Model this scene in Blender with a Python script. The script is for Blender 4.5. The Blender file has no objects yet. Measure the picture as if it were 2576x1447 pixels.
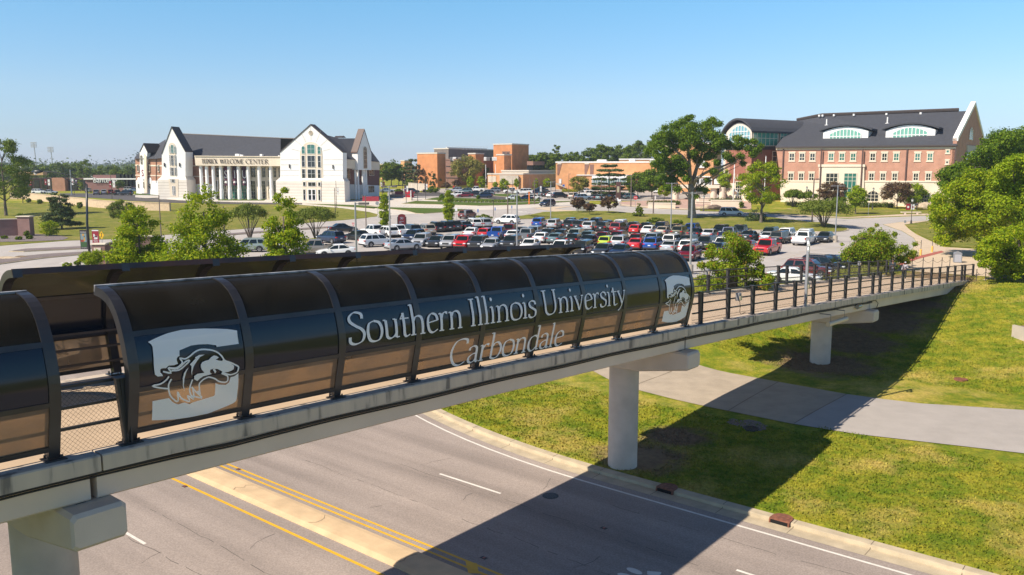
import bpy, bmesh, math, random
from mathutils import Vector, Matrix
import numpy as np
random.seed(7); RNG = np.random.default_rng(7)
SC = bpy.context.scene
COL = SC.collection
PI = math.pi

# ------------------------------------------------------------------ camera, sky, sun, exposure
CAM_Z, FPX, HOR = 10.2, 2100.0, 428.0
PITCH = math.atan((723.5 - HOR) / FPX)
cam = bpy.data.cameras.new('camera'); camo = bpy.data.objects.new('camera', cam); COL.objects.link(camo)
camo.location = (0, 0, CAM_Z); camo.rotation_euler = (PI/2 - PITCH, 0, 0)
cam.lens = 36.0 * FPX / 2576.0; cam.sensor_width = 36.0; cam.clip_start = 0.1; cam.clip_end = 9000
SC.camera = camo
SUN_DIR = Vector((-0.85, -0.50, 0.95)).normalized()
wd = bpy.data.worlds.new('World'); SC.world = wd; wd.use_nodes = True
wn = wd.node_tree; sky = wn.nodes.new('ShaderNodeTexSky'); sky.sky_type = 'NISHITA'; sky.sun_disc = False
sky.sun_elevation = math.asin(SUN_DIR.z); sky.sun_rotation = math.atan2(SUN_DIR.x, SUN_DIR.y)
sky.air_density = 1.0; sky.dust_density = 0.0; sky.ozone_density = 4.0; sky.altitude = 0
bg = wn.nodes['Background']; bg.inputs[1].default_value = 0.091
# the sky texture's colour is balanced with height: clear blue low down, deeper overhead
tcw = wn.nodes.new('ShaderNodeTexCoord'); sxw = wn.nodes.new('ShaderNodeSeparateXYZ'); rmp = wn.nodes.new('ShaderNodeValToRGB'); vmw = wn.nodes.new('ShaderNodeVectorMath'); vmw.operation = 'MULTIPLY'
mrw = wn.nodes.new('ShaderNodeVectorMath'); mrw.operation = 'SCALE'; mrw.inputs['Scale'].default_value = 2.0
wn.links.new(tcw.outputs['Generated'], sxw.inputs[0]); wn.links.new(sxw.outputs[2], rmp.inputs[0])
el = rmp.color_ramp.elements; el[0].position = 0.0; el[0].color = (0.35, 0.41, 0.66, 1); el[1].position = 0.62; el[1].color = (0.11, 0.16, 0.24, 1)
for ps, cl in ((0.04, (0.40, 0.445, 0.56)), (0.085, (0.49, 0.525, 0.58)), (0.20, (0.43, 0.63, 0.66)), (0.38, (0.46, 0.58, 0.66))):
    e_ = el.new(ps); e_.color = (*cl, 1)
wn.links.new(sky.outputs[0], vmw.inputs[0]); wn.links.new(rmp.outputs[0], vmw.inputs[1]); wn.links.new(vmw.outputs[0], mrw.inputs[0]); wn.links.new(mrw.outputs[0], bg.inputs[0])
sl = bpy.data.lights.new('sun', 'SUN'); sl.energy = 5.0; sl.angle = math.radians(0.5); sl.color = (1.0, 0.90, 0.76)
slo = bpy.data.objects.new('sun', sl); COL.objects.link(slo); slo.rotation_euler = SUN_DIR.to_track_quat('Z', 'Y').to_euler()
SC.view_settings.view_transform = 'Standard'; SC.view_settings.look = 'None'
SC.view_settings.exposure = 0.45; SC.view_settings.gamma = 1.0
SC.cycles.max_bounces = 6; SC.cycles.diffuse_bounces = 3; SC.cycles.glossy_bounces = 3
SC.cycles.transmission_bounces = 4; SC.cycles.transparent_max_bounces = 12

# ------------------------------------------------------------------ ground: one height function
BX, BY, BA = -8.157, 17.273, 0.875                 # footbridge axis: start point and heading
CB, SB = math.cos(BA), math.sin(BA)
def B2(t, s): return (BX + CB*t - SB*s, BY + SB*t + CB*s)
def TS(x, y): return (CB*(x-BX) + SB*(y-BY), -SB*(x-BX) + CB*(y-BY))
def ss(a, b, x):
    u = np.clip((x-a)/(b-a), 0, 1); return u*u*(3-2*u)
ROADZ = -4.02
def widen(s): return np.clip(0.011*np.maximum(0, s-3.0)**2, 0, 2.6)
def ground(x, y):
    x = np.asarray(x, float); y = np.asarray(y, float)
    t = CB*(x-BX) + SB*(y-BY); s = -SB*(x-BX) + CB*(y-BY)
    r = np.hypot(x, y)
    cap = 2.1 + 3.9*ss(-0.27, -0.12, x/np.maximum(y, 1.0)); plat = np.minimum(0.025*(np.maximum(y, 145.0) - 145.0), cap)
    zr = ROADZ + (0 - ROADZ)*ss(35, 75, s)
    t1 = 84.5 + (61 - 84.5)*ss(2, 13, s); t0 = 48.0 + (39.0-48.0)*ss(2, 13, s)
    b = ss(t0, t1, t) + (1 - ss(-14, 0.5, t))
    verge = 0.16*ss(24.05, 24.3, t - widen(s)) + 0.25*ss(28, 40, t)
    z = (zr + verge*ss(70, 35, s))*(1-b) + plat*b
    return z
def gz(x, y): return float(ground(x, y))
def ray(px, py):
    u = (px - 1288.0)/FPX; v = (723.5 - py)/FPX; c, s = math.cos(PITCH), math.sin(PITCH)
    return Vector((u, c + v*s, -s + v*c))
def G(px, py):                                      # where a sight line meets the ground
    d = ray(px, py); k0 = 12.0; k = k0; step = 0.5
    while k < 3000:
        p = d*k
        if CAM_Z + p.z < gz(p.x, p.y): break
        k0 = k; k *= 1.01
    a, b = k0, k
    for _ in range(24):
        m = (a+b)/2; p = d*m
        if CAM_Z + p.z < gz(p.x, p.y): b = m
        else: a = m
    p = d*a; return Vector((p.x, p.y, CAM_Z + p.z))
def at(px, py, Y):                                  # point on a sight line at distance Y ahead
    d = ray(px, py); k = Y/d.y; return Vector((d.x*k, Y, CAM_Z + d.z*k))

# ------------------------------------------------------------------ mesh collector
class MB:
    def __init__(s): s.v = []; s.f = []; s.n = 0
    def add(s, vs, fs):
        o = len(s.v); s.v += [tuple(p) for p in vs]; s.f += [tuple(i+o for i in f) for f in fs]; return s
    def box(s, x0, x1, y0, y1, z0, z1, M=None):
        vs = [(x, y, z) for z in (z0, z1) for y in (y0, y1) for x in (x0, x1)]
        if M: vs = [M @ Vector(p) for p in vs]
        return s.add(vs, [(0,2,3,1),(4,5,7,6),(0,1,5,4),(2,6,7,3),(0,4,6,2),(1,3,7,5)])
    def bevbox(s, x0, x1, y0, y1, z0, z1, b, M=None):
        P = [(x0+b,y0),(x1-b,y0),(x1,y0+b),(x1,y1-b),(x1-b,y1),(x0+b,y1),(x0,y1-b),(x0,y0+b)]
        Q = [(x0+2*b,y0+b),(x1-2*b,y0+b),(x1-b,y0+2*b),(x1-b,y1-2*b),(x1-2*b,y1-b),(x0+2*b,y1-b),(x0+b,y1-2*b),(x0+b,y0+2*b)]
        vs = [(x,y,z0+b) for x,y in P]+[(x,y,z1-b) for x,y in P]+[(x,y,z0) for x,y in Q]+[(x,y,z1) for x,y in Q]
        if M: vs = [M @ Vector(p) for p in vs]
        fs = [(i,(i+1)%8,8+(i+1)%8,8+i) for i in range(8)]
        fs += [(16+i,16+(i+1)%8,(i+1)%8,i) for i in range(8)]
        fs += [(8+i,8+(i+1)%8,24+(i+1)%8,24+i) for i in range(8)]
        fs += [tuple(reversed(range(16,24))), tuple(range(24,32))]
        return s.add(vs, fs)
    def prism(s, poly, ext):                        # planar polygon (3d points) pushed along ext
        n = len(poly); e = Vector(ext); P = [Vector(p) for p in poly]
        vs = P + [p+e for p in P]
        return s.add(vs, [tuple(reversed(range(n))), tuple(range(n, 2*n))] + [(i,(i+1)%n,n+(i+1)%n,n+i) for i in range(n)])
    def quad(s, *p): return s.add(p, [tuple(range(len(p)))])
    def tube(s, pts, rad, n=6, cap=True):
        pts = [Vector(p) for p in pts]
        if not hasattr(rad, '__len__'): rad = [rad]*len(pts)
        vs = []; fs = []; ref = None
        for i, p in enumerate(pts):
            d = (pts[min(i+1, len(pts)-1)] - pts[max(i-1, 0)])
            if d.length < 1e-9: d = Vector((0,0,1))
            d.normalize()
            if ref is None: ref = d.orthogonal().normalized()
            ref = (ref - d*ref.dot(d))
            if ref.length < 1e-6: ref = d.orthogonal()
            ref.normalize(); q = d.cross(ref)
            for k in range(n):
                a = 2*PI*k/n; vs.append(p + (ref*math.cos(a) + q*math.sin(a))*rad[i])
        for i in range(len(pts)-1):
            for k in range(n):
                fs.append((i*n+k, i*n+(k+1)%n, (i+1)*n+(k+1)%n, (i+1)*n+k))
        if cap: fs += [tuple(reversed(range(n))), tuple(range((len(pts)-1)*n, len(pts)*n))]
        return s.add(vs, fs)
    def loft(s, rings, cap=True):
        n = len(rings[0]); vs = [p for r in rings for p in r]; fs = []
        for i in range(len(rings)-1):
            for k in range(n): fs.append((i*n+k, i*n+(k+1)%n, (i+1)*n+(k+1)%n, (i+1)*n+k))
        if cap: fs += [tuple(reversed(range(n))), tuple(range((len(rings)-1)*n, len(rings)*n))]
        return s.add(vs, fs)
    def disc(s, c, r, nrm, n=12):
        nrm = Vector(nrm).normalized(); a = nrm.orthogonal().normalized(); b = nrm.cross(a); c = Vector(c)
        return s.add([c + (a*math.cos(2*PI*k/n) + b*math.sin(2*PI*k/n))*r for k in range(n)], [tuple(range(n))])
    def mesh(s, name, smooth=False):
        m = bpy.data.meshes.new(name); m.from_pydata(s.v, [], s.f); m.update()
        bm = bmesh.new(); bm.from_mesh(m); bmesh.ops.recalc_face_normals(bm, faces=bm.faces); bm.to_mesh(m); bm.free()
        if smooth:
            m.polygons.foreach_set('use_smooth', [True]*len(m.polygons))
        return m
def tag(o, label=None, cat=None, group=None, kind=None):
    if label: o['label'] = label
    if cat: o['category'] = cat
    if group: o['group'] = group
    if kind: o['kind'] = kind
    return o
def obj(name, mb, m, parent=None, smooth=False, angle=None):
    me = mb if isinstance(mb, bpy.types.Mesh) else mb.mesh(name, smooth)
    if smooth and angle:
        try: me.set_sharp_from_angle(angle=math.radians(angle))
        except Exception: pass
    if m and not me.materials: me.materials.append(m)
    o = bpy.data.objects.new(name, me); COL.objects.link(o)
    if parent:
        o.parent = parent; o.matrix_parent_inverse = Matrix.Identity(4)
    return o
def part(name, mb, m, parent, **k):                 # mesh given in world coordinates under an unrotated root
    o = obj(name, mb, m, None, **k); o.parent = parent
    if parent.parent is None: o.matrix_parent_inverse = Matrix.Translation(-Vector(parent.location))
    return o
def empty(name, loc=(0,0,0), rz=0, label=None, cat=None, group=None, kind=None):
    o = bpy.data.objects.new(name, None); COL.objects.link(o); o.location = loc; o.rotation_euler = (0,0,rz)
    o.empty_display_size = 0.3
    return tag(o, label, cat, group, kind)
def copy_tree(o, parent=None):
    c = o.copy(); COL.objects.link(c)
    if parent: c.parent = parent
    for ch in [k for k in KIDS.get(o.name, [])]: copy_kid(ch, c)
    return c
KIDS = {}
def index_kids(root):
    KIDS[root.name] = list(root.children)
    for k in root.children: index_kids(k)
def copy_kid(ch, p):
    d = ch.copy(); COL.objects.link(d); d.parent = p
    for g in KIDS.get(ch.name, []): copy_kid(g, d)

# ------------------------------------------------------------------ materials
MATS = {}
def mat(name, col, rough=0.7, var=0.0, scale=2.0, bump=0.0, bscale=30.0, metal=0.0, spec=0.5, col2=None, detail=4.0, coat=0.0, fine=0.0, fscale=60.0):
    if name in MATS: return MATS[name]
    m = bpy.data.materials.new(name); m.use_nodes = True; nt = m.node_tree; N = nt.nodes; L = nt.links
    p = N['Principled BSDF']; p.inputs['Roughness'].default_value = rough; p.inputs['Metallic'].default_value = metal
    p.inputs['Specular IOR Level'].default_value = spec
    if coat: p.inputs['Coat Weight'].default_value = coat; p.inputs['Coat Roughness'].default_value = 0.05
    p.inputs['Base Color'].default_value = (*col, 1)
    if var or col2 or fine:
        tc = N.new('ShaderNodeTexCoord'); nz = N.new('ShaderNodeTexNoise'); nz.inputs['Scale'].default_value = scale; nz.inputs['Detail'].default_value = detail
        L.new(tc.outputs['Object'], nz.inputs['Vector'])
        mr = N.new('ShaderNodeMapRange'); mr.inputs[1].default_value = 0.32; mr.inputs[2].default_value = 0.68
        L.new(nz.outputs[0], mr.inputs[0])
        mx = N.new('ShaderNodeMix'); mx.data_type = 'RGBA'; L.new(mr.outputs[0], mx.inputs[0])
        c1 = tuple(c*(1-var) for c in col) if not col2 else col
        c2 = tuple(min(1, c*(1+var)) for c in col) if not col2 else col2
        mx.inputs[6].default_value = (*c1, 1); mx.inputs[7].default_value = (*c2, 1)
        out = mx.outputs[2]
        if fine:
            n2 = N.new('ShaderNodeTexNoise'); n2.inputs['Scale'].default_value = fscale; n2.inputs['Detail'].default_value = 3
            L.new(tc.outputs['Object'], n2.inputs['Vector'])
            m2 = N.new('ShaderNodeMapRange'); m2.inputs[1].default_value = 0.3; m2.inputs[2].default_value = 0.7
            m2.inputs[3].default_value = 1-fine; m2.inputs[4].default_value = 1+fine; L.new(n2.outputs[0], m2.inputs[0])
            vm = N.new('ShaderNodeVectorMath'); vm.operation = 'SCALE'; L.new(out, vm.inputs[0]); L.new(m2.outputs[0], vm.inputs['Scale']); out = vm.outputs[0]
        L.new(out, p.inputs['Base Color'])
    if bump:
        tc = N.new('ShaderNodeTexCoord'); nb = N.new('ShaderNodeTexNoise'); nb.inputs['Scale'].default_value = bscale; nb.inputs['Detail'].default_value = 5
        L.new(tc.outputs['Object'], nb.inputs['Vector']); bp = N.new('ShaderNodeBump'); bp.inputs['Strength'].default_value = bump; bp.inputs['Distance'].default_value = 0.05
        L.new(nb.outputs[0], bp.inputs['Height']); L.new(bp.outputs[0], p.inputs['Normal'])
    MATS[name] = m; return m
def brick_mat(name, c1, c2, mortar, w=0.25, h=0.09):
    m = mat(name, c1, 0.85); nt = m.node_tree; N = nt.nodes; L = nt.links; p = N['Principled BSDF']
    tc = N.new('ShaderNodeTexCoord'); mp = N.new('ShaderNodeMapping'); mp.inputs['Rotation'].default_value = (PI/2, 0, 0)
    # walls: run the courses along x+y so that every upright wall gets level courses
    sx = N.new('ShaderNodeSeparateXYZ'); ad = N.new('ShaderNodeMath'); ad.operation = 'SUBTRACT'; cx = N.new('ShaderNodeCombineXYZ')
    L.new(tc.outputs['Object'], sx.inputs[0]); L.new(sx.outputs[0], ad.inputs[0]); L.new(sx.outputs[1], ad.inputs[1])
    L.new(ad.outputs[0], cx.inputs[0]); L.new(sx.outputs[2], cx.inputs[1])
    b = N.new('ShaderNodeTexBrick'); b.inputs['Scale'].default_value = 1.0; b.inputs['Brick Width'].default_value = w; b.inputs['Row Height'].default_value = h
    b.inputs['Mortar Size'].default_value = 0.012; b.inputs['Color1'].default_value = (*c1, 1); b.inputs['Color2'].default_value = (*c2, 1); b.inputs['Mortar'].default_value = (*mortar, 1)
    L.new(cx.outputs[0], b.inputs['Vector'])
    nz = N.new('ShaderNodeTexNoise'); nz.inputs['Scale'].default_value = 0.6; nz.inputs['Detail'].default_value = 5; L.new(tc.outputs['Object'], nz.inputs['Vector'])
    mr = N.new('ShaderNodeMapRange'); mr.inputs[1].default_value = 0.3; mr.inputs[2].default_value = 0.7; mr.inputs[3].default_value = 0.86; mr.inputs[4].default_value = 1.12
    L.new(nz.outputs[0], mr.inputs[0]); vm = N.new('ShaderNodeVectorMath'); vm.operation = 'SCALE'; L.new(b.outputs[0], vm.inputs[0]); L.new(mr.outputs[0], vm.inputs['Scale'])
    L.new(vm.outputs[0], p.inputs['Base Color']); return m
def leaf_mat(name, cols, trans=0.3):
    m = bpy.data.materials.new(name); m.use_nodes = True; nt = m.node_tree; N = nt.nodes; L = nt.links
    p = N['Principled BSDF']; p.inputs['Roughness'].default_value = 0.5; p.inputs['Specular IOR Level'].default_value = 0.15
    g = N.new('ShaderNodeNewGeometry'); cr = N.new('ShaderNodeValToRGB'); e = cr.color_ramp.elements
    e[0].color = (*cols[0], 1); e[1].color = (*cols[-1], 1)
    for i, c in enumerate(cols[1:-1]): k = e.new((i+1)/(len(cols)-1)); k.color = (*c, 1)
    L.new(g.outputs['Random Per Island'], cr.inputs[0]); L.new(cr.outputs[0], p.inputs['Base Color'])
    tr = N.new('ShaderNodeBsdfTranslucent'); L.new(cr.outputs[0], tr.inputs[0]); mx = N.new('ShaderNodeMixShader'); mx.inputs[0].default_value = trans
    L.new(p.outputs[0], mx.inputs[1]); L.new(tr.outputs[0], mx.inputs[2]); L.new(mx.outputs[0], N['Material Output'].inputs[0])
    MATS[name] = m; return m
def grass_mat(name, g1, g2, g3, soils=None):
    m = bpy.data.materials.new(name); m.use_nodes = True; nt = m.node_tree; N = nt.nodes; L = nt.links
    p = N['Principled BSDF']; p.inputs['Roughness'].default_value = 0.9; p.inputs['Specular IOR Level'].default_value = 0.15
    tc = N.new('ShaderNodeTexCoord')
    def noise(sc, det, lo, hi, rough=0.6):
        n = N.new('ShaderNodeTexNoise'); n.inputs['Scale'].default_value = sc; n.inputs['Detail'].default_value = det; n.inputs['Roughness'].default_value = rough
        L.new(tc.outputs['Object'], n.inputs['Vector']); r = N.new('ShaderNodeMapRange'); r.inputs[1].default_value = lo; r.inputs[2].default_value = hi
        L.new(n.outputs[0], r.inputs[0]); return r.outputs[0]
    a = N.new('ShaderNodeMix'); a.data_type = 'RGBA'; L.new(noise(0.9, 9, 0.40, 0.62, 0.7), a.inputs[0]); a.inputs[6].default_value = (*g1, 1); a.inputs[7].default_value = (*g2, 1)
    b = N.new('ShaderNodeMix'); b.data_type = 'RGBA'; L.new(noise(0.16, 8, 0.50, 0.70, 0.72), b.inputs[0]); L.new(a.outputs[2], b.inputs[6]); b.inputs[7].default_value = (*g3, 1)
    vm = N.new('ShaderNodeVectorMath'); vm.operation = 'SCALE'; L.new(b.outputs[2], vm.inputs[0])
    f = noise(7.0, 6, 0.3, 0.7, 0.8); r2 = N.new('ShaderNodeMapRange'); r2.inputs[3].default_value = 0.55; r2.inputs[4].default_value = 1.45; L.new(f, r2.inputs[0]); L.new(r2.outputs[0], vm.inputs['Scale'])
    col_out = vm.outputs[0]
    if soils:                                        # worn bare earth round the columns, fading into thin grass
        acc = None; pn = noise(0.55, 8, 0.2, 0.8, 0.75)
        for (sx_, sy_, r_) in soils:
            d = N.new('ShaderNodeVectorMath'); d.operation = 'DISTANCE'; fl = N.new('ShaderNodeVectorMath'); fl.operation = 'MULTIPLY'; fl.inputs[1].default_value = (1, 1, 0)
            L.new(tc.outputs['Object'], fl.inputs[0]); L.new(fl.outputs[0], d.inputs[0]); d.inputs[1].default_value = (sx_, sy_, 0)
            k = N.new('ShaderNodeMath'); k.operation = 'DIVIDE'; L.new(d.outputs['Value'], k.inputs[0]); k.inputs[1].default_value = r_
            a_ = N.new('ShaderNodeMath'); a_.operation = 'ADD'; L.new(k.outputs[0], a_.inputs[0]); L.new(pn, a_.inputs[1])
            r2_ = N.new('ShaderNodeMapRange'); r2_.inputs[1].default_value = 1.05; r2_.inputs[2].default_value = 1.55; r2_.inputs[3].default_value = 1; r2_.inputs[4].default_value = 0; L.new(a_.outputs[0], r2_.inputs[0])
            if acc is None: acc = r2_.outputs[0]
            else: m_ = N.new('ShaderNodeMath'); m_.operation = 'MAXIMUM'; L.new(acc, m_.inputs[0]); L.new(r2_.outputs[0], m_.inputs[1]); acc = m_.outputs[0]
        so = N.new('ShaderNodeMix'); so.data_type = 'RGBA'; L.new(noise(2.5, 8, 0.3, 0.7), so.inputs[0]); so.inputs[6].default_value = (0.20, 0.13, 0.08, 1); so.inputs[7].default_value = (0.32, 0.22, 0.13, 1)
        fm = N.new('ShaderNodeMix'); fm.data_type = 'RGBA'; L.new(acc, fm.inputs[0]); L.new(col_out, fm.inputs[6]); L.new(so.outputs[2], fm.inputs[7]); col_out = fm.outputs[2]
    L.new(col_out, p.inputs['Base Color'])
    bp = N.new('ShaderNodeBump'); bp.inputs['Strength'].default_value = 0.7; bp.inputs['Distance'].default_value = 0.08; L.new(f, bp.inputs['Height']); L.new(bp.outputs[0], p.inputs['Normal'])
    MATS[name] = m; return m
def asphalt_mat(name, c, rot, streak=0.12, fine=0.2):
    m = bpy.data.materials.new(name); m.use_nodes = True; nt = m.node_tree; N = nt.nodes; L = nt.links
    p = N['Principled BSDF']; p.inputs['Roughness'].default_value = 0.85; p.inputs['Specular IOR Level'].default_value = 0.3
    tc = N.new('ShaderNodeTexCoord'); out = None
    def fac(sc, det, lo, hi, vec=None):
        n = N.new('ShaderNodeTexNoise'); n.inputs['Scale'].default_value = sc; n.inputs['Detail'].default_value = det
        L.new(vec or tc.outputs['Object'], n.inputs['Vector']); r = N.new('ShaderNodeMapRange'); r.inputs[1].default_value = 0.3; r.inputs[2].default_value = 0.7; r.inputs[3].default_value = lo; r.inputs[4].default_value = hi
        L.new(n.outputs[0], r.inputs[0]); return r.outputs[0]
    mp = N.new('ShaderNodeMapping'); mp.vector_type = 'TEXTURE'; mp.inputs['Rotation'].default_value = (0,0,rot); mp.inputs['Scale'].default_value = (1, 30, 1)
    L.new(tc.outputs['Object'], mp.inputs['Vector'])
    a = fac(0.75, 3, 1-streak, 1+streak, mp.outputs[0]); b = fac(0.25, 6, 0.93, 1.07); f = fac(16, 4, 1-fine, 1+fine)
    k = N.new('ShaderNodeMath'); k.operation = 'MULTIPLY'; L.new(a, k.inputs[0]); L.new(b, k.inputs[1])
    k2 = N.new('ShaderNodeMath'); k2.operation = 'MULTIPLY'; L.new(k.outputs[0], k2.inputs[0]); L.new(f, k2.inputs[1])
    rgb = N.new('ShaderNodeRGB'); rgb.outputs[0].default_value = (*c, 1); vm = N.new('ShaderNodeVectorMath'); vm.operation = 'SCALE'
    L.new(rgb.outputs[0], vm.inputs[0]); L.new(k2.outputs[0], vm.inputs['Scale']); L.new(vm.outputs[0], p.inputs['Base Color'])
    # hairline cracks
    MATS[name] = m; return m
def tint_glass(name, tint, gloss=0.06, dirt=(0.2,0.16,0.12), dirtw=0.25, rough=0.12, trl=0.5):
    m = bpy.data.materials.new(name); m.use_nodes = True; nt = m.node_tree; N = nt.nodes; L = nt.links
    p = N['Principled BSDF']; p.inputs['Base Color'].default_value = (*dirt, 1); p.inputs['Roughness'].default_value = rough
    p.inputs['Specular IOR Level'].default_value = 0.6
    t = N.new('ShaderNodeBsdfTransparent'); t.inputs[0].default_value = (*tint, 1); mx = N.new('ShaderNodeMixShader')
    tc = N.new('ShaderNodeTexCoord'); nz = N.new('ShaderNodeTexNoise'); nz.inputs['Scale'].default_value = 1.2; nz.inputs['Detail'].default_value = 6
    L.new(tc.outputs['Object'], nz.inputs['Vector']); r = N.new('ShaderNodeMapRange'); r.inputs[1].default_value = 0.3; r.inputs[2].default_value = 0.7
    r.inputs[3].default_value = dirtw*0.7; r.inputs[4].default_value = dirtw*1.3; L.new(nz.outputs[0], r.inputs[0]); L.new(r.outputs[0], mx.inputs[0])
    tl = N.new('ShaderNodeBsdfTranslucent'); tl.inputs[0].default_value = (*[min(1, c*1.6) for c in dirt], 1); m3 = N.new('ShaderNodeMixShader'); m3.inputs[0].default_value = trl; L.new(p.outputs[0], m3.inputs[1]); L.new(tl.outputs[0], m3.inputs[2])
    L.new(t.outputs[0], mx.inputs[1]); L.new(m3.outputs[0], mx.inputs[2]); L.new(mx.outputs[0], N['Material Output'].inputs[0])
    MATS[name] = m; return m

GRASS = grass_mat('grass', (0.15, 0.215, 0.012), (0.36, 0.33, 0.030), (0.62, 0.45, 0.13), soils=[(*B2(a, b), r) for a, b, r in ((26.4, 3.2, 2.6), (30.5, 3.4, 2.2), (50.8, 3.0, 4.2), (57.5, 3.2, 3.8), (64, 3.3, 4.6), (70, 3.3, 4.8), (76, 3.3, 4.8), (80, 2.5, 4.2))])
LAWN = grass_mat('lawn', (0.15, 0.18, 0.022), (0.27, 0.25, 0.045), (0.38, 0.29, 0.10))
MOWN = grass_mat('mown', (0.075, 0.125, 0.018), (0.105, 0.155, 0.022), (0.14, 0.16, 0.03))
ROAD = asphalt_mat('asphalt', (0.325, 0.268, 0.232), BA, 0.20)
LOTM = asphalt_mat('lot asphalt', (0.46, 0.42, 0.385), 0.3, 0.05, 0.10)
STREET = asphalt_mat('street asphalt', (0.42, 0.375, 0.335), 0.3, 0.05, 0.10)
DARKASPH = asphalt_mat('dark asphalt', (0.10, 0.09, 0.085), 0.3, 0.05, 0.10)
CONC = mat('concrete', (0.46, 0.40, 0.33), 0.85, var=0.10, scale=0.8, detail=8, fine=0.06, fscale=40)
LIGHTC = mat('light concrete', (0.62, 0.56, 0.48), 0.85, var=0.06, scale=0.4, detail=6)
KERB = mat('kerb concrete', (0.50, 0.41, 0.28), 0.85, var=0.14, scale=1.6, detail=8, fine=0.08, fscale=40)
TANC = mat('tan concrete', (0.60, 0.47, 0.33), 0.85, var=0.07, scale=0.5, detail=6)
MEDM = mat('median concrete', (0.64, 0.46, 0.27), 0.85, var=0.12, scale=1.2, detail=8, fine=0.06, fscale=40)
BRIDGEC = mat('bridge concrete', (0.64, 0.53, 0.43), 0.8, var=0.10, scale=0.7, detail=8, bump=0.15, bscale=60)
GIRDERC = mat('girder concrete', (0.70, 0.57, 0.46), 0.75, var=0.06, scale=0.5, detail=6, bump=0.1, bscale=60)
WHITEP = mat('white road paint', (0.75, 0.70, 0.62), 0.6, var=0.08, scale=3)
YELLOWP = mat('yellow road paint', (0.75, 0.42, 0.015), 0.6, var=0.08, scale=3)
DIRT = mat('bare soil', (0.20, 0.14, 0.085), 0.95, var=0.35, scale=3, detail=8, bump=0.4, bscale=12)
GRAVEL = mat('gravel', (0.20, 0.16, 0.15), 0.95, var=0.4, scale=9, detail=6, bump=0.6, bscale=20)

# ------------------------------------------------------------------ the ground itself
def axis(lo, hi, parts):
    out = [lo]
    for stop, st in parts:
        while out[-1] < stop - 1e-6: out.append(min(stop, out[-1] + st))
    return out
def grid_mesh(name, xs, ys, zf, skip=None):
    X, Y = np.meshgrid(xs, ys); Z = zf(X, Y); nx, ny = len(xs), len(ys)
    vs = np.stack([X, Y, Z], -1).reshape(-1, 3)
    i = np.arange((ny-1)*(nx-1)); r, c = i//(nx-1), i % (nx-1); a = r*nx + c
    f = np.stack([a, a+1, a+nx+1, a+nx], -1)
    m = bpy.data.meshes.new(name); m.from_pydata(vs.tolist(), [], f.tolist()); m.update()
    m.polygons.foreach_set('use_smooth', [True]*len(m.polygons)); return m
# ground as one sheet whose grid follows the road (t, s axes), so that kerb lines stay crisp
ts_ = sorted(set([-4500, -2500, -1200, -600, -300, -150, -80, -50, -30, -20] + list(np.arange(-14, 1.01, 1.0)) + [6, 12, 18, 22.5, 23.5, 24.05, 24.3, 24.6, 25, 26]
      + list(np.arange(27, 90.1, 1.0)) + list(np.arange(93, 300, 3.0)) + list(np.arange(300, 700, 12)) + [800, 1000, 1400, 2000, 3000, 4500]))
ss_ = sorted(set([-4500, -2500, -1200, -600, -300, -150, -80, -50] + list(np.arange(-36, 20, 1.0)) + list(np.arange(20, 80, 2.0)) + list(np.arange(80, 300, 4.0)) + list(np.arange(300, 700, 12)) + [800, 1000, 1400, 2000, 3000, 4500]))
T_, S_ = np.meshgrid(np.array(ts_), np.array(ss_))
T_ = T_ + widen(S_)*np.where(T_ <= 26.5, ss(10, 22, T_), 1-ss(26.5, 44, T_))
XX = BX + CB*T_ - SB*S_; YY = BY + SB*T_ + CB*S_; ZZ = ground(XX, YY)
nx_, ny_ = len(ts_), len(ss_); ii = np.arange((ny_-1)*(nx_-1)); aa = (ii//(nx_-1))*nx_ + ii % (nx_-1)
gm = bpy.data.meshes.new('ground'); gm.from_pydata(np.stack([XX, YY, ZZ], -1).reshape(-1, 3).tolist(), [], np.stack([aa, aa+1, aa+nx_+1, aa+nx_], -1).tolist()); gm.update()
gm.polygons.foreach_set('use_smooth', [True]*len(gm.polygons)); gm.materials.append(GRASS)
go = bpy.data.objects.new('ground', gm); COL.objects.link(go); tag(go, kind='structure')

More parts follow.
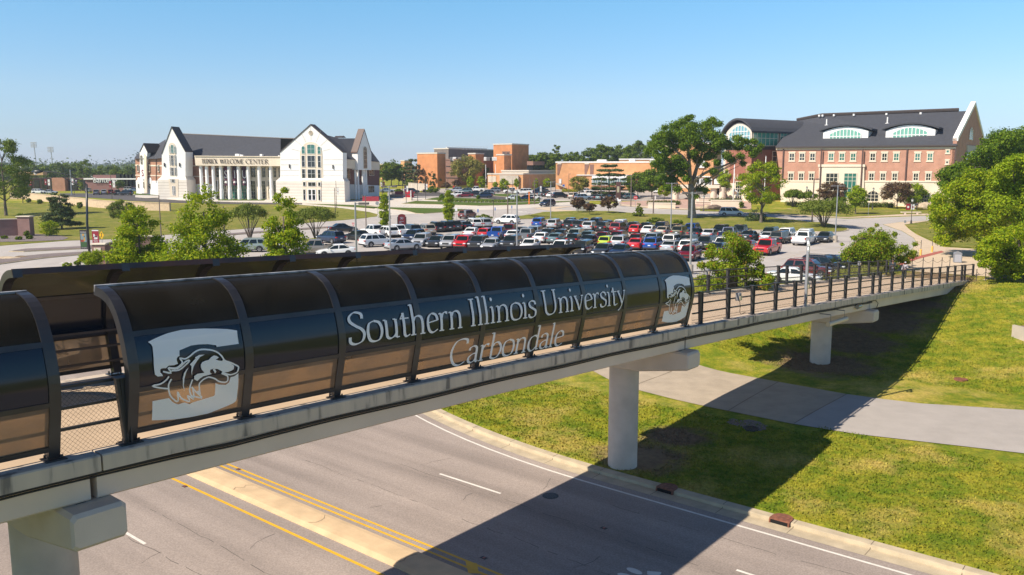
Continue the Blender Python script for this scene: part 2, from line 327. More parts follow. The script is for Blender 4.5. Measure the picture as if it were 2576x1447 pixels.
def drape(name, poly, m, lift, step=3.0, kind='structure', thick=0.0, zf=None):
    """a sheet cut to a ground-plan outline and laid over the ground"""
    bm = bmesh.new(); vs = [bm.verts.new((p[0], p[1], 0)) for p in poly]; bm.faces.new(vs)
    bmesh.ops.triangulate(bm, faces=bm.faces[:])
    xs = [p[0] for p in poly]; ys = [p[1] for p in poly]
    # cut along the ground's own grid directions
    tt = [TS(x, y) for x, y in zip(xs, ys)]; t0, t1 = min(a[0] for a in tt), max(a[0] for a in tt); s0, s1 = min(a[1] for a in tt), max(a[1] for a in tt)
    for cuts, nrm, f in ((ts_, (CB, SB, 0), lambda k: B2(k, 0)), (ss_, (-SB, CB, 0), lambda k: B2(0, k))):
        lo, hi = (t0, t1) if f(1)[0] != f(0)[0] and nrm[0] == CB else (s0, s1)
        for k in cuts:
            if lo < k < hi:
                q = f(k); bmesh.ops.bisect_plane(bm, geom=bm.verts[:]+bm.edges[:]+bm.faces[:], plane_co=(q[0], q[1], 0), plane_no=nrm, dist=1e-4)
    for v in bm.verts: v.co.z = gz(v.co.x, v.co.y) + lift
    if thick:
        bmesh.ops.recalc_face_normals(bm, faces=bm.faces)
        for f in bm.faces:
            if f.normal.z < 0: f.normal_flip()
        ed = [e for e in bm.edges if e.is_boundary]; r = bmesh.ops.extrude_edge_only(bm, edges=ed)
        for v in [g for g in r['geom'] if isinstance(g, bmesh.types.BMVert)]: v.co.z -= thick
    bmesh.ops.recalc_face_normals(bm, faces=bm.faces)
    me = bpy.data.meshes.new(name); bm.to_mesh(me); bm.free(); me.materials.append(m)
    o = bpy.data.objects.new(name, me); COL.objects.link(o); tag(o, kind=kind); return o
def PX(pts): return [tuple(G(x, y)[:2]) for x, y in pts]
def strip(pts, w):                                   # outline of a line of width w along ground-plan points
    L_, R_ = [], []
    for i, p in enumerate(pts):
        a = Vector(pts[max(i-1, 0)][:2]); b = Vector(pts[min(i+1, len(pts)-1)][:2]); d = (b-a).normalized(); n = Vector((-d.y, d.x))*w/2
        L_.append((p[0]+n.x, p[1]+n.y)); R_.append((p[0]-n.x, p[1]-n.y))
    return L_ + R_[::-1]
def tsp(pts): return [B2(t, s) for t, s in pts]
# ------------------------------------------------------------------ the main road below the bridge
def rows(s0, s1, st=2.0): return list(np.arange(s0, s1 + 0.01, st))
def band(name, ta, tb, s0, s1, m, z, follow=False):
    """a long strip of the road between two t offsets"""
    mb = MB(); ss2 = rows(s0, s1)
    w = (lambda s: float(widen(s))) if follow else (lambda s: 0.0)
    L_ = [(*B2(ta(s) if callable(ta) else ta + w(s), s), gz(*B2(12, s)) + z) for s in ss2]
    R_ = [(*B2(tb(s) if callable(tb) else tb + w(s), s), gz(*B2(12, s)) + z) for s in ss2]
    mb.add(L_ + R_, [(i, i+1, len(ss2)+i+1, len(ss2)+i) for i in range(len(ss2)-1)]); return mb
def bandobj(name, *a, **k):
    m = a[4]; o = obj(name, band(name, *a, **k), m); tag(o, kind='structure'); return o
bandobj('road', 1.5, lambda s: 22.95 + float(widen(s)), -40, 76, ROAD, 0.004)
bandobj('gutter', lambda s: 22.95 + float(widen(s)), lambda s: 23.62 + float(widen(s)), -40, 76, KERB, 0.006)
def kerb_run(name, t0, t1, s0, s1, h, m, follow=True):
    mb = MB(); S2 = rows(s0, s1); rings = []
    for s in S2:
        w = float(widen(s)) if follow else 0; z = gz(*B2(12, s))
        pr = [(t0, -0.1), (t0+0.03, h-0.02), (t0+0.09, h), (t1, h+0.005), (t1, -0.1)]
        rings.append([(*B2(a + w, s), z + b) for a, b in pr])
    mb.loft(rings); o = obj(name, mb, m); tag(o, kind='structure'); return o
kerb_run('kerb', 23.62, 24.1, -40, 76, 0.165, KERB)
# joints across the kerb and gutter
mb = MB()
for s in np.arange(-36, 60, 3.05):
    s = s + random.uniform(-0.1, 0.1); w = float(widen(s)); z = gz(*B2(12, s))
    a, b = B2(22.97 + w, s), B2(24.1 + w, s + 0.02); n = Vector((-SB, CB))*0.012
    mb.quad((a[0]-n.x, a[1]-n.y, z+0.0085), (B2(23.64+w, s)[0]-n.x, B2(23.64+w, s)[1]-n.y, z+0.0085), (B2(23.64+w, s)[0]+n.x, B2(23.64+w, s)[1]+n.y, z+0.0085), (a[0]+n.x, a[1]+n.y, z+0.0085))
    p1, p2, p3 = B2(23.60+w, s), B2(23.70+w, s), B2(24.1+w, s)
    mb.quad((p2[0]-n.x, p2[1]-n.y, z+0.171), (p3[0]-n.x, p3[1]-n.y, z+0.176), (p3[0]+n.x, p3[1]+n.y, z+0.176), (p2[0]+n.x, p2[1]+n.y, z+0.171))
    mb.quad((p1[0]-n.x, p1[1]-n.y, z), (p2[0]-n.x, p2[1]-n.y, z+0.171), (p2[0]+n.x, p2[1]+n.y, z+0.171), (p1[0]+n.x, p1[1]+n.y, z))
tag(obj('kerb_joints', mb, mat('joint', (0.14, 0.11, 0.08), 0.9)), kind='structure')
# median: two kerbs and a slab
mb = MB(); S2 = rows(-40, 76); rings = []
for s in S2:
    z = gz(*B2(12, s)); lo = 11.08 if s > 4 else 11.08 - 0.03*(4-s)
    pr = [(lo, -0.1), (lo+0.02, 0.05), (lo+0.22, 0.12), (lo+0.45, 0.135), (12.15, 0.135), (12.36, 0.11), (12.42, 0.02), (12.42, -0.1)]
    rings.append([(*B2(a, s), z + b) for a, b in pr])
mb.loft(rings); tag(obj('median', mb, MEDM), kind='structure')
mb = MB()
for s in (9.5, 4.2, -1.4, -7, 15, 20):
    pts = []; t = 11.3
    while t < 12.2: pts.append((t, s + random.uniform(-0.25, 0.25))); t += 0.22
    for (a, b), (c_, d_) in zip(pts, pts[1:]):
        z = ROADZ + 0.139; p, q = B2(a, b), B2(c_, d_); n = Vector((-SB, CB))*0.012
        mb.quad((p[0]-n.x, p[1]-n.y, z), (q[0]-n.x, q[1]-n.y, z), (q[0]+n.x, q[1]+n.y, z), (p[0]+n.x, p[1]+n.y, z))
tag(obj('median_cracks', mb, MATS['joint']), kind='structure')
# painted lines
def line(name, t, w, s0, s1, m, follow=False):
    bandobj(name, t - w/2, t + w/2, s0, s1, m, 0.008, follow=follow)
line('edge_line', 22.42, 0.13, -40, 70, WHITEP, True)
line('yellow_line', 12.78, 0.12, -40, 70, YELLOWP); line('yellow_line', 13.13, 0.12, -40, 70, YELLOWP)
line('yellow_line', 10.42, 0.14, -40, 70, YELLOWP)
for k in range(-2, 5):
    for t, off in ((18.83, 5.75), (6.25, 12.95)):
        mb = MB(); s0 = off + 14.95*k; z = ROADZ + 0.008
        if s0 > 34: continue
        mb.quad((*B2(t-0.065, s0), z), (*B2(t+0.065, s0), z), (*B2(t+0.065, s0+3.8), z), (*B2(t-0.065, s0+3.8), z))
        tag(obj('lane_dash', mb, WHITEP), kind='structure')
def R2(X, Y): return (314.5 + 0.2609*X, 283 + 0.2609*Y)
def R3(X, Y): return (912 + 0.2075*X, 314.5 + 0.2075*Y)
def R4(X, Y): return (1321 + 0.2197*X, 283 + 0.2197*Y)
def R5(X, Y): return (1761 + 0.3164*X, 239 + 0.3164*Y)
def R1(X, Y): return (0.2825*X, 283 + 0.2825*Y)
def R7(X, Y): return (880.5 + 0.3418*X, 1006.3 + 0.3418*Y)
# wandering cracks and seams in the asphalt
rc_ = random.Random(12); mb = MB()
for t0, s0, ln, dr in ((15.9, 16, 26, 0), (18.5, 12, 20, 0), (20.9, 3, 16, 0), (8.0, 16, 14, 0), (6.1, 14, 12, 0), (16.2, -3, 9, 0), (14.1, 9, 1.3, 1), (17.2, 6.5, 1.6, 1), (20.4, 4.6, 2.2, 1), (19.4, 11, 2.0, 1), (8.6, 9.5, 1.8, 1), (5.4, 11.5, 1.4, 1), (15.2, -0.8, 2.0, 1)):
    P_ = []; t_, s_ = t0, s0; n_ = int(ln/0.45)
    for k in range(n_):
        P_.append((t_, s_))
        if dr: t_ += 0.45; s_ += rc_.uniform(-0.28, 0.28)
        else: s_ -= 0.45; t_ += rc_.uniform(-0.07, 0.07)
    for a, b in zip(P_, P_[1:]):
        if not dr and rc_.random() < 0.28: continue
        A_, B_ = Vector(B2(*a)), Vector(B2(*b)); d_ = (B_-A_).normalized(); w_ = rc_.uniform(0.006, 0.016); n2 = Vector((-d_.y, d_.x))*w_
        mb.quad(*[(v.x, v.y, ROADZ+0.0075) for v in (A_-n2, B_-n2, B_+n2, A_+n2)])
tag(obj('road_cracks', mb, mat('crack tar', (0.10, 0.085, 0.075), 0.9)), kind='structure')
# worn arrow marks at the foot of the picture and the yellow block beside the median
def flat_px(name, pts, m, lift=0.009):
    mb = MB(); P = [G(*p) for p in pts]; mb.quad(*[(p.x, p.y, ROADZ + lift) for p in P]); o = obj(name, mb, m); tag(o, kind='structure')
def ell(cx, cy, rx, ry, rot, n=14):
    return [(cx + rx*math.cos(a)*math.cos(rot) - ry*math.sin(a)*math.sin(rot), cy + rx*math.cos(a)*math.sin(rot) + ry*math.sin(a)*math.cos(rot)) for a in [2*PI*k/n for k in range(n)]]
flat_px('road_arrow', ell(1596, 1437, 21, 6, 0.32), WHITEP)
flat_px('road_arrow', ell(1571, 1448, 19, 5, 0.2), WHITEP)
flat_px('road_arrow', [(1628, 1437), (1664, 1440), (1662, 1446), (1645, 1452), (1628, 1446)], WHITEP)
flat_px('yellow_block', [R7(848, 1186), R7(935, 1204), R7(948, 1280), R7(870, 1275)], YELLOWP)

# ------------------------------------------------------------------ path under the bridge, bare soil
pn = [(1380, 890), (1491, 934), (1534, 957), (1612, 984), (1700, 1006.5), (1781, 1024.6), (1996, 1068), (2160, 1094), (2576, 1142), (2800, 1165)]
pf = [(2800, 1045), (2576, 1033), (2318, 1016.5), (2219, 1005), (2132, 993), (1929.5, 956.5), (1752, 917), (1640, 893), (1480, 862)]
drape('path', PX(pn[:7] + pf[4:]), mat('path concrete', (0.42, 0.345, 0.26), 0.85, var=0.10, scale=1.0, detail=8, fine=0.05, fscale=40), 0.03)
drape('path', PX(pn[6:] + pf[:5]), mat('path asphalt', (0.40, 0.36, 0.325), 0.85, var=0.06, scale=1.0, detail=8, fine=0.08, fscale=30), 0.035)
mb = MB()
for a, b in (((2130, 993), (1997, 1067)), ((1700, 930), (1560, 985)), ((1960, 961), (1830, 1036))):
    A, Bq = G(*a), G(*b); d = (Bq-A).normalized(); n = Vector((-d.y, d.x, 0))*0.02
    for k in range(6):
        p, q = A.lerp(Bq, k/6), A.lerp(Bq, (k+1)/6)
        mb.quad(*[(v.x, v.y, gz(v.x, v.y) + 0.042) for v in (p-n, q-n, q+n, p+n)])
tag(obj('path_joint', mb, MATS['joint']), kind='structure')
def patch(name, t, s, rt, rs, m, lift=0.012, seed=1, n=26, rot=0):
    rr = random.Random(seed); pts = []
    for k in range(n):
        a = 2*PI*k/n; r = 1 + rr.uniform(-0.22, 0.22); u, v = rt*r*math.cos(a), rs*r*math.sin(a)
        pts.append(B2(t + u*math.cos(rot) - v*math.sin(rot), s + u*math.sin(rot) + v*math.cos(rot)))
    return drape(name, pts, m, lift)
DIRT2 = 0
patch('gravel', 34.5, 1.2, 0.7, 1.2, GRAVEL, 0.03, seed=2)

# ------------------------------------------------------------------ streets, car park, plazas
edge_top = [(-220, 640), (-80, 625), (170, 606), (294, 602), (520, 583), (778, 561), (855, 555), (931, 548), (953, 543), (1045, 537.6), (1065, 538.6), (1155, 533), (1194, 529),
            (1306, 525), (1446.5, 513.7), (1541, 515), (1602, 522), (1732, 529), (1806, 527), (1872, 535), (1938, 539.6), (2014, 544), (2131, 550.6), (2280, 545), (2340, 542.7), (2480, 541)]
edge_bot = [(2480, 553), (2340, 555), (2267, 558.5), (2220, 565), (2267, 580.7), (2299, 600), (2305, 612), (2283, 644), (2236, 672)]
poly = PX(edge_top + edge_bot) + [B2(76, 8.5), B2(66, 13), B2(62.5, 25), B2(60, 40), B2(56, 55), B2(47, 70), B2(34, 72), B2(24.2, 66), B2(1, 66), B2(-30, 76)]
drape('car_park', poly, LOTM, 0.012)
conc = [(335, 489), (471, 496), (706, 503), (873, 505), (975, 497), (1200, 495), (1446, 498), (1446.5, 514.5), (1306, 525.6), (1194, 529.7), (1155, 533.7), (1065, 539.3), (1045, 538.3), (953, 543.8), (931, 548.8), (700, 530), (600, 512), (335, 506)]
drape('pavement', PX(conc), LIGHTC, 0.03)
drape('driveway', PX([(150, 487), (236, 487), (340, 491), (340, 497), (450, 504.5), (600, 509.5), (760, 511.5), (760, 515), (600, 514.5), (440, 511), (330, 506), (240, 498.5), (150, 494)]), DARKASPH, 0.05)
drape('campus_street', PX([(975, 476), (1560, 470), (1760, 474), (1900, 480), (1900, 505), (1660, 506), (1446, 505), (1150, 500), (975, 495.5)]), STREET, 0.034)
drape('campus_asphalt', PX([(985, 486), (1145, 486), (1145, 493.5), (985, 494)]), DARKASPH, 0.045)
drape('campus_asphalt', PX([(1190, 489), (1262, 491), (1292, 499), (1278, 504.5), (1190, 497)]), DARKASPH, 0.045)
PAVER = mat('brick paving', (0.50, 0.33, 0.26), 0.85, var=0.12, scale=0.5, detail=6)
drape('plaza', PX([(1541, 515.5), (1565, 508), (1740, 500), (1890, 500), (1890, 527), (1806, 526.5), (1732, 528.5), (1602, 521.5)]), PAVER, 0.04)
drape('plaza_edge', PX([(1525, 515), (1602, 521.7), (1732, 528.5), (1732, 525.5), (1602, 517.5), (1545, 512.5)]), TANC, 0.06)
drape('bridge_plaza', PX([(2222, 565), (2268, 559), (2340, 555.5), (2275, 565.5), (2305, 590), (2343, 608), (2372, 622), (2457, 627), (2700, 632), (2700, 688), (2470, 706)]) + [B2(83, -1.5), B2(82.5, 8.2)] + PX([(2238, 672), (2284, 644), (2306, 612), (2300, 600), (2268, 580.7)]), TANC, 0.03)
drape('red_paver_strip', PX([(2232, 674), (2300, 648), (2368, 631.5), (2376, 635), (2308, 653), (2240, 680)]), mat('red pavers', (0.42, 0.12, 0.09), 0.85, var=0.15, scale=4), 0.045)
drape('sidewalk', PX([(2131, 549), (2280, 543.5), (2340, 541.5), (2480, 540), (2480, 535.5), (2340, 537), (2270, 539), (2131, 546), (2014, 540), (1938, 535.5), (1872, 531.5), (1872, 535), (1938, 539.6), (2014, 544)]), TANC, 0.04)
drape('sidewalk', PX([R5(690, 905), R5(720, 905), R5(830, 925), R5(800, 932)]), TANC, 0.04)
drape('sidewalk', PX([(1340, 524), (1390, 521), (1446, 519), (1395, 526), (1470, 533), (1560, 545), (1520, 548), (1420, 537)]), TANC, 0.05)
def island(name, pts, m, h=0.13, kerb=0.28, world=False, kmat=None):
    P = pts if world else PX(pts)
    drape(name + '_kerb', P, kmat or KERB, h - 0.02, thick=h)
    cx = sum(p[0] for p in P)/len(P); cy = sum(p[1] for p in P)/len(P); Q = []
    n = len(P)
    area = sum(P[i][0]*P[(i+1) % n][1] - P[(i+1) % n][0]*P[i][1] for i in range(n))
    sg = 1 if area > 0 else -1
    for i in range(n):
        a, b, c_ = Vector(P[i-1]), Vector(P[i]), Vector(P[(i+1) % n]); d1 = (b-a).normalized(); d2 = (c_-b).normalized(); nn = Vector((-(d1+d2).y, (d1+d2).x))
        if nn.length < 1e-3: nn = Vector((-d1.y, d1.x))
        nn = nn.normalized()*sg*kerb; Q.append((b.x+nn.x, b.y+nn.y))
    return drape(name, Q, m, h + 0.012)
island('lawn_strip', [R3(0, 985), R3(210, 1000), R3(600, 1010), R3(1000, 1018), R3(1360, 1033), R3(1170, 1052), R3(740, 1080), R3(640, 1076), R3(520, 1045), R3(320, 1022), R3(0, 1010), R2(2400, 932), R2(1740, 885), R2(2000, 890), R2(2430, 905)], MOWN)
island('lawn_strip', [R3(470, 958), R3(640, 926), R3(1000, 934), R3(1400, 946), R3(1780, 946), R3(2140, 935), R3(2576, 925), R3(2576, 932), R3(2160, 958), R3(1900, 973), R3(1400, 984), R3(1000, 971)], MOWN)
island('lawn_strip', [R3(740, 908), R3(900, 882), R3(1380, 895), R3(1760, 915), R3(2150, 918), R3(2150, 925), R3(1760, 938), R3(1100, 928)], MOWN)
island('lawn_strip', [R3(1570, 840), R3(1880, 840), R3(1940, 880), R3(1890, 888), R3(1590, 862)], MOWN)
drape('lawn_strip', PX([R2(100, 782), R2(330, 788), R2(400, 800), R2(340, 803), R2(90, 796)]), MOWN, 0.06)
drape('lawn_strip', PX([R2(880, 832), R2(1360, 840), R2(1340, 852), R2(900, 851)]), MOWN, 0.06)
island('lawn', [(1325, 543), R4(200, 1145), R4(560, 1133), R4(1000, 1135), R4(1300, 1163), R4(1870, 1178), R4(2210, 1193), (1872, 545), (1932, 547), (2033, 559), (2077, 562), (2118.5, 571), (2134, 576), (2136, 579), (2125, 582.5), (2096, 585), (1919, 580), (1760, 577), (1640, 570), (1453, 556), (1350, 552.6)], LAWN)
island('lawn', [(1310, 544), (1330, 541), (1400, 548), (1330, 552), (1248, 555), (1255, 550)], LAWN)
drape('lawn', PX([(-200, 560), (-60, 510), (200, 512), (420, 514), (735, 514.5), (770, 517), (860, 524), (930, 534), (951, 540), (948, 545), (931, 547.5), (855, 554.5), (778, 560.5), (520, 582.5), (294, 601.5), (170, 605.5), (-80, 624)]), LAWN, 0.04)
drape('lawn', PX([R5(520, 945), R5(700, 908), R5(1130, 905), R5(1640, 918), R5(1840, 925), R5(1840, 945), R5(1640, 948), R5(1170, 974), R5(800, 955)]), LAWN, 0.05)
drape('lawn', PX([R5(0, 905), R5(330, 905), R5(560, 930), R5(540, 938), R5(330, 935), R5(0, 925)]), LAWN, 0.05)
drape('lawn', PX([(2277, 566), (2340, 557), (2700, 556), (2700, 630), (2457, 625), (2390, 621), (2343, 606), (2307, 588)]), LAWN, 0.06)
island('street_median', [(570, 589), (640, 584), (775, 574), (832, 571), (836, 573), (775, 578), (640, 588), (575, 593)], GRAVEL, kerb=0.3)
island('street_median', [(22, 634), (60, 628), (215, 621), (305, 612), (306, 616), (215, 627), (60, 634.5)], GRAVEL, kerb=0.3)
island('street_median', [(-120, 668), (0, 652), (110, 641), (215, 635), (330, 628), (330, 633), (215, 641), (110, 651), (0, 666), (-120, 690)], GRAVEL, kerb=0.3)
island('car_park_island', [(600, 638), (560, 625), (580, 618), (640, 616), (662, 619), (655, 626)], GRAVEL, kerb=0.2)
island('car_park_island', [R2(1730, 1230), R2(1990, 1195), R2(2010, 1215), R2(1850, 1240), R2(1750, 1262)], LAWN, kerb=0.2)
drape('planting_bed', PX([R1(-100, 1120), R1(20, 1085), R1(300, 1085), R1(540, 1100), R1(610, 1120), R1(560, 1140), R1(300, 1152), R1(-100, 1160)]), GRAVEL, 0.08)
# hatch and arrows painted on the streets
mb = MB()
for k in range(21):
    x = 340 + k*46
    if x > 1120: y0, y1 = 1002 + (x-1120)*0.012, 1024
    else: y0, y1 = 974 + (x-340)*0.033, 990 + (x-340)*0.038
    P = PX([R3(x, y1), R3(x+30, y0), R3(x+40, y0), R3(x+10, y1)]); mb.quad(*[(p[0], p[1], gz(*p) + 0.055) for p in P])
tag(obj('crosswalk_hatch', mb, WHITEP), kind='structure')
mb = MB()
for pts in ([R3(1880, 1052), R3(1930, 1050), R3(1960, 1056), R3(1900, 1058)], [R1(520, 1345), R1(590, 1335), R1(640, 1338), R1(600, 1352)], [R3(1955, 1050), R3(1985, 1049), R3(1990, 1054)],
            [R1(560, 1342), R1(610, 1330), R1(600, 1350)]):
    P = PX(pts); mb.quad(*[(p[0], p[1], gz(*p) + 0.02) for p in P])
tag(obj('street_arrow', mb, WHITEP), kind='structure')
mb = MB()
for a, b in (((1700, 655), (1960, 640)), ((2010, 634), (2190, 614)), ((1850, 655), (1890, 648)), ((1180, 548), (1700, 519)), ((1460, 521), (1740, 536)), ((1900, 551), (2120, 566))):
    Q = strip([tuple(G(a[0]+(b[0]-a[0])*k/5, a[1]+(b[1]-a[1])*k/5)[:2]) for k in range(6)], 0.12)
    n = len(Q)//2
    for k in range(n-1): mb.quad(*[(p[0], p[1], gz(*p)+0.022) for p in (Q[k], Q[k+1], Q[-2-k], Q[-1-k])])
tag(obj('faded_street_line', mb, mat('faded paint', (0.52, 0.44, 0.30), 0.8)), kind='structure')
# parking bay lines, laid square with the rows
# ------------------------------------------------------------------ the footbridge
def zt(t): return 4.407 - 0.302*(t/10) - 0.0533*(t/10)**2 + 0.0025*(t/10)**3
def W3(t, s, h): x, y = B2(t, s); return Vector((x, y, zt(t) + h))
def WZ(t, s, z): x, y = B2(t, s); return Vector((x, y, z))
def on_s(px, py, s0):                               # where a sight line crosses the bridge's long vertical plane
    d = ray(px, py); A = -SB*(0-BX) + CB*(0-BY); k = (s0 - A)/(-SB*d.x + CB*d.y); p = d*k
    return TS(p.x, p.y)[0], CAM_Z + p.z
def trange(a, b, st=1.0):
    n = max(1, int(math.ceil((b-a)/st))); return [a + (b-a)*i/n for i in range(n+1)]
def run(mb, t0, t1, prof, st=1.4):                  # loft a (s,h) profile along the deck
    return mb.loft([[W3(t, s, h) for s, h in prof] for t in trange(t0, t1, st)])
def rect(s0, s1, h0, h1): return [(s0,h0),(s1,h0),(s1,h1),(s0,h1)]
BLACKM = mat('charcoal steel', (0.028, 0.027, 0.030), 0.38, var=0.3, scale=1.5, detail=6, spec=0.6)
RAILM = mat('rail steel', (0.045, 0.042, 0.044), 0.5, var=0.25, scale=2, detail=5)
RUSTY = mat('rusty top bar', (0.022, 0.022, 0.028), 0.5, col2=(0.10, 0.035, 0.018), scale=1.1, detail=10)
RIDGEM = mat('worn ridge bar', (0.10, 0.10, 0.11), 0.45, col2=(0.50, 0.50, 0.52), scale=3, detail=8)
SMOKED = tint_glass('smoked panel', (0.34, 0.32, 0.24), dirt=(0.060, 0.055, 0.042), dirtw=0.5, rough=0.25)
DARKPANEL = mat('dark panel', (0.003, 0.010, 0.024), 0.14, spec=0.45)
LOWPANEL = tint_glass('bronze panel', (0.70, 0.60, 0.48), dirt=(0.36, 0.295, 0.235), dirtw=0.45, rough=0.25)
DECKM = mat('deck concrete', (0.55, 0.41, 0.28), 0.85, var=0.08, scale=0.8, detail=6)
VINYL = mat('white vinyl', (0.94, 0.95, 0.98), 0.4)
_n = VINYL.node_tree.nodes; _l = VINYL.node_tree.links; _t = _n.new('ShaderNodeBsdfTranslucent'); _t.inputs[0].default_value = (0.9, 0.9, 0.95, 1); _m = _n.new('ShaderNodeMixShader'); _m.inputs[0].default_value = 0.15
_l.new(_n['Principled BSDF'].outputs[0], _m.inputs[1]); _l.new(_t.outputs[0], _m.inputs[2]); _l.new(_m.outputs[0], _n['Material Output'].inputs[0])
CABLEM = mat('black cable', (0.012, 0.012, 0.013), 0.6)
def conc_stained():
    m = mat('fascia concrete', (0.34, 0.30, 0.26), 0.85); nt = m.node_tree; N = nt.nodes; L = nt.links; p = N['Principled BSDF']
    tc = N.new('ShaderNodeTexCoord'); mp = N.new('ShaderNodeMapping'); mp.inputs['Scale'].default_value = (2.2, 2.2, 0.35); L.new(tc.outputs['Object'], mp.inputs[0])
    n = N.new('ShaderNodeTexNoise'); n.inputs['Scale'].default_value = 1.4; n.inputs['Detail'].default_value = 8; L.new(mp.outputs[0], n.inputs['Vector'])
    r = N.new('ShaderNodeValToRGB'); e = r.color_ramp.elements; e[0].position = 0.34; e[0].color = (0.20, 0.17, 0.14, 1); e[1].position = 0.44; e[1].color = (0.52, 0.43, 0.34, 1)
    k = e.new(0.7); k.color = (0.62, 0.51, 0.39, 1); L.new(n.outputs[0], r.inputs[0]); L.new(r.outputs[0], p.inputs['Base Color']); return m
FASCIAM = conc_stained()
WID = 6.66
JT = [-26.8, -0.8, 24.9, 51.2, 76.85]
bridge = empty('pedestrian_bridge', WZ(25, 3.33, -4.0), 0, 'long grey concrete footbridge on round columns crossing the road', 'footbridge')
mb = MB(); run(mb, -30, 80.2, rect(0.10, WID-0.10, -0.33, -0.09)); part('deck', mb, DECKM, bridge)
for s0, s1 in ((-0.36, 0.16), (WID-0.16, WID+0.36)):
    mb = MB()
    for a, b in zip([-30]+JT[1:], JT[1:]+[80.2]):
        pr = [(s0, -0.34), (s1, -0.34), (s1, -0.02), (s1-0.03, 0.0), (s0+0.03, 0.0), (s0, -0.03)]
        run(mb, a+0.02, b-0.02, pr)
    part('fascia', mb, FASCIAM, bridge)
for gi, s0 in enumerate((0.12, 2.1, 4.0, WID-0.62)):
    for a, b in zip(JT, JT[1:]):
        mb = MB(); pr = [(s0, -0.345), (s0+0.5, -0.345), (s0+0.5, -1.04), (s0+0.46, -1.08), (s0+0.04, -1.08), (s0, -1.04)]
        run(mb, a+0.07, b-0.07, pr); part('girder', mb, GIRDERC, bridge)
for t0, bz in ((-0.95, -4.3), (24.75, -4.3), (51.05, -4.4)):
    col = MB(); zc = zt(t0); top = zc - 1.9; x, y = B2(t0 + 0.25, 3.33)
    n = 40; rings = []
    for z in (bz, top-0.5, top): rings.append([(x + 0.70*math.cos(2*PI*k/n), y + 0.70*math.sin(2*PI*k/n), z) for k in range(n)])
    col.loft(rings); part('column', col, mat('column concrete', (0.60, 0.50, 0.42), 0.8, var=0.14, scale=0.9, detail=7, bump=0.15, bscale=40), bridge, smooth=True, angle=40)
    cap = MB(); ta, tb = t0-0.55, t0+0.58; c = 0.08
    rings = []
    for s, zb in ((-0.42, 1.80), (-0.34, 1.88), (2.2, 2.30), (4.4, 2.30), (WID+0.34, 1.88), (WID+0.42, 1.80)):
        q = c if s in (-0.42, WID+0.42) else 0
        zt_, zb_ = zc - 1.10 - q, zc - zb
        rings.append([WZ(ta+c+q*.5, s, zt_), WZ(tb-c-q*.5, s, zt_), WZ(tb-q*.5, s, zt_-c), WZ(tb-q*.5, s, zb_+c), WZ(tb-c-q*.5, s, zb_), WZ(ta+c+q*.5, s, zb_), WZ(ta+q*.5, s, zb_+c), WZ(ta+q*.5, s, zt_-c)])
    cap.loft(rings); part('pier_cap', cap, BRIDGEC, bridge)
    for s0, dt in [(a, b) for a in (0.12, 2.1, 4.0, WID-0.62) for b in (-0.1, 0.36)]:
        pads = MB(); pads.add([WZ(t0+dt+a, s0+b, zc-1.10+cz) for cz in (0, 0.03) for b in (0.05, 0.45) for a in (-0.1, 0.1)], [(0,2,3,1),(4,5,7,6),(0,1,5,4),(2,6,7,3),(0,4,6,2),(1,3,7,5)])
        part('bearing_pad', pads, CABLEM, bridge)
ab = MB(); ab.add([WZ(t, s, z) for z in (-3.6, zt(77)-1.15) for s in (-0.3, WID+0.3) for t in (76.2, 80.4)], [(0,2,3,1),(4,5,7,6),(0,1,5,4),(2,6,7,3),(0,4,6,2),(1,3,7,5)])
ab.add([WZ(t, s, z) for z in (-3.5, zt(79)-0.36) for s in (-0.28, WID+0.28) for t in (77.1, 80.3)], [(0,2,3,1),(4,5,7,6),(0,1,5,4),(2,6,7,3),(0,4,6,2),(1,3,7,5)])
part('abutment', ab, BRIDGEC, bridge)
cb = MB()
for off, r in ((0.0, 0.034), (0.06, 0.022)):
    pts = []
    for t in trange(-14, 51.5, 1.5): pts.append(W3(t, 0.06 - off*0.3, -0.56 - off - 0.035*math.sin(t*0.9)*0.5 + (0.05 if t < 2 else 0)))
    cb.tube(pts, r, 6)
cb.tube([W3(t, 0.02, h) for t, h in ((50.5,-0.55),(51.2,-0.52),(52.2,-0.5),(52.8,-0.75),(52.5,-1.05),(51.8,-1.12))], 0.025, 6)
part('cable', cb, CABLEM, bridge)
lf = MB(); a, b = on_s(2083, 817, -0.55), on_s(2129, 802, -0.55)
pa, pb = WZ(a[0], -0.55, a[1]), WZ(b[0], -0.55, b[1]); lf.tube([pa, pa.lerp(pb, 0.04), pb], [0.14, 0.14, 0.14], 12)
part('hanging_pipe', lf, mat('cream plastic', (0.66, 0.52, 0.34), 0.5), bridge, smooth=True, angle=50)
for f in (0.12, 0.88):
    br = MB(); p = pa.lerp(pb, f); br.tube([p, p + Vector((0, 0, 0.55))], 0.012, 5); q = p + Vector((0,0,0.55)); br.tube([q, q + Vector((-SB, CB, 0))*0.66], 0.03, 5)
    part('pipe_bracket', br, mat('bracket grey', (0.2, 0.19, 0.19), 0.6), bridge)
jb = MB(); a = on_s(2158, 771, 0.0); q = WZ(a[0], -0.05, a[1]); jb.tube([q - Vector((CB, SB, 0))*0.3, q + Vector((CB, SB, 0))*0.35], 0.15, 10)
part('junction_box', jb, mat('zinc', (0.4, 0.38, 0.33), 0.4, metal=0.6), bridge, smooth=True, angle=50)

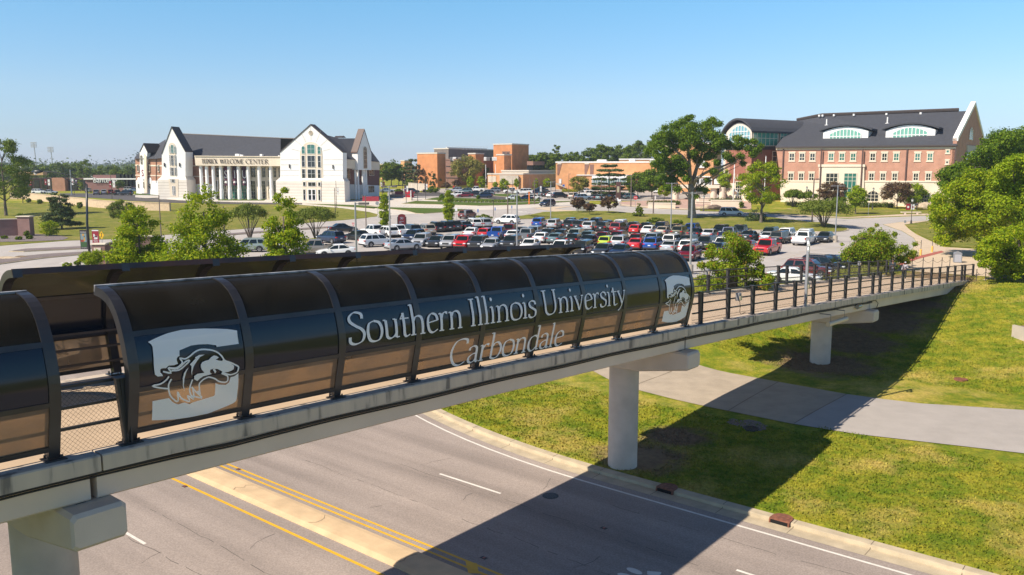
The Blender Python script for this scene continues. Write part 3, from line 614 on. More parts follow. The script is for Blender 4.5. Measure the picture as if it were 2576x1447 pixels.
# ------------------------------------------------------------------ arched shelters on the bridge
PRF = [(0.0, 0.05), (-0.08, 0.38), (-0.15, .70), (-0.22, 0.98), (-0.27, 1.25), (-.295, 1.45), (-.30, 1.65), (-.285, 1.80), (-.25, 1.95), (-.20, 2.18), (-.12, 2.42), (-.02, 2.65), (.10, 2.86), (.28, 3.05), (.50, 3.19), (.77, 3.27), (1.05, 3.30)]
AL = [0.0]
for i in range(1, len(PRF)): AL.append(AL[-1] + math.dist(PRF[i], PRF[i-1]))
def prof_at(v):
    v = max(0, min(AL[-1]-1e-6, v)); i = max(k for k in range(len(AL)-1) if AL[k] <= v); f = (v-AL[i])/(AL[i+1]-AL[i])
    s = PRF[i][0] + f*(PRF[i+1][0]-PRF[i][0]); h = PRF[i][1] + f*(PRF[i+1][1]-PRF[i][1])
    a, b = PRF[max(i-1, 0)], PRF[min(i+2, len(PRF)-1)]; dx, dy = b[0]-a[0], b[1]-a[1]; l = math.hypot(dx, dy)
    return s, h, -dy/l, dx/l                        # outward normal
BAY = 2.743
V1, V2, V3 = 0.20, 1.17, 2.38                       # sill bar, lower bar, upper bar (arc length)
def surf(t, v, off, far=False):
    s, h, ns, nh = prof_at(v); s += ns*off; h += nh*off
    if far: s = WID - s
    return W3(t, s, h)
def vr(a, b, st=0.16): n = max(1, int(round((b-a)/st))); return [a+(b-a)*i/n for i in range(n+1)]
def shell(mb, t0, t1, v0, v1, o0, o1, far, st=2.8):
    rings = []
    for v in vr(v0, v1): rings.append([surf(t0, v, o0, far), surf(t1, v, o0, far), surf(t1, v, o1, far), surf(t0, v, o1, far)])
    return mb.loft(rings)
def canopy(tA, nb, far, label, sh=1):
    c = empty('bridge_canopy', W3(tA + sh*nb*BAY/2, WID if far else 0, 0), 0, label, 'canopy', 'arched canopies over the footbridge')
    ts = [tA + sh*i*BAY for i in range(nb+1)]
    for i, t in enumerate(ts):
        mb = MB(); shell(mb, t-0.11, t+0.11, 0, AL[-1], -0.19, 0.016, far); part('rib', mb, BLACKM, c)
        ft = MB(); s0 = WID if far else 0
        for dt in (-0.13, 0.13):
            ft.tube([W3(t+dt, s0-0.06, 0.0), W3(t+dt, s0-0.06, 0.10)], 0.025, 5); ft.tube([W3(t+dt, s0+0.12, 0.0), W3(t+dt, s0+0.12, 0.10)], 0.025, 5)
        ft.add([W3(t+a, s0+b, h) for h in (0.002, 0.03) for b in (-0.14, 0.2) for a in (-0.2, 0.2)], [(0,2,3,1),(4,5,7,6),(0,1,5,4),(2,6,7,3),(0,4,6,2),(1,3,7,5)])
        part('rib_foot', ft, BLACKM, c)
    for a, b in zip(ts, ts[1:]):
        a, b = min(a, b)+0.11, max(a, b)-0.11
        for nm, v0, v1, m in (('upper_panel', V3+0.05, AL[-1]-0.05, SMOKED), ('middle_panel', V2+0.05, V3-0.05, DARKPANEL), ('lower_panel', V1+0.05, V2-0.05, LOWPANEL)):
            mb = MB(); shell(mb, a, b, v0, v1, -0.022, -0.010, far); part(nm, mb, m, c, smooth=True, angle=40)
        for v in (V1, V2, V3):
            mb = MB(); shell(mb, a, b, v-0.055, v+0.055, -0.06, 0.012, far); part('cross_bar', mb, BLACKM, c)
    lo, hi = min(ts)-0.11, max(ts)+0.11
    mb = MB()
    for p, q in zip(trange(lo, hi, 2.8), trange(lo, hi, 2.8)[1:]): shell(mb, p, q, AL[-1]-0.055, AL[-1]-0.001, -0.12, 0.034, far)
    part('ridge_bar', mb, RUSTY if far else RIDGEM, c); return c
cn = canopy(0.0, 9, False, 'long arched canopy with white university lettering on dark panels, nearer side of the footbridge')
cl = canopy(-1.57, 4, False, 'cut-off arched canopy at the left edge of the picture, left of the railing gap', sh=-1)
cf = canopy(0.0, 9, True, 'arched canopy with olive see-through roof panels and rusty top bar, farther side of the footbridge')
canopy(-1.57, 4, True, 'arched canopy on the far side of the footbridge, beyond the left picture edge', sh=-1)

# pen-drawn roman letters
def crv(pts, n=6):
    P = [Vector(p) for p in pts]; out = []
    for i in range(len(P)-1):
        a, b, c, d = P[max(i-1,0)], P[i], P[i+1], P[min(i+2, len(P)-1)]
        for k in range(n):
            u = k/n; out.append(0.5*((2*b) + (c-a)*u + (2*a-5*b+4*c-d)*u*u + (3*b-a-3*c+d)*u**3))
    out.append(P[-1]); return [(p.x, p.y) for p in out]
def seg(a, b, n=6): return [(a[0]+(b[0]-a[0])*i/n, a[1]+(b[1]-a[1])*i/n) for i in range(n+1)]
def serif(x, y, l=0.10, r=0.10): return ('s', seg((x-l, y), (x+r, y), 3))
X_ = 0.655
def stem(x, y0, y1, l=1, foot=True): return [('b', seg((x, y0), (x, y1), 8))] + ([serif(x, y1+0.02)] if foot else [])
GL = {
 'S': (0.60, [('b', crv([(.50,.78),(.49,.93),(.28,1.0),(.09,.88),(.09,.72),(.26,.57),(.44,.45),(.52,.30),(.45,.08),(.22,.0),(.05,.07),(.03,.24)]))]),
 'o': (0.60, [('b', crv([(.30,X_),(.12,.58),(.05,.33),(.12,.07),(.30,0),(.48,.07),(.55,.33),(.48,.58),(.30,X_)]))]),
 'u': (0.62, [('b', crv([(.12,.62),(.12,.35),(.14,.10),(.25,.02),(.38,.06),(.48,.17)])), ('b', seg((.48,.63),(.48,.03))), ('s', seg((.02,.63),(.12,.63),2)), ('s', seg((.38,.63),(.48,.63),2)), ('s', seg((.48,.02),(.60,.04),2))]),
 't': (0.40, [('b', crv([(.16,.80),(.16,.40),(.17,.10),(.25,.01),(.38,.06)])), ('s', seg((.03,.61),(.37,.61),3)), ('s', seg((.05,.62),(.16,.78),2))]),
 'h': (0.62, stem(.12,1.05,0) + [('b', crv([(.13,.47),(.22,.60),(.36,.63),(.46,.55),(.48,.35),(.48,.0)])), serif(.48,.02), ('s', seg((.02,1.02),(.12,1.05),2))]),
 'e': (0.52, [('s', seg((.08,.35),(.47,.41),4)), ('b', crv([(.47,.40),(.43,.58),(.27,.65),(.12,.54),(.07,.32),(.13,.08),(.28,.0),(.47,.09)]))]),
 'r': (0.43, stem(.12,.62,0) + [('b', crv([(.13,.45),(.20,.58),(.30,.64),(.40,.60)])), ('s', seg((.02,.60),(.12,.63),2))]),
 'n': (0.62, stem(.12,.62,0) + [('b', crv([(.13,.47),(.22,.60),(.36,.63),(.46,.55),(.48,.35),(.48,.0)])), serif(.48,.02), ('s', seg((.02,.60),(.12,.63),2))]),
 'I': (0.34, stem(.16,1.0,0) + [('s', seg((.05,.985),(.27,.985),3))]),
 'l': (0.27, stem(.12,1.06,0) + [('s', seg((.02,1.03),(.12,1.06),2))]),
 'i': (0.27, stem(.12,.62,0) + [('s', seg((.02,.60),(.12,.63),2)), ('d', (.12,.90,.062))]),
 's': (0.44, [('b', crv([(.36,.50),(.34,.61),(.20,.65),(.08,.57),(.10,.44),(.23,.35),(.35,.25),(.33,.07),(.18,.0),(.05,.05),(.03,.15)]))]),
 'U': (0.80, [('b', crv([(.13,1.0),(.13,.55),(.15,.18),(.25,.03),(.40,.0),(.56,.06),(.64,.22),(.65,.55),(.65,1.0)])), ('s', seg((.02,.985),(.25,.985),3)), ('s', seg((.56,.985),(.76,.985),3))]),
 'v': (0.54, [('b', seg((.06,.62),(.27,.02))), ('t', seg((.27,.02),(.47,.62))), serif(.07,.62,.07,.09), serif(.46,.62,.07,.07)]),
 'y': (0.54, [('b', seg((.06,.62),(.27,.05))), ('t', crv([(.47,.62),(.30,.10),(.20,-.15),(.08,-.26)])), serif(.07,.62,.07,.09), serif(.46,.62,.07,.07), ('b', seg((.13,-.24),(.05,-.25),2))]),
 'C': (0.74, [('b', crv([(.66,.80),(.64,.95),(.44,1.0),(.20,.92),(.07,.66),(.07,.38),(.20,.10),(.42,.0),(.66,.10)]))]),
 'a': (0.50, [('b', crv([(.07,.50),(.10,.60),(.24,.65),(.36,.58),(.38,.42),(.38,.15),(.42,.02),(.49,.05)])), ('b', crv([(.38,.36),(.22,.34),(.08,.24),(.07,.10),(.17,.01),(.30,.05),(.38,.16)]))]),
 'b': (0.60, [('b', seg((.12,1.05),(.12,.03),8)), ('b', crv([(.13,.46),(.24,.62),(.40,.62),(.53,.45),(.53,.24),(.42,.05),(.26,.0),(.12,.05)])), ('s', seg((.02,1.02),(.12,1.05),2))]),
 'd': (0.62, [('b', seg((.48,1.05),(.48,.03),8)), ('b', crv([(.47,.56),(.34,.64),(.17,.58),(.07,.40),(.08,.16),(.20,.01),(.34,.03),(.47,.16)])), ('s', seg((.38,1.02),(.48,1.05),2)), ('s', seg((.48,.02),(.59,.05),2))]),
 'T': (0.66, stem(.31,1.0,0) + [('s', seg((.04,.97),(.58,.97),4)), ('t', seg((.05,.97),(.04,.80),2)), ('t', seg((.57,.97),(.58,.80),2))]),
 'E': (0.62, stem(.14,1.0,0) + [('s', seg((.04,.98),(.50,.98),4)), ('s', seg((.14,.52),(.42,.52),3)), ('s', seg((.04,.02),(.54,.02),4)), ('t', seg((.50,.98),(.51,.82),2)), ('t', seg((.54,.02),(.56,.20),2))]),
 'D': (0.76, stem(.14,1.0,0) + [('b', crv([(.14,.98),(.40,.97),(.62,.80),(.66,.50),(.60,.18),(.38,.03),(.14,.02)]))]),
 'R': (0.70, stem(.14,1.0,0) + [('b', crv([(.14,.98),(.36,.98),(.50,.86),(.50,.66),(.36,.53),(.14,.52)])), ('b', seg((.32,.52),(.62,.02))), serif(.62,.02,.05,.08)]),
 'K': (0.72, stem(.14,1.0,0) + [('t', seg((.56,.98),(.16,.48))), ('b', seg((.26,.58),(.60,.02))), serif(.56,.98,.08,.08), serif(.60,.02,.08,.10), serif(.14,.98)]),
 'W': (1.02, [('b', seg((.08,.98),(.29,.02))), ('t', seg((.29,.02),(.50,.98))), ('b', seg((.50,.98),(.72,.02))), ('t', seg((.72,.02),(.92,.98))), serif(.08,.98,.08,.09), serif(.92,.98,.08,.08)]),
 'L': (0.58, stem(.14,1.0,0) + [serif(.14,.98), ('s', seg((.04,.02),(.50,.02),4)), ('t', seg((.50,.02),(.53,.22),2))]),
 'O': (0.80, [('b', crv([(.40,1.0),(.16,.87),(.07,.5),(.16,.12),(.40,0),(.64,.12),(.73,.5),(.64,.87),(.40,1.0)]))]),
 'M': (0.94, [('t', seg((.12,.98),(.12,.02))), ('b', seg((.12,.98),(.46,.05))), ('t', seg((.46,.05),(.80,.98))), ('b', seg((.80,.98),(.80,.02))), serif(.12,.02,.09,.09), serif(.80,.02), serif(.12,.98,.09,.02), serif(.80,.98,.02,.09)]),
 'N': (0.80, [('t', seg((.14,.98),(.14,.02))), ('b', seg((.14,.98),(.66,.05))), ('t', seg((.66,.98),(.66,.02))), serif(.14,.02,.09,.09), serif(.14,.98,.09,.02), serif(.66,.98,.09,.09)]),
}
GL['c'] = (GL['C'][0]*0.7, [(k, [(x*0.7, y*0.655) for x, y in v]) for k, v in GL['C'][1]])
def word(mb, txt, x0, x1, H, put, thick=0.125, thin=0.035):
    """put(x, y, off) maps letter coordinates to space; word is fitted between x0 and x1"""
    W = sum(GL[c][0] for c in txt) - 0.06; kx = (x1-x0)/(W*H); x = 0; lay = 0
    for ch in txt:
        adv, st = GL[ch]
        for kind, data in st:
            lay += 1; off = 0.0006*(lay % 9)
            if kind == 'd':
                cx, cy, r = data; mb.add([put(x0 + (x+cx)*H*kx + r*H*math.cos(a), (cy)*H + r*1.15*H*math.sin(a), off) for a in [2*PI*k/14 for k in range(14)]], [tuple(range(14))]); continue
            P = [((x+px)*kx, py) for px, py in data]; vs = []; n = len(P)
            for i, p in enumerate(P):
                a, b = P[max(i-1,0)], P[min(i+1,n-1)]; dx, dy = b[0]-a[0], b[1]-a[1]; l = math.hypot(dx, dy) or 1e-6; dx /= l; dy /= l
                ph = math.atan2(dy, dx); w = thin + (thick-thin)*abs(math.sin(ph-0.30))
                if kind == 's': w = thin*1.25
                if kind == 't': w = thick*0.45
                if kind == 'b' and ch in 'SCsace' and (i < 3 or i > n-4): w = max(w, thin*1.3)
                for sgn in (1, -1): vs.append(put(x0 + (p[0] - dy*w/2*sgn*1.0)*H, (p[1] + dx*w/2*sgn)*H, off))
            mb.add(vs, [(2*i, 2*i+1, 2*i+3, 2*i+2) for i in range(n-1)])
        x += adv
LOFF = 0.022
for txt, x0, x1, v0, H in (('Southern', 5.70, 9.99, 1.42, 0.835), ('Illinois', 10.33, 13.60, 1.42, 0.835), ('University', 13.98, 19.14, 1.43, 0.835), ('Carbondale', 9.62, 15.36, 0.195, 0.86)):
    mb = MB(); word(mb, txt, x0, x1, H, lambda x, y, o: surf(x, v0+y, LOFF + o), thick=0.118, thin=0.032); part('lettering', mb, VINYL, cn)
EMB = {
 'W1': [(0.38,2.17),(0.53,2.22),(0.67,2.26),(0.83,2.3),(0.99,2.32),(1.18,2.34),(1.38,2.33),(1.69,2.31),(2.0,2.27),(2.27,2.23),(2.5,2.17),(2.49,2.01),(2.49,1.86),(2.2,1.86),(1.93,1.86),(1.92,1.9),(1.72,1.95),(1.52,1.97),(1.33,1.97),(1.04,1.9),(1.03,1.84),(1.02,1.78),(0.98,1.77),(0.95,1.73),(0.95,1.68),(0.97,1.62),(0.88,1.6),(0.76,1.61),(0.71,1.58),(0.7,1.56),(0.64,1.57),(0.58,1.57),(0.56,1.54),(0.56,1.49),(0.6,1.44),(0.62,1.4),(0.5,1.41),(0.44,1.46),(0.43,1.57),(0.43,1.68),(0.45,1.9),(0.46,2.05),(0.44,2.11)],
 'W2': [(2.45,1.17),(2.47,0.81),(2.46,0.5),(2.44,0.45),(2.37,0.41),(2.06,0.34),(1.74,0.28),(1.31,0.28),(0.9,0.31),(0.41,0.4),(0.41,0.64),(0.4,0.86),(0.57,0.86),(0.77,0.86),(0.85,0.76),(0.94,0.69),(1.0,0.66),(1.14,0.68),(1.27,0.61),(1.33,0.64),(1.6,0.67),(1.86,0.7),(1.88,0.73),(1.87,1.02),(1.96,0.97),(2.14,0.93),(2.22,0.98),(2.25,1.1),(2.35,1.11)],
 'face': [(1.5,1.52),(1.54,1.57),(1.61,1.59),(1.7,1.6),(1.76,1.65),(1.83,1.68),(1.89,1.66),(1.95,1.62),(1.87,1.58),(1.94,1.55),(2.02,1.53),(2.06,1.56),(2.12,1.51),(2.23,1.44),(2.33,1.37),(2.32,1.29),(2.26,1.26),(2.17,1.24),(2.06,1.25),(1.97,1.32),(1.9,1.36),(1.8,1.38),(1.73,1.37),(1.72,1.31),(1.77,1.26),(1.69,1.25),(1.56,1.24),(1.48,1.2),(1.42,1.15),(1.34,1.21),(1.34,1.28),(1.42,1.32),(1.59,1.32),(1.52,1.4),(1.5,1.46)],
 'top': [(0.62,1.5),(0.8,1.44),(0.74,1.56),(0.84,1.54),(0.95,1.54),(1.07,1.63),(1.02,1.73),(1.14,1.7),(1.25,1.74),(1.37,1.81),(1.5,1.85),(1.64,1.84),(1.8,1.8),(1.92,1.74),(2.02,1.64),(2.09,1.53),(2.21,1.47),(2.34,1.4),(2.44,1.33),(2.44,1.27),(2.41,1.2),(2.32,1.17),(2.22,1.17),(2.1,1.22),(2.02,1.25)],
 'jaw': [(2.01,1.24),(2.1,1.19),(2.17,1.14),(2.18,1.04),(2.13,1.0),(2.03,1.02),(1.94,1.06),(1.87,1.12),(1.78,1.17),(1.69,1.2),(1.6,1.18),(1.53,1.14),(1.47,1.07),(1.48,0.95),(1.51,0.8)],
 'bot1': [(0.75,1.37),(0.69,1.3),(0.56,1.23),(0.38,1.22),(0.56,1.14),(0.74,1.09)],
 'bot2': [(0.81,1.3),(0.75,1.2),(0.75,1.08),(0.79,0.93),(0.89,0.8),(0.99,0.74),(0.96,0.98),(1.06,0.8),(1.27,0.68),(1.2,0.84),(1.37,0.71),(1.3,0.81),(1.56,0.71),(1.47,0.82),(1.37,0.93),(1.32,0.99),(1.29,1.03)],
 'mid': [(1.5,0.82),(1.44,0.91)],
 'st1': [(1.37,1.7),(1.48,1.74),(1.61,1.73),(1.49,1.69),(1.41,1.61),(1.33,1.51),(1.29,1.39),(1.29,1.28),(1.27,1.4),(1.28,1.52),(1.24,1.56),(1.3,1.61),(1.39,1.68)],
 'st2': [(1.21,1.5),(1.15,1.4),(1.11,1.26),(1.1,1.1),(1.13,0.95),(1.08,1.08),(1.07,1.27),(1.1,1.39),(1.16,1.46)],
 'st3': [(0.76,1.55),(0.96,1.52),(1.14,1.64),(1.24,1.65),(1.14,1.57),(0.99,1.48),(0.81,1.49)],
 'st4': [(1.3,1.21),(1.24,0.99),(1.3,0.81),(1.36,0.76),(1.32,0.98)],
 'tooth': [(1.79,1.37),(1.84,1.37),(1.88,1.3),(1.85,1.26),(1.81,1.33)],
 'eye': [(1.87,1.58),(1.94,1.6),(1.99,1.56),(2.02,1.53),(1.94,1.55)],
}
def flat_decal(mb, poly, tA, off, vsc=1.0, mirror=False, far=False):
    bm = bmesh.new(); P = [(tA + (BAY - x if mirror else x), v) for x, v in poly]
    f = bm.faces.new([bm.verts.new((x, v, 0)) for x, v in P]); bmesh.ops.triangulate(bm, faces=[f])
    v0, v1 = min(p[1] for p in P), max(p[1] for p in P); v = math.ceil(v0/0.12)*0.12
    while v < v1:
        bmesh.ops.bisect_plane(bm, geom=bm.verts[:]+bm.edges[:]+bm.faces[:], plane_co=(0, v, 0), plane_no=(0,1,0), dist=1e-5); v += 0.12
    bm.verts.index_update(); mb.add([surf(q.co.x, q.co.y, off, far) for q in bm.verts], [tuple(x.index for x in f.verts) for f in bm.faces]); bm.free()
def stroke_decal(mb, pts, w, tA, off, mirror=False, far=False):
    P = [(tA + (BAY - x if mirror else x), v) for x, v in pts]; P = crv(P, 3); vs = []; n = len(P)
    for i, p in enumerate(P):
        a, b = P[max(i-1,0)], P[min(i+1,n-1)]; dx, dy = b[0]-a[0], b[1]-a[1]; l = math.hypot(dx, dy) or 1e-6
        for sgn in (1, -1): vs.append(surf(p[0]-dy/l*w/2*sgn, p[1]+dx/l*w/2*sgn, off, far))
    mb.add(vs, [(2*i, 2*i+1, 2*i+3, 2*i+2) for i in range(n-1)])
def emblem(cnp, tA, far=False, mirror=False, m=VINYL):
    mb = MB()
    for k in ('W1', 'W2'): flat_decal(mb, EMB[k], tA, LOFF, mirror=mirror, far=far)
    for k in ('face', 'st1', 'st2', 'tooth'): flat_decal(mb, EMB[k], tA, LOFF+0.002, mirror=mirror, far=far)
    for j, k in enumerate(('top', 'jaw', 'bot1', 'bot2', 'st3', 'st4', 'mid')): stroke_decal(mb, EMB[k], 0.036, tA, LOFF+0.003+0.0006*j, mirror=mirror, far=far)
    part('emblem', mb, m, cnp)
    mb = MB(); flat_decal(mb, EMB['eye'], tA, LOFF+0.008, mirror=mirror, far=far); part('emblem_eye', mb, DARKPANEL, cnp)
emblem(cn, 0.0); emblem(cn, 8*BAY)
emblem(cf, 0.0, far=True, m=VINYL); emblem(cf, 8*BAY, far=True)

# ------------------------------------------------------------------ railings
NEARP = [31.6, 34.5, 37.2, 40.0, 42.8, 45.6, 48.4, 51.2, 52.8, 55.7, 58.5, 61.3, 64.1, 66.9, 69.7, 72.5, 75.3, 78.1, 79.3, 82.9]
NEARP = [26.0, 28.8] + NEARP
def railing(far, label):
    s0 = WID if far else 0.0; sg = -1 if far else 1; r = empty('bridge_railing', W3(40, s0, 0), 0, label, 'railing', 'railings along the footbridge')
    inner = [-12.54, -9.8, -7.06, -4.31, -1.57, 0.0] + [BAY*i for i in range(1, 10)] + [26.0]
    def S(x): return s0 + sg*x
    for t in [p for p in NEARP if p < 80 or not far] + [-0.12]:
        mb = MB()
        for (a0, a1, b0, b1) in ((-0.15, -0.09, -0.04, 0.02), (-0.06, 0.06, -0.02, 0.04)):
            mb.add([W3(t+a0, S(-0.06), 1.45), W3(t+a1, S(-0.06), 1.45), W3(t+a1, S(0.06), 1.45), W3(t+a0, S(0.06), 1.45),
                    W3(t+b0, S(-0.06), 0.02), W3(t+b1, S(-0.06), 0.02), W3(t+b1, S(0.06), 0.02), W3(t+b0, S(0.06), 0.02)], [(0,1,2,3),(7,6,5,4),(0,4,5,1),(1,5,6,2),(2,6,7,3),(3,7,4,0)])
        mb.add([W3(t+a, S(b), h) for h in (0.02, 1.43) for b in (-0.10, 0.10) for a in (0.07, 0.10)], [(0,2,3,1),(4,5,7,6),(0,1,5,4),(2,6,7,3),(0,4,6,2),(1,3,7,5)])
        mb.add([W3(t+a, S(b), h) for h in (1.45, 1.475) for b in (-0.12, 0.12) for a in (-0.17, 0.13)], [(0,2,3,1),(4,5,7,6),(0,1,5,4),(2,6,7,3),(0,4,6,2),(1,3,7,5)])
        mb.add([W3(t+a, S(b), h) for h in (0.001, 0.03) for b in (-0.14, 0.14) for a in (-0.16, 0.16)], [(0,2,3,1),(4,5,7,6),(0,1,5,4),(2,6,7,3),(0,4,6,2),(1,3,7,5)])
        part('post', mb, RAILM, r)
    end = 80 if far else 83.4
    # inside the shelters the rails run behind the ribs
    for lo, hi, off in ((-13, 25.4, 0.26), (25.4, end, 0.03)):
        for h in ((0.50, 0.94, 1.38) if lo < 0 else (0.50, 0.93, 1.41)):
            mb = MB(); run(mb, lo, hi, rect(min(S(off), S(off+0.07)), max(S(off), S(off+0.07)), h-0.03, h+0.03)); part('rail', mb, RAILM, r)
    for h in (0.10, 0.22):
        mb = MB(); run(mb, 25.2, end, rect(min(S(-0.03), S(-0.015)), max(S(-0.03), S(-0.015)), h-0.006, h+0.006)); part('tension_wire', mb, RAILM, r)
    mb = MB()
    for lo, hi in ((25.1, end-0.3), (-1.46, -0.12)):
        top = 1.38 if lo > 0 else 1.36; pit = 0.10; n = int((hi-lo)/pit)
        for i in range(-14, n+1):
            for d_ in (1, -1):
                ta = lo + i*pit if d_ > 0 else lo + (i+14)*pit; tb = ta + d_*(top-0.06)
                h0, h1 = 0.06, top; a, b = ta, tb
                if a < lo: h0 += (lo-a); a = lo
                if b < lo: h1 -= (lo-b); b = lo
                if a > hi: h0 += (a-hi); a = hi
                if b > hi: h1 -= (b-hi); b = hi
                if h1 <= h0 + 0.01: continue
                w = 0.0035; so = S(-0.035) if d_ > 0 else S(-0.030)
                mb.add([W3(a-w, so, h0), W3(a+w, so, h0), W3(b+w, so, h1), W3(b-w, so, h1)], [(0,1,2,3)])
    part('chain_mesh', mb, mat('mesh wire', (0.06, 0.055, 0.05), 0.5, metal=0.5), r)
    return r
rn = railing(False, 'charcoal steel railing with chain mesh along the nearer edge of the footbridge')
rf = railing(True, 'charcoal steel railing with tapered posts along the farther edge of the footbridge')
for i, (px, py, s, h, lab) in enumerate(((1778, 683, WID, 1.0, 'small grey lamp box on the far railing just right of the canopy'), (1855, 745, 0, 0.95, 'small cream lamp box with a hanging cable on the near railing'), (2027, 716, 0, 0.6, 'small cream lamp box on the near railing beside the camera pole'), (2160, 662, WID, 1.0, 'small grey lamp box on the far railing before the red leaved bush'))):
    t, z = on_s(px, py, s); e = empty('lamp_box', WZ(t, s, z), BA, lab, 'lamp box', 'lamp boxes on the bridge railings')
    mb = MB(); mb.bevbox(-0.13, 0.13, -0.16, 0.05, -0.22, 0.16, 0.02); obj('housing', mb, mat('lamp grey', (0.22, 0.22, 0.23), 0.5), e)
    mb = MB(); mb.bevbox(-0.11, 0.11, -0.2, -0.162, -0.2, 0.02, 0.01); obj('lens', mb, mat('lamp cream', (0.6, 0.5, 0.33), 0.4), e)
    if i == 1:
        mb = MB(); mb.tube([(0.05,-0.1,-0.2),(0.06,-0.14,-0.5),(0.12,-0.1,-0.8),(0.4,-0.05,-0.95),(0.9,-0.05,-0.9)], 0.015, 5); obj('cable', mb, CABLEM, e)
# camera pole
t, z = on_s(2026, 769, -0.25); e = empty('camera_pole', WZ(t, -0.25, z), BA, 'square grey pole with two white cameras fixed to the bridge edge', 'camera pole')
mb = MB(); mb.bevbox(-0.07, 0.07, -0.07, 0.07, -0.05, 3.75, 0.012); obj('pole', mb, mat('pole grey', (0.30, 0.31, 0.34), 0.4, metal=0.3), e)
WHITEPL = mat('white plastic', (0.75, 0.75, 0.74), 0.4)
for zc, sc in ((3.62, 1.0), (3.28, 0.7)):
    mb = MB(); mb.tube([(-0.06,-0.02,zc), (-0.2,-0.06,zc-0.02)], 0.03, 6); mb.tube([(-0.16*sc,-0.05,zc), (-0.62*sc,-0.25*sc,zc-0.14)], [0.07*sc,0.08*sc], 8); obj('camera', mb, WHITEPL, e, smooth=True, angle=40)
mb = MB(); mb.tube([(0,-0.1,0.2),(-0.15,-0.12,0.5),(-0.3,-0.1,0.3),(-0.6,-0.1,0.15)], 0.014, 5); obj('cable', mb, CABLEM, e)

# ------------------------------------------------------------------ road ironwork
IRON = mat('cast iron', (0.05, 0.045, 0.045), 0.6, var=0.3, scale=8)
RUST = mat('rusted casting', (0.22, 0.085, 0.05), 0.8, var=0.3, scale=6, detail=8)
def inlet(px, py, lab):
    p = G(px, py); t, s = TS(p.x, p.y); e = empty('storm_inlet', (*B2(23.85, s), ROADZ), BA, lab, 'storm drain', 'storm inlets in the kerb')
    mb = MB(); n = 12; rim = [(-0.28, -0.42), (-0.28, 0.42)] + [(0.05 + 0.42*math.sin(a), 0.42*math.cos(a)) for a in [PI*k/n for k in range(n+1)]]
    mb.prism([(x, y, 0.15) for x, y in rim], (0, 0, 0.055)); mb.prism([(0.05 + 0.30*math.cos(a), 0.30*math.sin(a), 0.205) for a in [2*PI*k/20 for k in range(20)]], (0, 0, 0.012)); obj('cover', mb, RUST, e)
    mb = MB(); mb.box(-0.30, -0.24, -0.36, 0.36, 0.005, 0.149); obj('opening', mb, mat('drain black', (0.004, 0.004, 0.004), 0.9), e)
    mb = MB(); mb.box(-0.33, -0.2, -0.42, -0.36, 0.0, 0.15); mb.box(-0.33, -0.2, 0.36, 0.42, 0.0, 0.15); obj('cheek', mb, RUST, e)
inlet(1970, 1312, 'rusted kerb storm inlet in full sun'); inlet(1680, 1235, 'rusted kerb storm inlet in the shade of the bridge')
p = G(1385, 1248); e = empty('manhole_cover', (p.x, p.y, ROADZ + 0.006), 0.3, 'round dark patterned manhole cover in the shaded lane', 'manhole')
mb = MB(); mb.prism([(0.36*math.cos(2*PI*k/28), 0.36*math.sin(2*PI*k/28), 0) for k in range(28)], (0,0,0.008)); obj('frame', mb, IRON, e)
mb = MB()
for a in range(-3, 4):
    for b in range(-3, 4):
        if a*a+b*b < 10: mb.box(a*0.09-0.03, a*0.09+0.03, b*0.09-0.03, b*0.09+0.03, 0.0082, 0.016)
obj('stud_pattern', mb, mat('worn iron', (0.09, 0.08, 0.075), 0.5), e)
for px, py, lab in ((1890, 1083, 'round iron grate in a gravel patch in the shade beside the path'), (2417, 959, 'round rusty grate set in the sunny grass slope')):
    p = G(px, py-3); e = empty('drain_grate', (p.x, p.y, p.z+0.05), 0, lab, 'drain grate')
    mb = MB(); mb.loft([[(r*math.cos(2*PI*k/20), r*math.sin(2*PI*k/20), z) for k in range(20)] for r, z in ((0.42, -0.1), (0.42, 0.03), (0.34, 0.035), (0.34, -0.05))]); obj('ring', mb, RUST if py < 1000 else IRON, e)
    mb = MB()
    for k in range(-4, 5): w = math.sqrt(max(0.01, 0.33**2-(k*0.075)**2)); mb.box(k*0.075-0.015, k*0.075+0.015, -w, w, 0.0, 0.028)
    obj('bars', mb, RUST if py < 1000 else IRON, e)
for px, py, lab in ((600, 1181, 'small square lane reflector beside the double yellow line near the girder'), (465, 1224, 'small square lane reflector left of the single yellow line'), (1217, 1404, 'small lane reflector in shade by the yellow lines'), (1519, 1329, 'small lane reflector in shade on the dashed line')):
    p = G(px, py); e = empty('lane_reflector', (p.x, p.y, ROADZ+0.006), BA+PI/2, lab, 'road reflector', 'reflectors set in the road')
    mb = MB(); mb.box(-0.13, 0.13, -0.09, 0.09, 0, 0.008); obj('casting', mb, IRON, e)
    mb = MB(); mb.prism([(-0.05,-0.06,0.0085),(0.05,-0.06,0.0085),(0.03,-0.06,0.024),(-0.03,-0.06,0.024)], (0,0.12,0)); obj('lens', mb, mat('reflector red', (0.3, 0.09, 0.06), 0.4), e)
TRIM = mat('black trim', (0.018, 0.018, 0.02), 0.5)
SIGNW = mat('sign white', (0.75, 0.75, 0.75), 0.5)
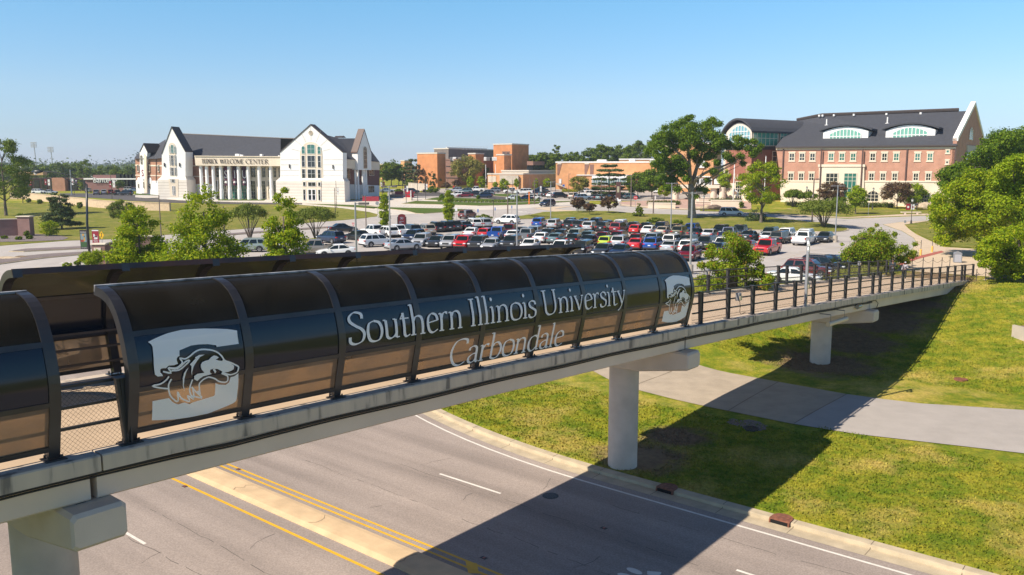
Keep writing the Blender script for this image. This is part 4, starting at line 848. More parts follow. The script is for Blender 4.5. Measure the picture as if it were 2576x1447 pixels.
# ------------------------------------------------------------------ people
SKIN = mat('skin brown', (0.20, 0.10, 0.065), 0.6); SKINL = mat('skin light', (0.50, 0.32, 0.24), 0.6); HAIRB = mat('hair black', (0.012, 0.010, 0.010), 0.7)
def skin_obj(name, V, E, m, parent, sub=1, root_i=0):
    me = bpy.data.meshes.new(name); me.from_pydata([v[:3] for v in V], E, []); me.update(); o = bpy.data.objects.new(name, me); COL.objects.link(o)
    md = o.modifiers.new('s', 'SKIN'); 
    for i, v in enumerate(V): r = v[3]; rr = r if hasattr(r, '__len__') else (r, r); me.skin_vertices[0].data[i].radius = rr
    me.skin_vertices[0].data[root_i].use_root = True; md.use_smooth_shade = True
    if sub: sb = o.modifiers.new('d', 'SUBSURF'); sb.levels = sub; sb.render_levels = sub
    dg = bpy.context.evaluated_depsgraph_get(); dg.update(); ev = o.evaluated_get(dg); m2 = bpy.data.meshes.new_from_object(ev); bpy.data.objects.remove(o)
    m2.materials.clear(); m2.materials.append(m); o = bpy.data.objects.new(name, m2); COL.objects.link(o); o.parent = parent; return o
def person(pos, rz, H, label, top, trousers, shoe, skin, hair, pose='phone', cap=None, group=None, stride=0.22, under=None, hair_long=False):
    e = empty('person', pos, rz, label, 'person', group); k = H/1.75; S_ = lambda x, y, z: (x*k, y*k, z*k)
    st = stride; fy = (st, -st)                       # facing +x
    hipz, kneez = 0.93, 0.50
    J = {'pelvis': (0, 0, 0.97), 'waist': (0, 0, 1.10), 'chest': (0.02, 0, 1.30), 'neck': (0.0, 0, 1.47), 'skull': (0.03, 0, 1.60), 'crown': (0.02, 0, 1.69)}
    if pose == 'phone':
        arms = {s: [(0.0, 0.19*s, 1.41), (0.03, 0.25*s, 1.14), (0.24, 0.12*s, 1.12), (0.31, 0.05*s, 1.16)] for s in (1, -1)}; J['skull'] = (0.06, 0, 1.59); J['crown'] = (0.07, 0, 1.68)
    elif pose == 'phone1':
        arms = {1: [(0.0, 0.18, 1.40), (0.02, 0.24, 1.13), (0.24, 0.10, 1.16), (0.31, 0.04, 1.22)], -1: [(0.0, -0.18, 1.40), (-0.04, -0.25, 1.12), (0.03, -0.28, 0.88), (0.05, -0.28, 0.80)]}; J['skull'] = (0.06, 0, 1.59)
    else: arms = {s: [(0.0, 0.19*s, 1.41), (-0.08*s, 0.23*s, 1.14), (0.04 - 0.10*s, 0.24*s, 0.90), (0.06 - 0.12*s, 0.24*s, 0.82)] for s in (1, -1)}
    V = []; E = []; ix = {}
    def add(n, p, r, par=None): ix[n] = len(V); V.append((*S_(*p), (r[0]*k, r[1]*k) if hasattr(r, '__len__') else r*k)); (par is not None) and E.append((ix[par], ix[n]))
    add('pelvis', J['pelvis'], (0.13, 0.10)); add('waist', J['waist'], (0.115, 0.09), 'pelvis'); add('chest', J['chest'], (0.14, 0.10), 'waist'); add('neck', J['neck'], 0.055, 'chest'); add('skull', J['skull'], (0.078, 0.088), 'neck'); add('crown', J['crown'], (0.06, 0.066), 'skull')
    jc = (J['skull'][0]+0.075, 0, J['skull'][2]-0.03); add('face', jc, (0.030, 0.040), 'skull'); add('nose', (jc[0]+0.035, 0, jc[2]+0.015), 0.012, 'face')
    for s in (1, -1):
        a = arms[s]; add('sh%d' % s, a[0], 0.055, 'chest'); add('el%d' % s, a[1], 0.042, 'sh%d' % s); add('wr%d' % s, a[2], 0.026, 'el%d' % s); add('pa%d' % s, a[3], (0.034, 0.018), 'wr%d' % s)
        d = Vector(a[3]) - Vector(a[2]); d.normalize(); sd = Vector((0, s, 0))
        for j, (ln, sp) in enumerate(((0.060, -0.026), (0.072, -0.009), (0.068, 0.009), (0.052, 0.025))):
            b = Vector(a[3]) + sd*sp; add('f%d_%d' % (s, j), tuple(b + d*ln*0.6), 0.010, 'pa%d' % s); add('g%d_%d' % (s, j), tuple(b + d*ln + Vector((-0.01, -s*0.01, -0.008 if pose == 'walk' else 0.012))), 0.008, 'f%d_%d' % (s, j))
        add('th%d' % s, tuple(Vector(a[2]).lerp(Vector(a[3]), 0.6) + Vector((0.02, -s*0.034, 0.012))), 0.012, 'pa%d' % s)
        f = st*s; add('hip%d' % s, (0.0, 0.09*s, 0.90), 0.085, 'pelvis'); add('kn%d' % s, (0.5*f+0.02, 0.095*s, 0.50), 0.058, 'hip%d' % s); add('an%d' % s, (f - (0.04 if f < 0 else 0), 0.10*s, 0.085 + (0.03 if f < 0 else 0)), 0.038, 'kn%d' % s); add('to%d' % s, (f + 0.13, 0.11*s, 0.035), 0.034, 'an%d' % s)
    skin_obj('body', V, E, skin, e)
    T = []; TE = []
    def tadd(p, r, par=None): T.append((*S_(*p), (r[0]*k, r[1]*k) if hasattr(r, '__len__') else r*k)); (par is not None) and TE.append((par, len(T)-1)); return len(T)-1
    a0 = tadd((0, 0, 0.93), (0.155, 0.125)); a1 = tadd((0, 0, 1.12), (0.15, 0.12), a0); a2 = tadd((0.01, 0, 1.33), (0.165, 0.125), a1); a3 = tadd((-0.01, 0, 1.45), 0.085, a2)
    for s in (1, -1): a = arms[s]; b = tadd(a[0], 0.075, a2); b = tadd(a[1], 0.062, b); tadd(tuple(Vector(a[1]).lerp(Vector(a[2]), 0.88)), 0.042, b)
    skin_obj('top', T, TE, top, e)
    T, TE = [], []
    p0 = tadd((0, 0, 0.99), (0.145, 0.112)); p1 = tadd((0, 0, 0.90), (0.14, 0.11), p0)
    for s in (1, -1): f = st*s; b = tadd((0.0, 0.09*s, 0.84), 0.098, p1); b = tadd((0.5*f+0.02, 0.095*s, 0.50), 0.072, b); tadd((f-(0.04 if f < 0 else 0), 0.10*s, 0.12 + (0.03 if f < 0 else 0)), 0.055, b)
    skin_obj('trousers', T, TE, trousers, e)
    for s in (1, -1):
        f = st*s; T, TE = [], []; b = tadd((f-0.06, 0.10*s, 0.055), 0.045); b = tadd((f+0.02, 0.105*s, 0.055), 0.045, b); tadd((f+0.15, 0.115*s, 0.042), 0.040, b); skin_obj('shoe', T, TE, shoe, e)
    hx_, hz_ = J['skull'][0], J['skull'][2]; T, TE = [], []; b = tadd((hx_-0.045, 0, hz_+0.0), (0.082, 0.08)); b2 = tadd((hx_-0.01, 0, hz_+0.075), (0.088, 0.086), b); tadd((hx_+0.03, 0, hz_+0.10), (0.05, 0.06), b2)
    if hair_long: c = tadd((hx_-0.08, 0.02, hz_-0.10), 0.05, b); tadd((hx_-0.07, 0.03, hz_-0.22), 0.035, c)
    skin_obj('hair', T, TE, hair, e)
    for s in (1, -1):
        mb = MB(); mb.tube([S_(hx_-0.005, 0.086*s, hz_-0.03), S_(hx_-0.01, 0.092*s, hz_+0.02)], [0.014*k, 0.018*k], 8); obj('ear', mb, skin, e)
        mb = MB(); mb.tube([S_(jc[0]+0.012, 0.030*s, hz_+0.012), S_(jc[0]+0.022, 0.030*s, hz_+0.012)], 0.008*k, 8); obj('eye', mb, HAIRB, e)
    mb = MB(); mb.box((jc[0]+0.022)*k, (jc[0]+0.032)*k, -0.022*k, 0.022*k, (jc[2]-0.024)*k, (jc[2]-0.016)*k); obj('mouth', mb, mat('lips', (0.20, 0.06, 0.05), 0.6), e)
    if cap: mb = MB(); mb.tube([S_(hx_-0.01, 0, hz_+0.085), S_(hx_-0.005, 0, hz_+0.13)], [0.094*k, 0.055*k], 14); obj('headband', mb, cap, e)
    if pose.startswith('phone'):
        mb = MB(); mb.bevbox(0.33*k, 0.345*k, -0.035*k + (0.03*k if pose == 'phone1' else 0), 0.035*k + (0.03*k if pose == 'phone1' else 0), 1.16*k, 1.30*k, 0.003); ph = obj('phone', mb, TRIM, None)
        ph.matrix_world = Matrix.Translation(pos) @ Matrix.Rotation(rz, 4, 'Z'); ph.name = 'phone'; tag(ph, 'phone held by the %s' % ('man in the dark hoodie' if pose == 'phone' else 'woman in the printed pullover'), 'phone')
    if under: T, TE = [], []; b = tadd((0.005, 0, 0.90), (0.16, 0.13)); tadd((0.005, 0, 1.02), (0.157, 0.127), b); skin_obj('shirt_hem', T, TE, under, e)
    return e
def deck_pos(px, py, s):                             # foot position on the deck, from the foot's sight line and its distance across
    d = ray(px, py); k = 20.0
    while k < 200:
        q = d*k; t, s_ = TS(q.x, q.y)
        if CAM_Z + q.z < zt(t) - 0.085: break
        k += 0.05
    return WZ(t, s_, zt(t) - 0.085)
HOOD = mat('charcoal hoodie', (0.035, 0.045, 0.055), 0.9, var=0.2, scale=6); PULL = mat('printed pullover', (0.05, 0.04, 0.06), 0.9, col2=(0.55, 0.52, 0.55), scale=7, detail=2); JEAN = mat('black jeans', (0.02, 0.02, 0.024), 0.9); WSHIRT = mat('white cotton', (0.70, 0.70, 0.72), 0.9)
face = math.atan2(-0.75, -0.66)
person(deck_pos(2275, 703, 2.6), face + 0.25, 1.66, 'woman with white headband and dark printed pullover walking on the footbridge', PULL, JEAN, SIGNW, SKIN, HAIRB, 'phone1', cap=WSHIRT, group='people walking on the footbridge', hair_long=True)
person(deck_pos(2244, 700, 4.9), face + 0.2, 1.80, 'man in a dark hoodie over a white shirt looking down at his phone', HOOD, JEAN, SIGNW, SKIN, HAIRB, 'phone', group='people walking on the footbridge', under=WSHIRT)
for X, yb, lab, tp, tr, ang in ((1072, 1076, 'walker in white top and pale trousers, left of the pair', WSHIRT, mat('pale blue trousers', (0.35, 0.42, 0.52), 0.9), 0.3), (1088, 1078, 'walker in white top and pale trousers, right of the pair', WSHIRT, mat('khaki trousers', (0.5, 0.45, 0.38), 0.9), 0.4), (1044, 1062, 'dark dressed walker beside the kiosk notice', HOOD, JEAN, 2.8)):
    p = G(*R4(X, yb)); person(p, ang, 1.75*1.15, lab, tp, tr, SIGNW, SKINL, HAIRB, 'walk', group='walkers on the plaza', stride=0.2)
p = G(*R5(1722, 921)); person(p, 0.4, 1.8*1.1, 'dark dressed walker below the lime tree at the brick hall', HOOD, JEAN, TRIM, SKIN, HAIRB, 'walk', stride=0.28)
# ------------------------------------------------------------------ buildings
class Fr:
    """an upright plane: a runs along it, z up, o out towards the viewer's side"""
    def __init__(s, px, Y, deg, o=0.0):
        p = at(px, 480, Y); s.u = Vector((math.cos(math.radians(deg)), math.sin(math.radians(deg)))); s.n = Vector((s.u.y, -s.u.x))
        s.c = Vector((p.x, p.y)) + s.n*o; s.deg = deg; s.M = Matrix(((s.u.x, s.n.x, 0, s.c.x), (s.u.y, s.n.y, 0, s.c.y), (0, 0, 1, 0), (0, 0, 0, 1)))
    def h(s, p, o=0.0):
        d = ray(*p); c = s.c + s.n*o; k = (c.dot(s.n))/(d.x*s.n.x + d.y*s.n.y); q = Vector((d.x*k, d.y*k)) - c
        return q.dot(s.u), CAM_Z + d.z*k
    def P(s, a, z, o=0.0): q = s.c + s.u*a + s.n*o; return Vector((q.x, q.y, z))
    def pp(s, p, o=0.0): a, z = s.h(p, o); return s.P(a, z, o)
def poly_wall(fr, pts, o0, o1, drop=None):
    """outline (a,z) pushed from depth o0 to o1"""
    mb = MB(); P = [fr.P(a, z, o1) for a, z in pts]; e = fr.n*(o0-o1); mb.prism(P, (e.x, e.y, 0)); return mb
def rectaz(fr, p0, p1, o=0.0):
    a0, z1 = fr.h(p0, o); a1, z0 = fr.h(p1, o); ym = ((p0[0]+p1[0])/2)
    z1 = fr.h((ym, p0[1]), o)[1]; z0 = fr.h((ym, p1[1]), o)[1]; return a0, a1, z0, z1
def arcpts(a0, a1, z0, z1, rise, n=14):
    """window outline with an arched head of given rise"""
    pts = [(a0, z0), (a1, z0)]; c = (a0+a1)/2; r = (a1-a0)/2
    for k in range(n+1): t = PI*k/n; pts.append((c + r*math.cos(t), z1 - rise + rise*math.sin(t)))
    return pts
def window(par, fr, R, X0, Y0, X1, Y1, nx, ny, fm, gm_, o=0.0, bar=0.06, arch=0.0, sill=True, rows_=None, name='window', surround=None):
    p0, p1 = (R(X0, Y0), R(X1, Y1)); a0, a1, z0, z1 = rectaz(fr, p0, p1, o)
    if a1 < a0: a0, a1 = a1, a0
    ri = arch*(a1-a0)/2; mb = MB()
    def top(a):
        if not ri: return z1
        c = (a0+a1)/2; r = (a1-a0)/2; return z1 - ri + ri*math.sqrt(max(0, 1-((a-c)/r)**2))
    M = fr.M
    mb.box(a0-bar, a0+bar, o+0.0, o+0.10, z0-bar, top(a0)+ (bar if not ri else 0), M); mb.box(a1-bar, a1+bar, o+0.0, o+0.10, z0-bar, top(a1)+(bar if not ri else 0), M)
    if not ri: mb.box(a0+bar, a1-bar, o, o+0.10, z1-bar, z1+bar, M)
    else:
        n = 14; c = (a0+a1)/2; r = (a1-a0)/2; rings = []
        for k in range(n+1):
            t = PI*k/n; ca, sa = math.cos(t), math.sin(t)
            rings.append([fr.P(c+(r-bar)*ca, z1-ri+(ri-bar)*sa, o), fr.P(c+(r+bar)*ca, z1-ri+(ri+bar)*sa, o), fr.P(c+(r+bar)*ca, z1-ri+(ri+bar)*sa, o+0.10), fr.P(c+(r-bar)*ca, z1-ri+(ri-bar)*sa, o+0.10)])
        mb.loft(rings)
    mb.box(a0+bar, a1-bar, o, o+0.12, z0-bar, z0+bar*0.6, M)
    for i in range(1, nx):
        a = a0 + (a1-a0)*i/nx; mb.box(a-bar*0.55, a+bar*0.55, o, o+0.085, z0+bar*0.6, top(a)-bar*0.9, M)
    zs = rows_ if rows_ else [i/ny for i in range(1, ny)]
    for f in zs:
        z = z0 + (z1-z0)*f; mb.box(a0+bar, a1-bar, o, o+0.08, z-bar*0.55, z+bar*0.55, M)
    w = part(name, mb, fm, par)
    if sill:
        s = MB(); s.box(a0-bar*2.2, a1+bar*2.2, o, o+0.16, z0-bar*3.2, z0-bar, M)
        if not ri: s.box(a0-bar*2.2, a1+bar*2.2, o, o+0.14, z1+bar, z1+bar*4, M)
        sm = part('sill', s, surround or fm, w)
    g = MB()
    if ri: g.prism([fr.P(a, z, o+0.035) for a, z in arcpts(a0+0.01, a1-0.01, z0, z1-0.01, ri)], tuple(-fr.n*0.03)+(0,))
    else: g.box(a0+0.01, a1-0.01, o+0.005, o+0.035, z0+0.01, z1-0.01, M)
    gp = part('pane', g, gm_, w); return w
STONE = mat('white stone', (0.84, 0.83, 0.81), 0.8, var=0.04, scale=0.5, detail=5)
CREAM = mat('cream stone', (0.72, 0.62, 0.49), 0.8, var=0.05, scale=0.5, detail=5)
LIME = mat('limestone', (0.74, 0.63, 0.50), 0.8, var=0.06, scale=0.4, detail=6)
BRICKW = brick_mat('red brick', (0.36, 0.145, 0.085), (0.44, 0.18, 0.10), (0.40, 0.30, 0.22))
BRICKR = brick_mat('pink red brick', (0.44, 0.185, 0.12), (0.50, 0.22, 0.145), (0.48, 0.34, 0.26))
BRICKO = brick_mat('orange brick', (0.60, 0.21, 0.075), (0.66, 0.25, 0.09), (0.52, 0.28, 0.14))
BRICKT = brick_mat('tan orange brick', (0.66, 0.31, 0.125), (0.72, 0.35, 0.15), (0.60, 0.36, 0.20))
BRICKB = brick_mat('brown brick', (0.23, 0.12, 0.09), (0.28, 0.145, 0.105), (0.22, 0.14, 0.11))
BRICKG = brick_mat('wall brick', (0.25, 0.13, 0.115), (0.30, 0.16, 0.14), (0.26, 0.18, 0.16))
SHING = mat('grey shingles', (0.055, 0.058, 0.070), 0.9, var=0.12, scale=1.5, detail=8, fine=0.25, fscale=25)
DARKTRIM = mat('dark trim', (0.055, 0.042, 0.038), 0.6)
GLASSD = mat('dark glass', (0.012, 0.018, 0.022), 0.06, spec=0.9)
GLASSG = mat('green glass', (0.035, 0.16, 0.13), 0.06, spec=0.9)
FRAMEC = mat('cream window frame', (0.66, 0.60, 0.48), 0.5)
FRAMEW = mat('white window frame', (0.78, 0.78, 0.78), 0.5)
GREYC = mat('grey panel', (0.20, 0.165, 0.15), 0.8, var=0.12, scale=0.6, detail=6)
def gbase(fr, a): p = fr.P(a, 0); return gz(p.x, p.y)

# --- the welcome centre
W0 = Fr(R2(1300, 0)[0], 229.5, -12)
wc = empty('welcome_center', (W0.c.x, W0.c.y, gbase(W0, 0)), 0, 'white stone and red brick hall with tall gables and colonnade behind the left lawn', 'building')
def hz(X, Y, o=0): return W0.h(R2(X, Y), o)
def wall_px(name, fr, pts, o0, o1, m, par, R=R2, ground_=False, gap=0.6):
    az = [fr.h(R(*p), o1) for p in pts]; o = part(name, poly_wall(fr, az, o0, o1), m, par); return o
BO = -4.0                                            # recessed wall line
wall_px('wall', W0, [(870, 512), (1500, 512), (1500, 860), (870, 850)], BO-0.5, BO, CREAM, wc)
wall_px('brick_wall', W0, [(583, 425), (735, 425), (872, 512), (872, 690), (583, 690)], BO-0.5, BO+0.25, BRICKW, wc)
wall_px('stone_base', W0, [(583, 690), (872, 690), (872, 860), (583, 850)], BO-0.5, BO+0.3, STONE, wc)
for y0, y1 in ((508, 520), (612, 622)): wall_px('stone_band', W0, [(583, y0), (872, y0), (872, y1), (583, y1)], BO, BO+0.36, CREAM, wc)
# main roof: eave, ridge, back
e0, e1 = W0.pp(R2(560, 432), -2.6), W0.pp(R2(1500, 424), -2.6); r0, r1 = W0.pp(R2(470, 204), -12), W0.pp(R2(1900, 262), -12)
back = lambda p: Vector((p.x, p.y, 0)) + Vector((W0.n.x, W0.n.y, 0))*(-22)
mb = MB(); b0 = Vector((*(e0.xy - W0.n*22), e0.z)); b1 = Vector((*(r1.xy - W0.n*11), e1.z)); rm = W0.pp(R2(1500, 250), -12)
mb.add([e0, e1, rm, r0, b0, b1, r1], [(0,1,2,3), (3,2,6,5,4), (0,3,4)]); mb.add([p - Vector((0,0,0.35)) for p in (e0, e1)] + [e0, e1], [(0,1,3,2)])
part('roof', mb, SHING, wc)
mb = MB(); mb.tube([r0, rm, r1], 0.22, 5); part('ridge_cap', mb, DARKTRIM, wc)
# right part of the roof and its returning side
S0 = Fr(R2(2105, 0)[0], 226.5, 62)                   # side face that runs back
sa = lambda X, Y, o=0: S0.h(R2(X, Y), o)
wall_px('side_fascia', S0, [(2100, 445), (2236, 458), (2236, 548), (2100, 532)], -0.6, 0.6, CREAM, wc)
wall_px('side_wall', S0, [(2100, 530), (2455, 545), (2455, 705), (2100, 690)], -5, -2.4, mat('shaded red brick', (0.20, 0.09, 0.07), 0.85, var=0.1, scale=1), wc)  # darker copy of the red brick: this side's shade put into the colour
wall_px('side_base', S0, [(2100, 690), (2455, 705), (2450, 828), (2100, 866)], -5, -2.3, STONE, wc)
wall_px('side_fascia', S0, [(2372, 468), (2457, 478), (2455, 556), (2372, 552)], -0.6, 0.5, CREAM, wc)
for X0, X1, Y0, Y1 in ((2105, 2168, 550, 640), (2135, 2165, 665, 710), (2135, 2165, 728, 810), (2350, 2400, 545, 608), (2348, 2402, 708, 770)):
    window(wc, S0, R2, X0, Y0, X1, Y1, 3 if X1-X0 > 50 else 2, 2, FRAMEC, GLASSD, o=-2.25, bar=0.05, sill=False)
for X in (2226, 2252, 2298, 2313, 2330):
    mb = MB(); a, z0 = S0.h(R2(X, 845 - (X-2226)*0.15), -0.2); zt_ = S0.h(R2(X, 552), -0.2)[1]; p = S0.P(a, 0, -0.2)
    n = 16; mb.loft([[(p.x + r*math.cos(2*PI*k/n), p.y + r*math.sin(2*PI*k/n), z) for k in range(n)] for r, z in ((0.36, gz(p.x, p.y)-0.3), (0.36, z0+3), (0.30, z0+3.05), (0.30, zt_+0.3))]); part('column', mb, STONE, wc, smooth=True, angle=40)
# roofs on the right
v = [S0.pp(R2(2090, 446), 0.9), S0.pp(R2(2240, 460), 0.9), S0.pp(R2(2060, 250), -8), W0.pp(R2(1893, 204), -8), S0.pp(R2(2285, 250), -6), S0.pp(R2(2455, 478), 0.8), S0.pp(R2(2370, 412), -3)]
mb = MB(); mb.add(v, [(0, 1, 2, 3), (1, 4, 2), (4, 1, 5, 6)]); part('roof', mb, SHING, wc)
mb = MB(); p = S0.pp(R2(2110, 225), -9); q = S0.pp(R2(2090, 245), -8.4); r = S0.pp(R2(2132, 245), -8.4); mb.prism([q, r, p], tuple(-S0.n*3)+(0,)); part('small_gable', mb, DARKTRIM, wc)
wall_px('gable_wall', S0, [(2243, 555), (2243, 388), (2309, 178), (2375, 388), (2375, 556)], -0.5, 1.4, STONE, wc)
mb = MB()
for P_, Q_ in (((2240, 392), (2309, 170)), ((2309, 170), (2378, 395))):
    a, b = S0.pp(R2(*P_), 1.5), S0.pp(R2(*Q_), 1.5); e = Vector((*(-S0.n*2.2), 0)); up = Vector((0,0,0.35)); mb.add([a, b, b+up, a+up, a+e, b+e, b+up+e, a+up+e], [(0,1,2,3),(4,7,6,5),(0,4,5,1),(3,2,6,7),(0,3,7,4),(1,5,6,2)])
part('coping', mb, mat('brown coping', (0.12, 0.075, 0.06), 0.6), wc)
window(wc, S0, R2, 2296, 330, 2334, 540, 3, 5, FRAMEC, GLASSD, o=1.42, bar=0.06, arch=1.0, sill=False)
# fascia with its lettering, and the colonnade
wall_px('fascia', W0, [(670, 422), (1496, 428), (1496, 518), (680, 512)], -3.6, 0.0, CREAM, wc)
wall_px('fascia_cap', W0, [(666, 417), (1496, 423), (1496, 430), (668, 424)], -3.6, 0.25, CREAM, wc)
a0, zb = hz(738, 491); a1, zb2 = hz(1380, 496); H = hz(738, 449)[1] - zb
def wtxt(mb, txt, X0, X1, Hf=1.0):
    x0, x1 = hz(X0, 490, 0.1)[0], hz(X1, 490, 0.1)[0]
    word(mb, txt, x0, x1, H*Hf, lambda x, y, o: W0.P(x, zb + (zb2-zb)*(x-a0)/(a1-a0) + y, 0.16 + o), thick=0.17, thin=0.06)
mb = MB(); wtxt(mb, 'TEDRICK', 740, 890); wtxt(mb, 'WELCOME', 915, 1143); wtxt(mb, 'CENTER', 1163, 1380)
part('lettering', mb, mat('dark letters', (0.05, 0.04, 0.035), 0.5), wc)
for X, X2 in ((740, 17), (795, 17), (858, 17), (930, 18), (1010, 18), (1101, 18), (1194, 19), (1299, 19), (1411, 19)):
    a, _ = hz(X, 700, -1.2); zt_ = hz(X, 513, -1.2)[1]; zc_ = hz(X, 740, -1.2)[1]; p = W0.P(a, 0, -1.2); n = 18; g0 = gz(p.x, p.y)
    mb = MB(); mb.loft([[(p.x + r*math.cos(2*PI*k/n), p.y + r*math.sin(2*PI*k/n), z) for k in range(n)] for r, z in ((0.56, g0-0.3), (0.56, zc_), (0.46, zc_+0.05), (0.46, zt_+0.2))]); part('column', mb, STONE, wc, smooth=True, angle=40)
for X0, X1 in ((877, 912), (945, 985), (1030, 1085), (1120, 1175), (1213, 1262), (1320, 1358), (1378, 1394), (1430, 1460), (1480, 1496)):
    window(wc, W0, R2, X0, 532, X1, 626, 2 if X1-X0 > 20 else 1, 3, FRAMEC, GLASSD, o=BO+0.02, bar=0.05, sill=False)
    window(wc, W0, R2, X0, 660, X1, 832, 2 if X1-X0 > 20 else 1, 5, FRAMEC, GLASSD if X0 not in (1030, 1120) else GLASSG, o=BO+0.02, bar=0.05, sill=False)
mb = MB(); mb.tube([W0.pp(R2(893, 650), -2.2), W0.pp(R2(893, 800), -2.2)], 0.12, 8); part('lamp_tube', mb, STONE, wc)
# banners on the colonnade
font = None
def text_mesh(txt, size, bold=0.0):
    cu = bpy.data.curves.new('t', 'FONT'); cu.body = txt; cu.size = size; cu.align_x = 'CENTER'; cu.align_y = 'CENTER'; cu.offset = bold; cu.extrude = 0.0; cu.resolution_u = 3
    o = bpy.data.objects.new('t', cu); me = o.to_mesh(); vs = [v.co.copy() for v in me.vertices]; fs = [tuple(p.vertices) for p in me.polygons]
    o.to_mesh_clear(); bpy.data.objects.remove(o); bpy.data.curves.remove(cu); return vs, fs
def put_text(mb, txt, size, f, bold=0.0, sx=1.0, w=None):
    vs, fs = text_mesh(txt, size, bold)
    if not vs: return
    if w: ww = max(v.x for v in vs) - min(v.x for v in vs); sx = w/max(ww, 1e-6)
    mb.add([f(v.x*sx, v.y) for v in vs], fs)
def bannermat(): return mat('maroon banner', (0.16, 0.02, 0.055), 0.6, col2=(0.03, 0.02, 0.04), scale=0.35, detail=3)
for ch, X0, X1 in (('S', 953, 993), ('I', 1033, 1084), ('U', 1126, 1178)):
    a0_, a1_, z0_, z1_ = rectaz(W0, R2(X0, 520), R2(X1, 705), -2.6)
    mb = MB(); mb.box(a0_, a1_, -2.6, -2.56, z0_, z1_, W0.M); b = part('banner', mb, bannermat(), wc)
    mb = MB(); ca, cz = (a0_+a1_)/2, z0_ + (z1_-z0_)*0.56
    put_text(mb, ch, 3.1, lambda x, y: W0.P(ca+x, cz+y, -2.54), bold=0.03, sx=0.75); part('letter', mb, STONE, b)
    mb = MB(); mb.quad(*[W0.P(ca+x, z0_+0.95+y, -2.54) for x, y in ((-0.45,-0.35),(-0.1,-0.15),(0.05,-0.4),(0.4,-0.1),(0.42,0.12),(0.1,0.35),(-0.3,0.3),(-0.5,0.0))]); part('hound_mark', mb, STONE, b)
# gables on the front
def gable(X0, X1, Xa, Ytop, Yl, Yr, Yw, Yb, F0, F1, oF, oB, label=None):
    az = [W0.h(R2(X0, Yw), oF), W0.h(R2(X0, Yl), oF), W0.h(R2(Xa, Ytop), oF), W0.h(R2(X1, Yr), oF), W0.h(R2(X1, Yw), oF)]
    part('gable_wall', poly_wall(W0, az, oB, oF), STONE, wc)
    mb = MB(); e = Vector((*(-W0.n*(oF-oB+0.15)), 0)); up = Vector((0, 0, 0.32)); out = Vector((*(W0.n*0.15), 0))
    for i, j in ((1, 2), (2, 3)):
        a, b = W0.P(*az[i], oF), W0.P(*az[j], oF); a, b = a+out, b+out; mb.add([a, b, b+up, a+up, a+e, b+e, b+up+e, a+up+e], [(0,1,2,3),(4,7,6,5),(0,4,5,1),(3,2,6,7),(0,3,7,4),(1,5,6,2)])
    part('coping', mb, DARKTRIM, wc)
    mb = MB(); A0, A1 = W0.h(R2(F0, Yb), oF)[0], W0.h(R2(F1, Yb), oF)[0]; zs = W0.h(R2((X0+X1)/2, Yw+18), oF)[1]; zw = W0.h(R2((X0+X1)/2, Yw-16), oF)[1]
    gb = min(gbase(W0, A0), gbase(W0, A1)) - 0.3; da = 0.8
    rings = [[W0.P(A0, z, oF+0.8), W0.P(A1, z, oF+0.8), W0.P(A1, z, oB), W0.P(A0, z, oB)] for z in (gb, zs)] + [[W0.P(A0+da, zw, oF+0.05), W0.P(A1-da, zw, oF+0.05), W0.P(A1-da, zw, oB), W0.P(A0+da, zw, oB)]]
    mb.loft(rings); part('gable_base', mb, mat('banded stone', (0.74, 0.68, 0.60), 0.8, var=0.05, scale=0.5), wc)
    mb = MB(); z = zs - 0.75
    while z > gb + 0.6: mb.box(A0-0.01, A1+0.01, oF+0.80, oF+0.815, z-0.05, z+0.03, W0.M); z -= 0.78
    part('base_groove', mb, mat('groove', (0.42, 0.37, 0.31), 0.9), wc)
gable(1496, 2100, 1791, 124, 386, 388, 645, 858, 1475, 2132, 3.2, 0.6)
gable(355, 583, 450, 146, 402, 382, 632, 812, 340, 618, 1.0, -2.5)
G1, G2 = 3.25, 1.05
# arched window of the big gable with its stone surround
def surround(X0, X1, Y0, Y1, o, m=CREAM):
    a0, a1, z0, z1 = rectaz(W0, R2(X0, Y0), R2(X1, Y1), o); part('window_surround', poly_wall(W0, arcpts(a0, a1, z0, z1, (a1-a0)/2), o-0.05, o+0.05), m, wc)
surround(1683, 1910, 285, 662, G1)
surround(418, 502, 293, 640, G2)
for X0, X1, Y0, Y1, nx, ny, ar in ((1755, 1832, 308, 398, 2, 2, 0.25), (1702, 1737, 325, 398, 1, 2, 0.9), (1855, 1888, 328, 400, 1, 2, 0.9), (1758, 1835, 416, 527, 2, 2, 0), (1702, 1737, 416, 525, 1, 2, 0), (1857, 1890, 418, 530, 1, 2, 0),
        (1760, 1837, 548, 636, 2, 2, 0), (1705, 1740, 546, 635, 1, 2, 0), (1857, 1890, 550, 638, 1, 2, 0)):
    window(wc, W0, R2, X0, Y0, X1, Y1, nx, ny, FRAMEW, GLASSG if Y0 < 400 else GLASSD, o=G1+0.06, bar=0.045, arch=ar, sill=False)
for X0, X1, Y0, Y1, nx, ny, ar in ((442, 470, 312, 393, 2, 2, 0.5), (427, 438, 325, 392, 1, 2, 0.8), (475, 488, 328, 392, 1, 2, 0.8), (443, 471, 414, 510, 2, 3, 0), (427, 439, 412, 508, 1, 3, 0), (477, 492, 412, 510, 1, 3, 0), (446, 473, 532, 608, 2, 2, 0), (432, 443, 530, 607, 1, 2, 0), (480, 496, 532, 610, 1, 2, 0)):
    window(wc, W0, R2, X0, Y0, X1, Y1, nx, ny, FRAMEW, GLASSG if Y0 < 340 else GLASSD, o=G2+0.06, bar=0.03, arch=ar, sill=False)
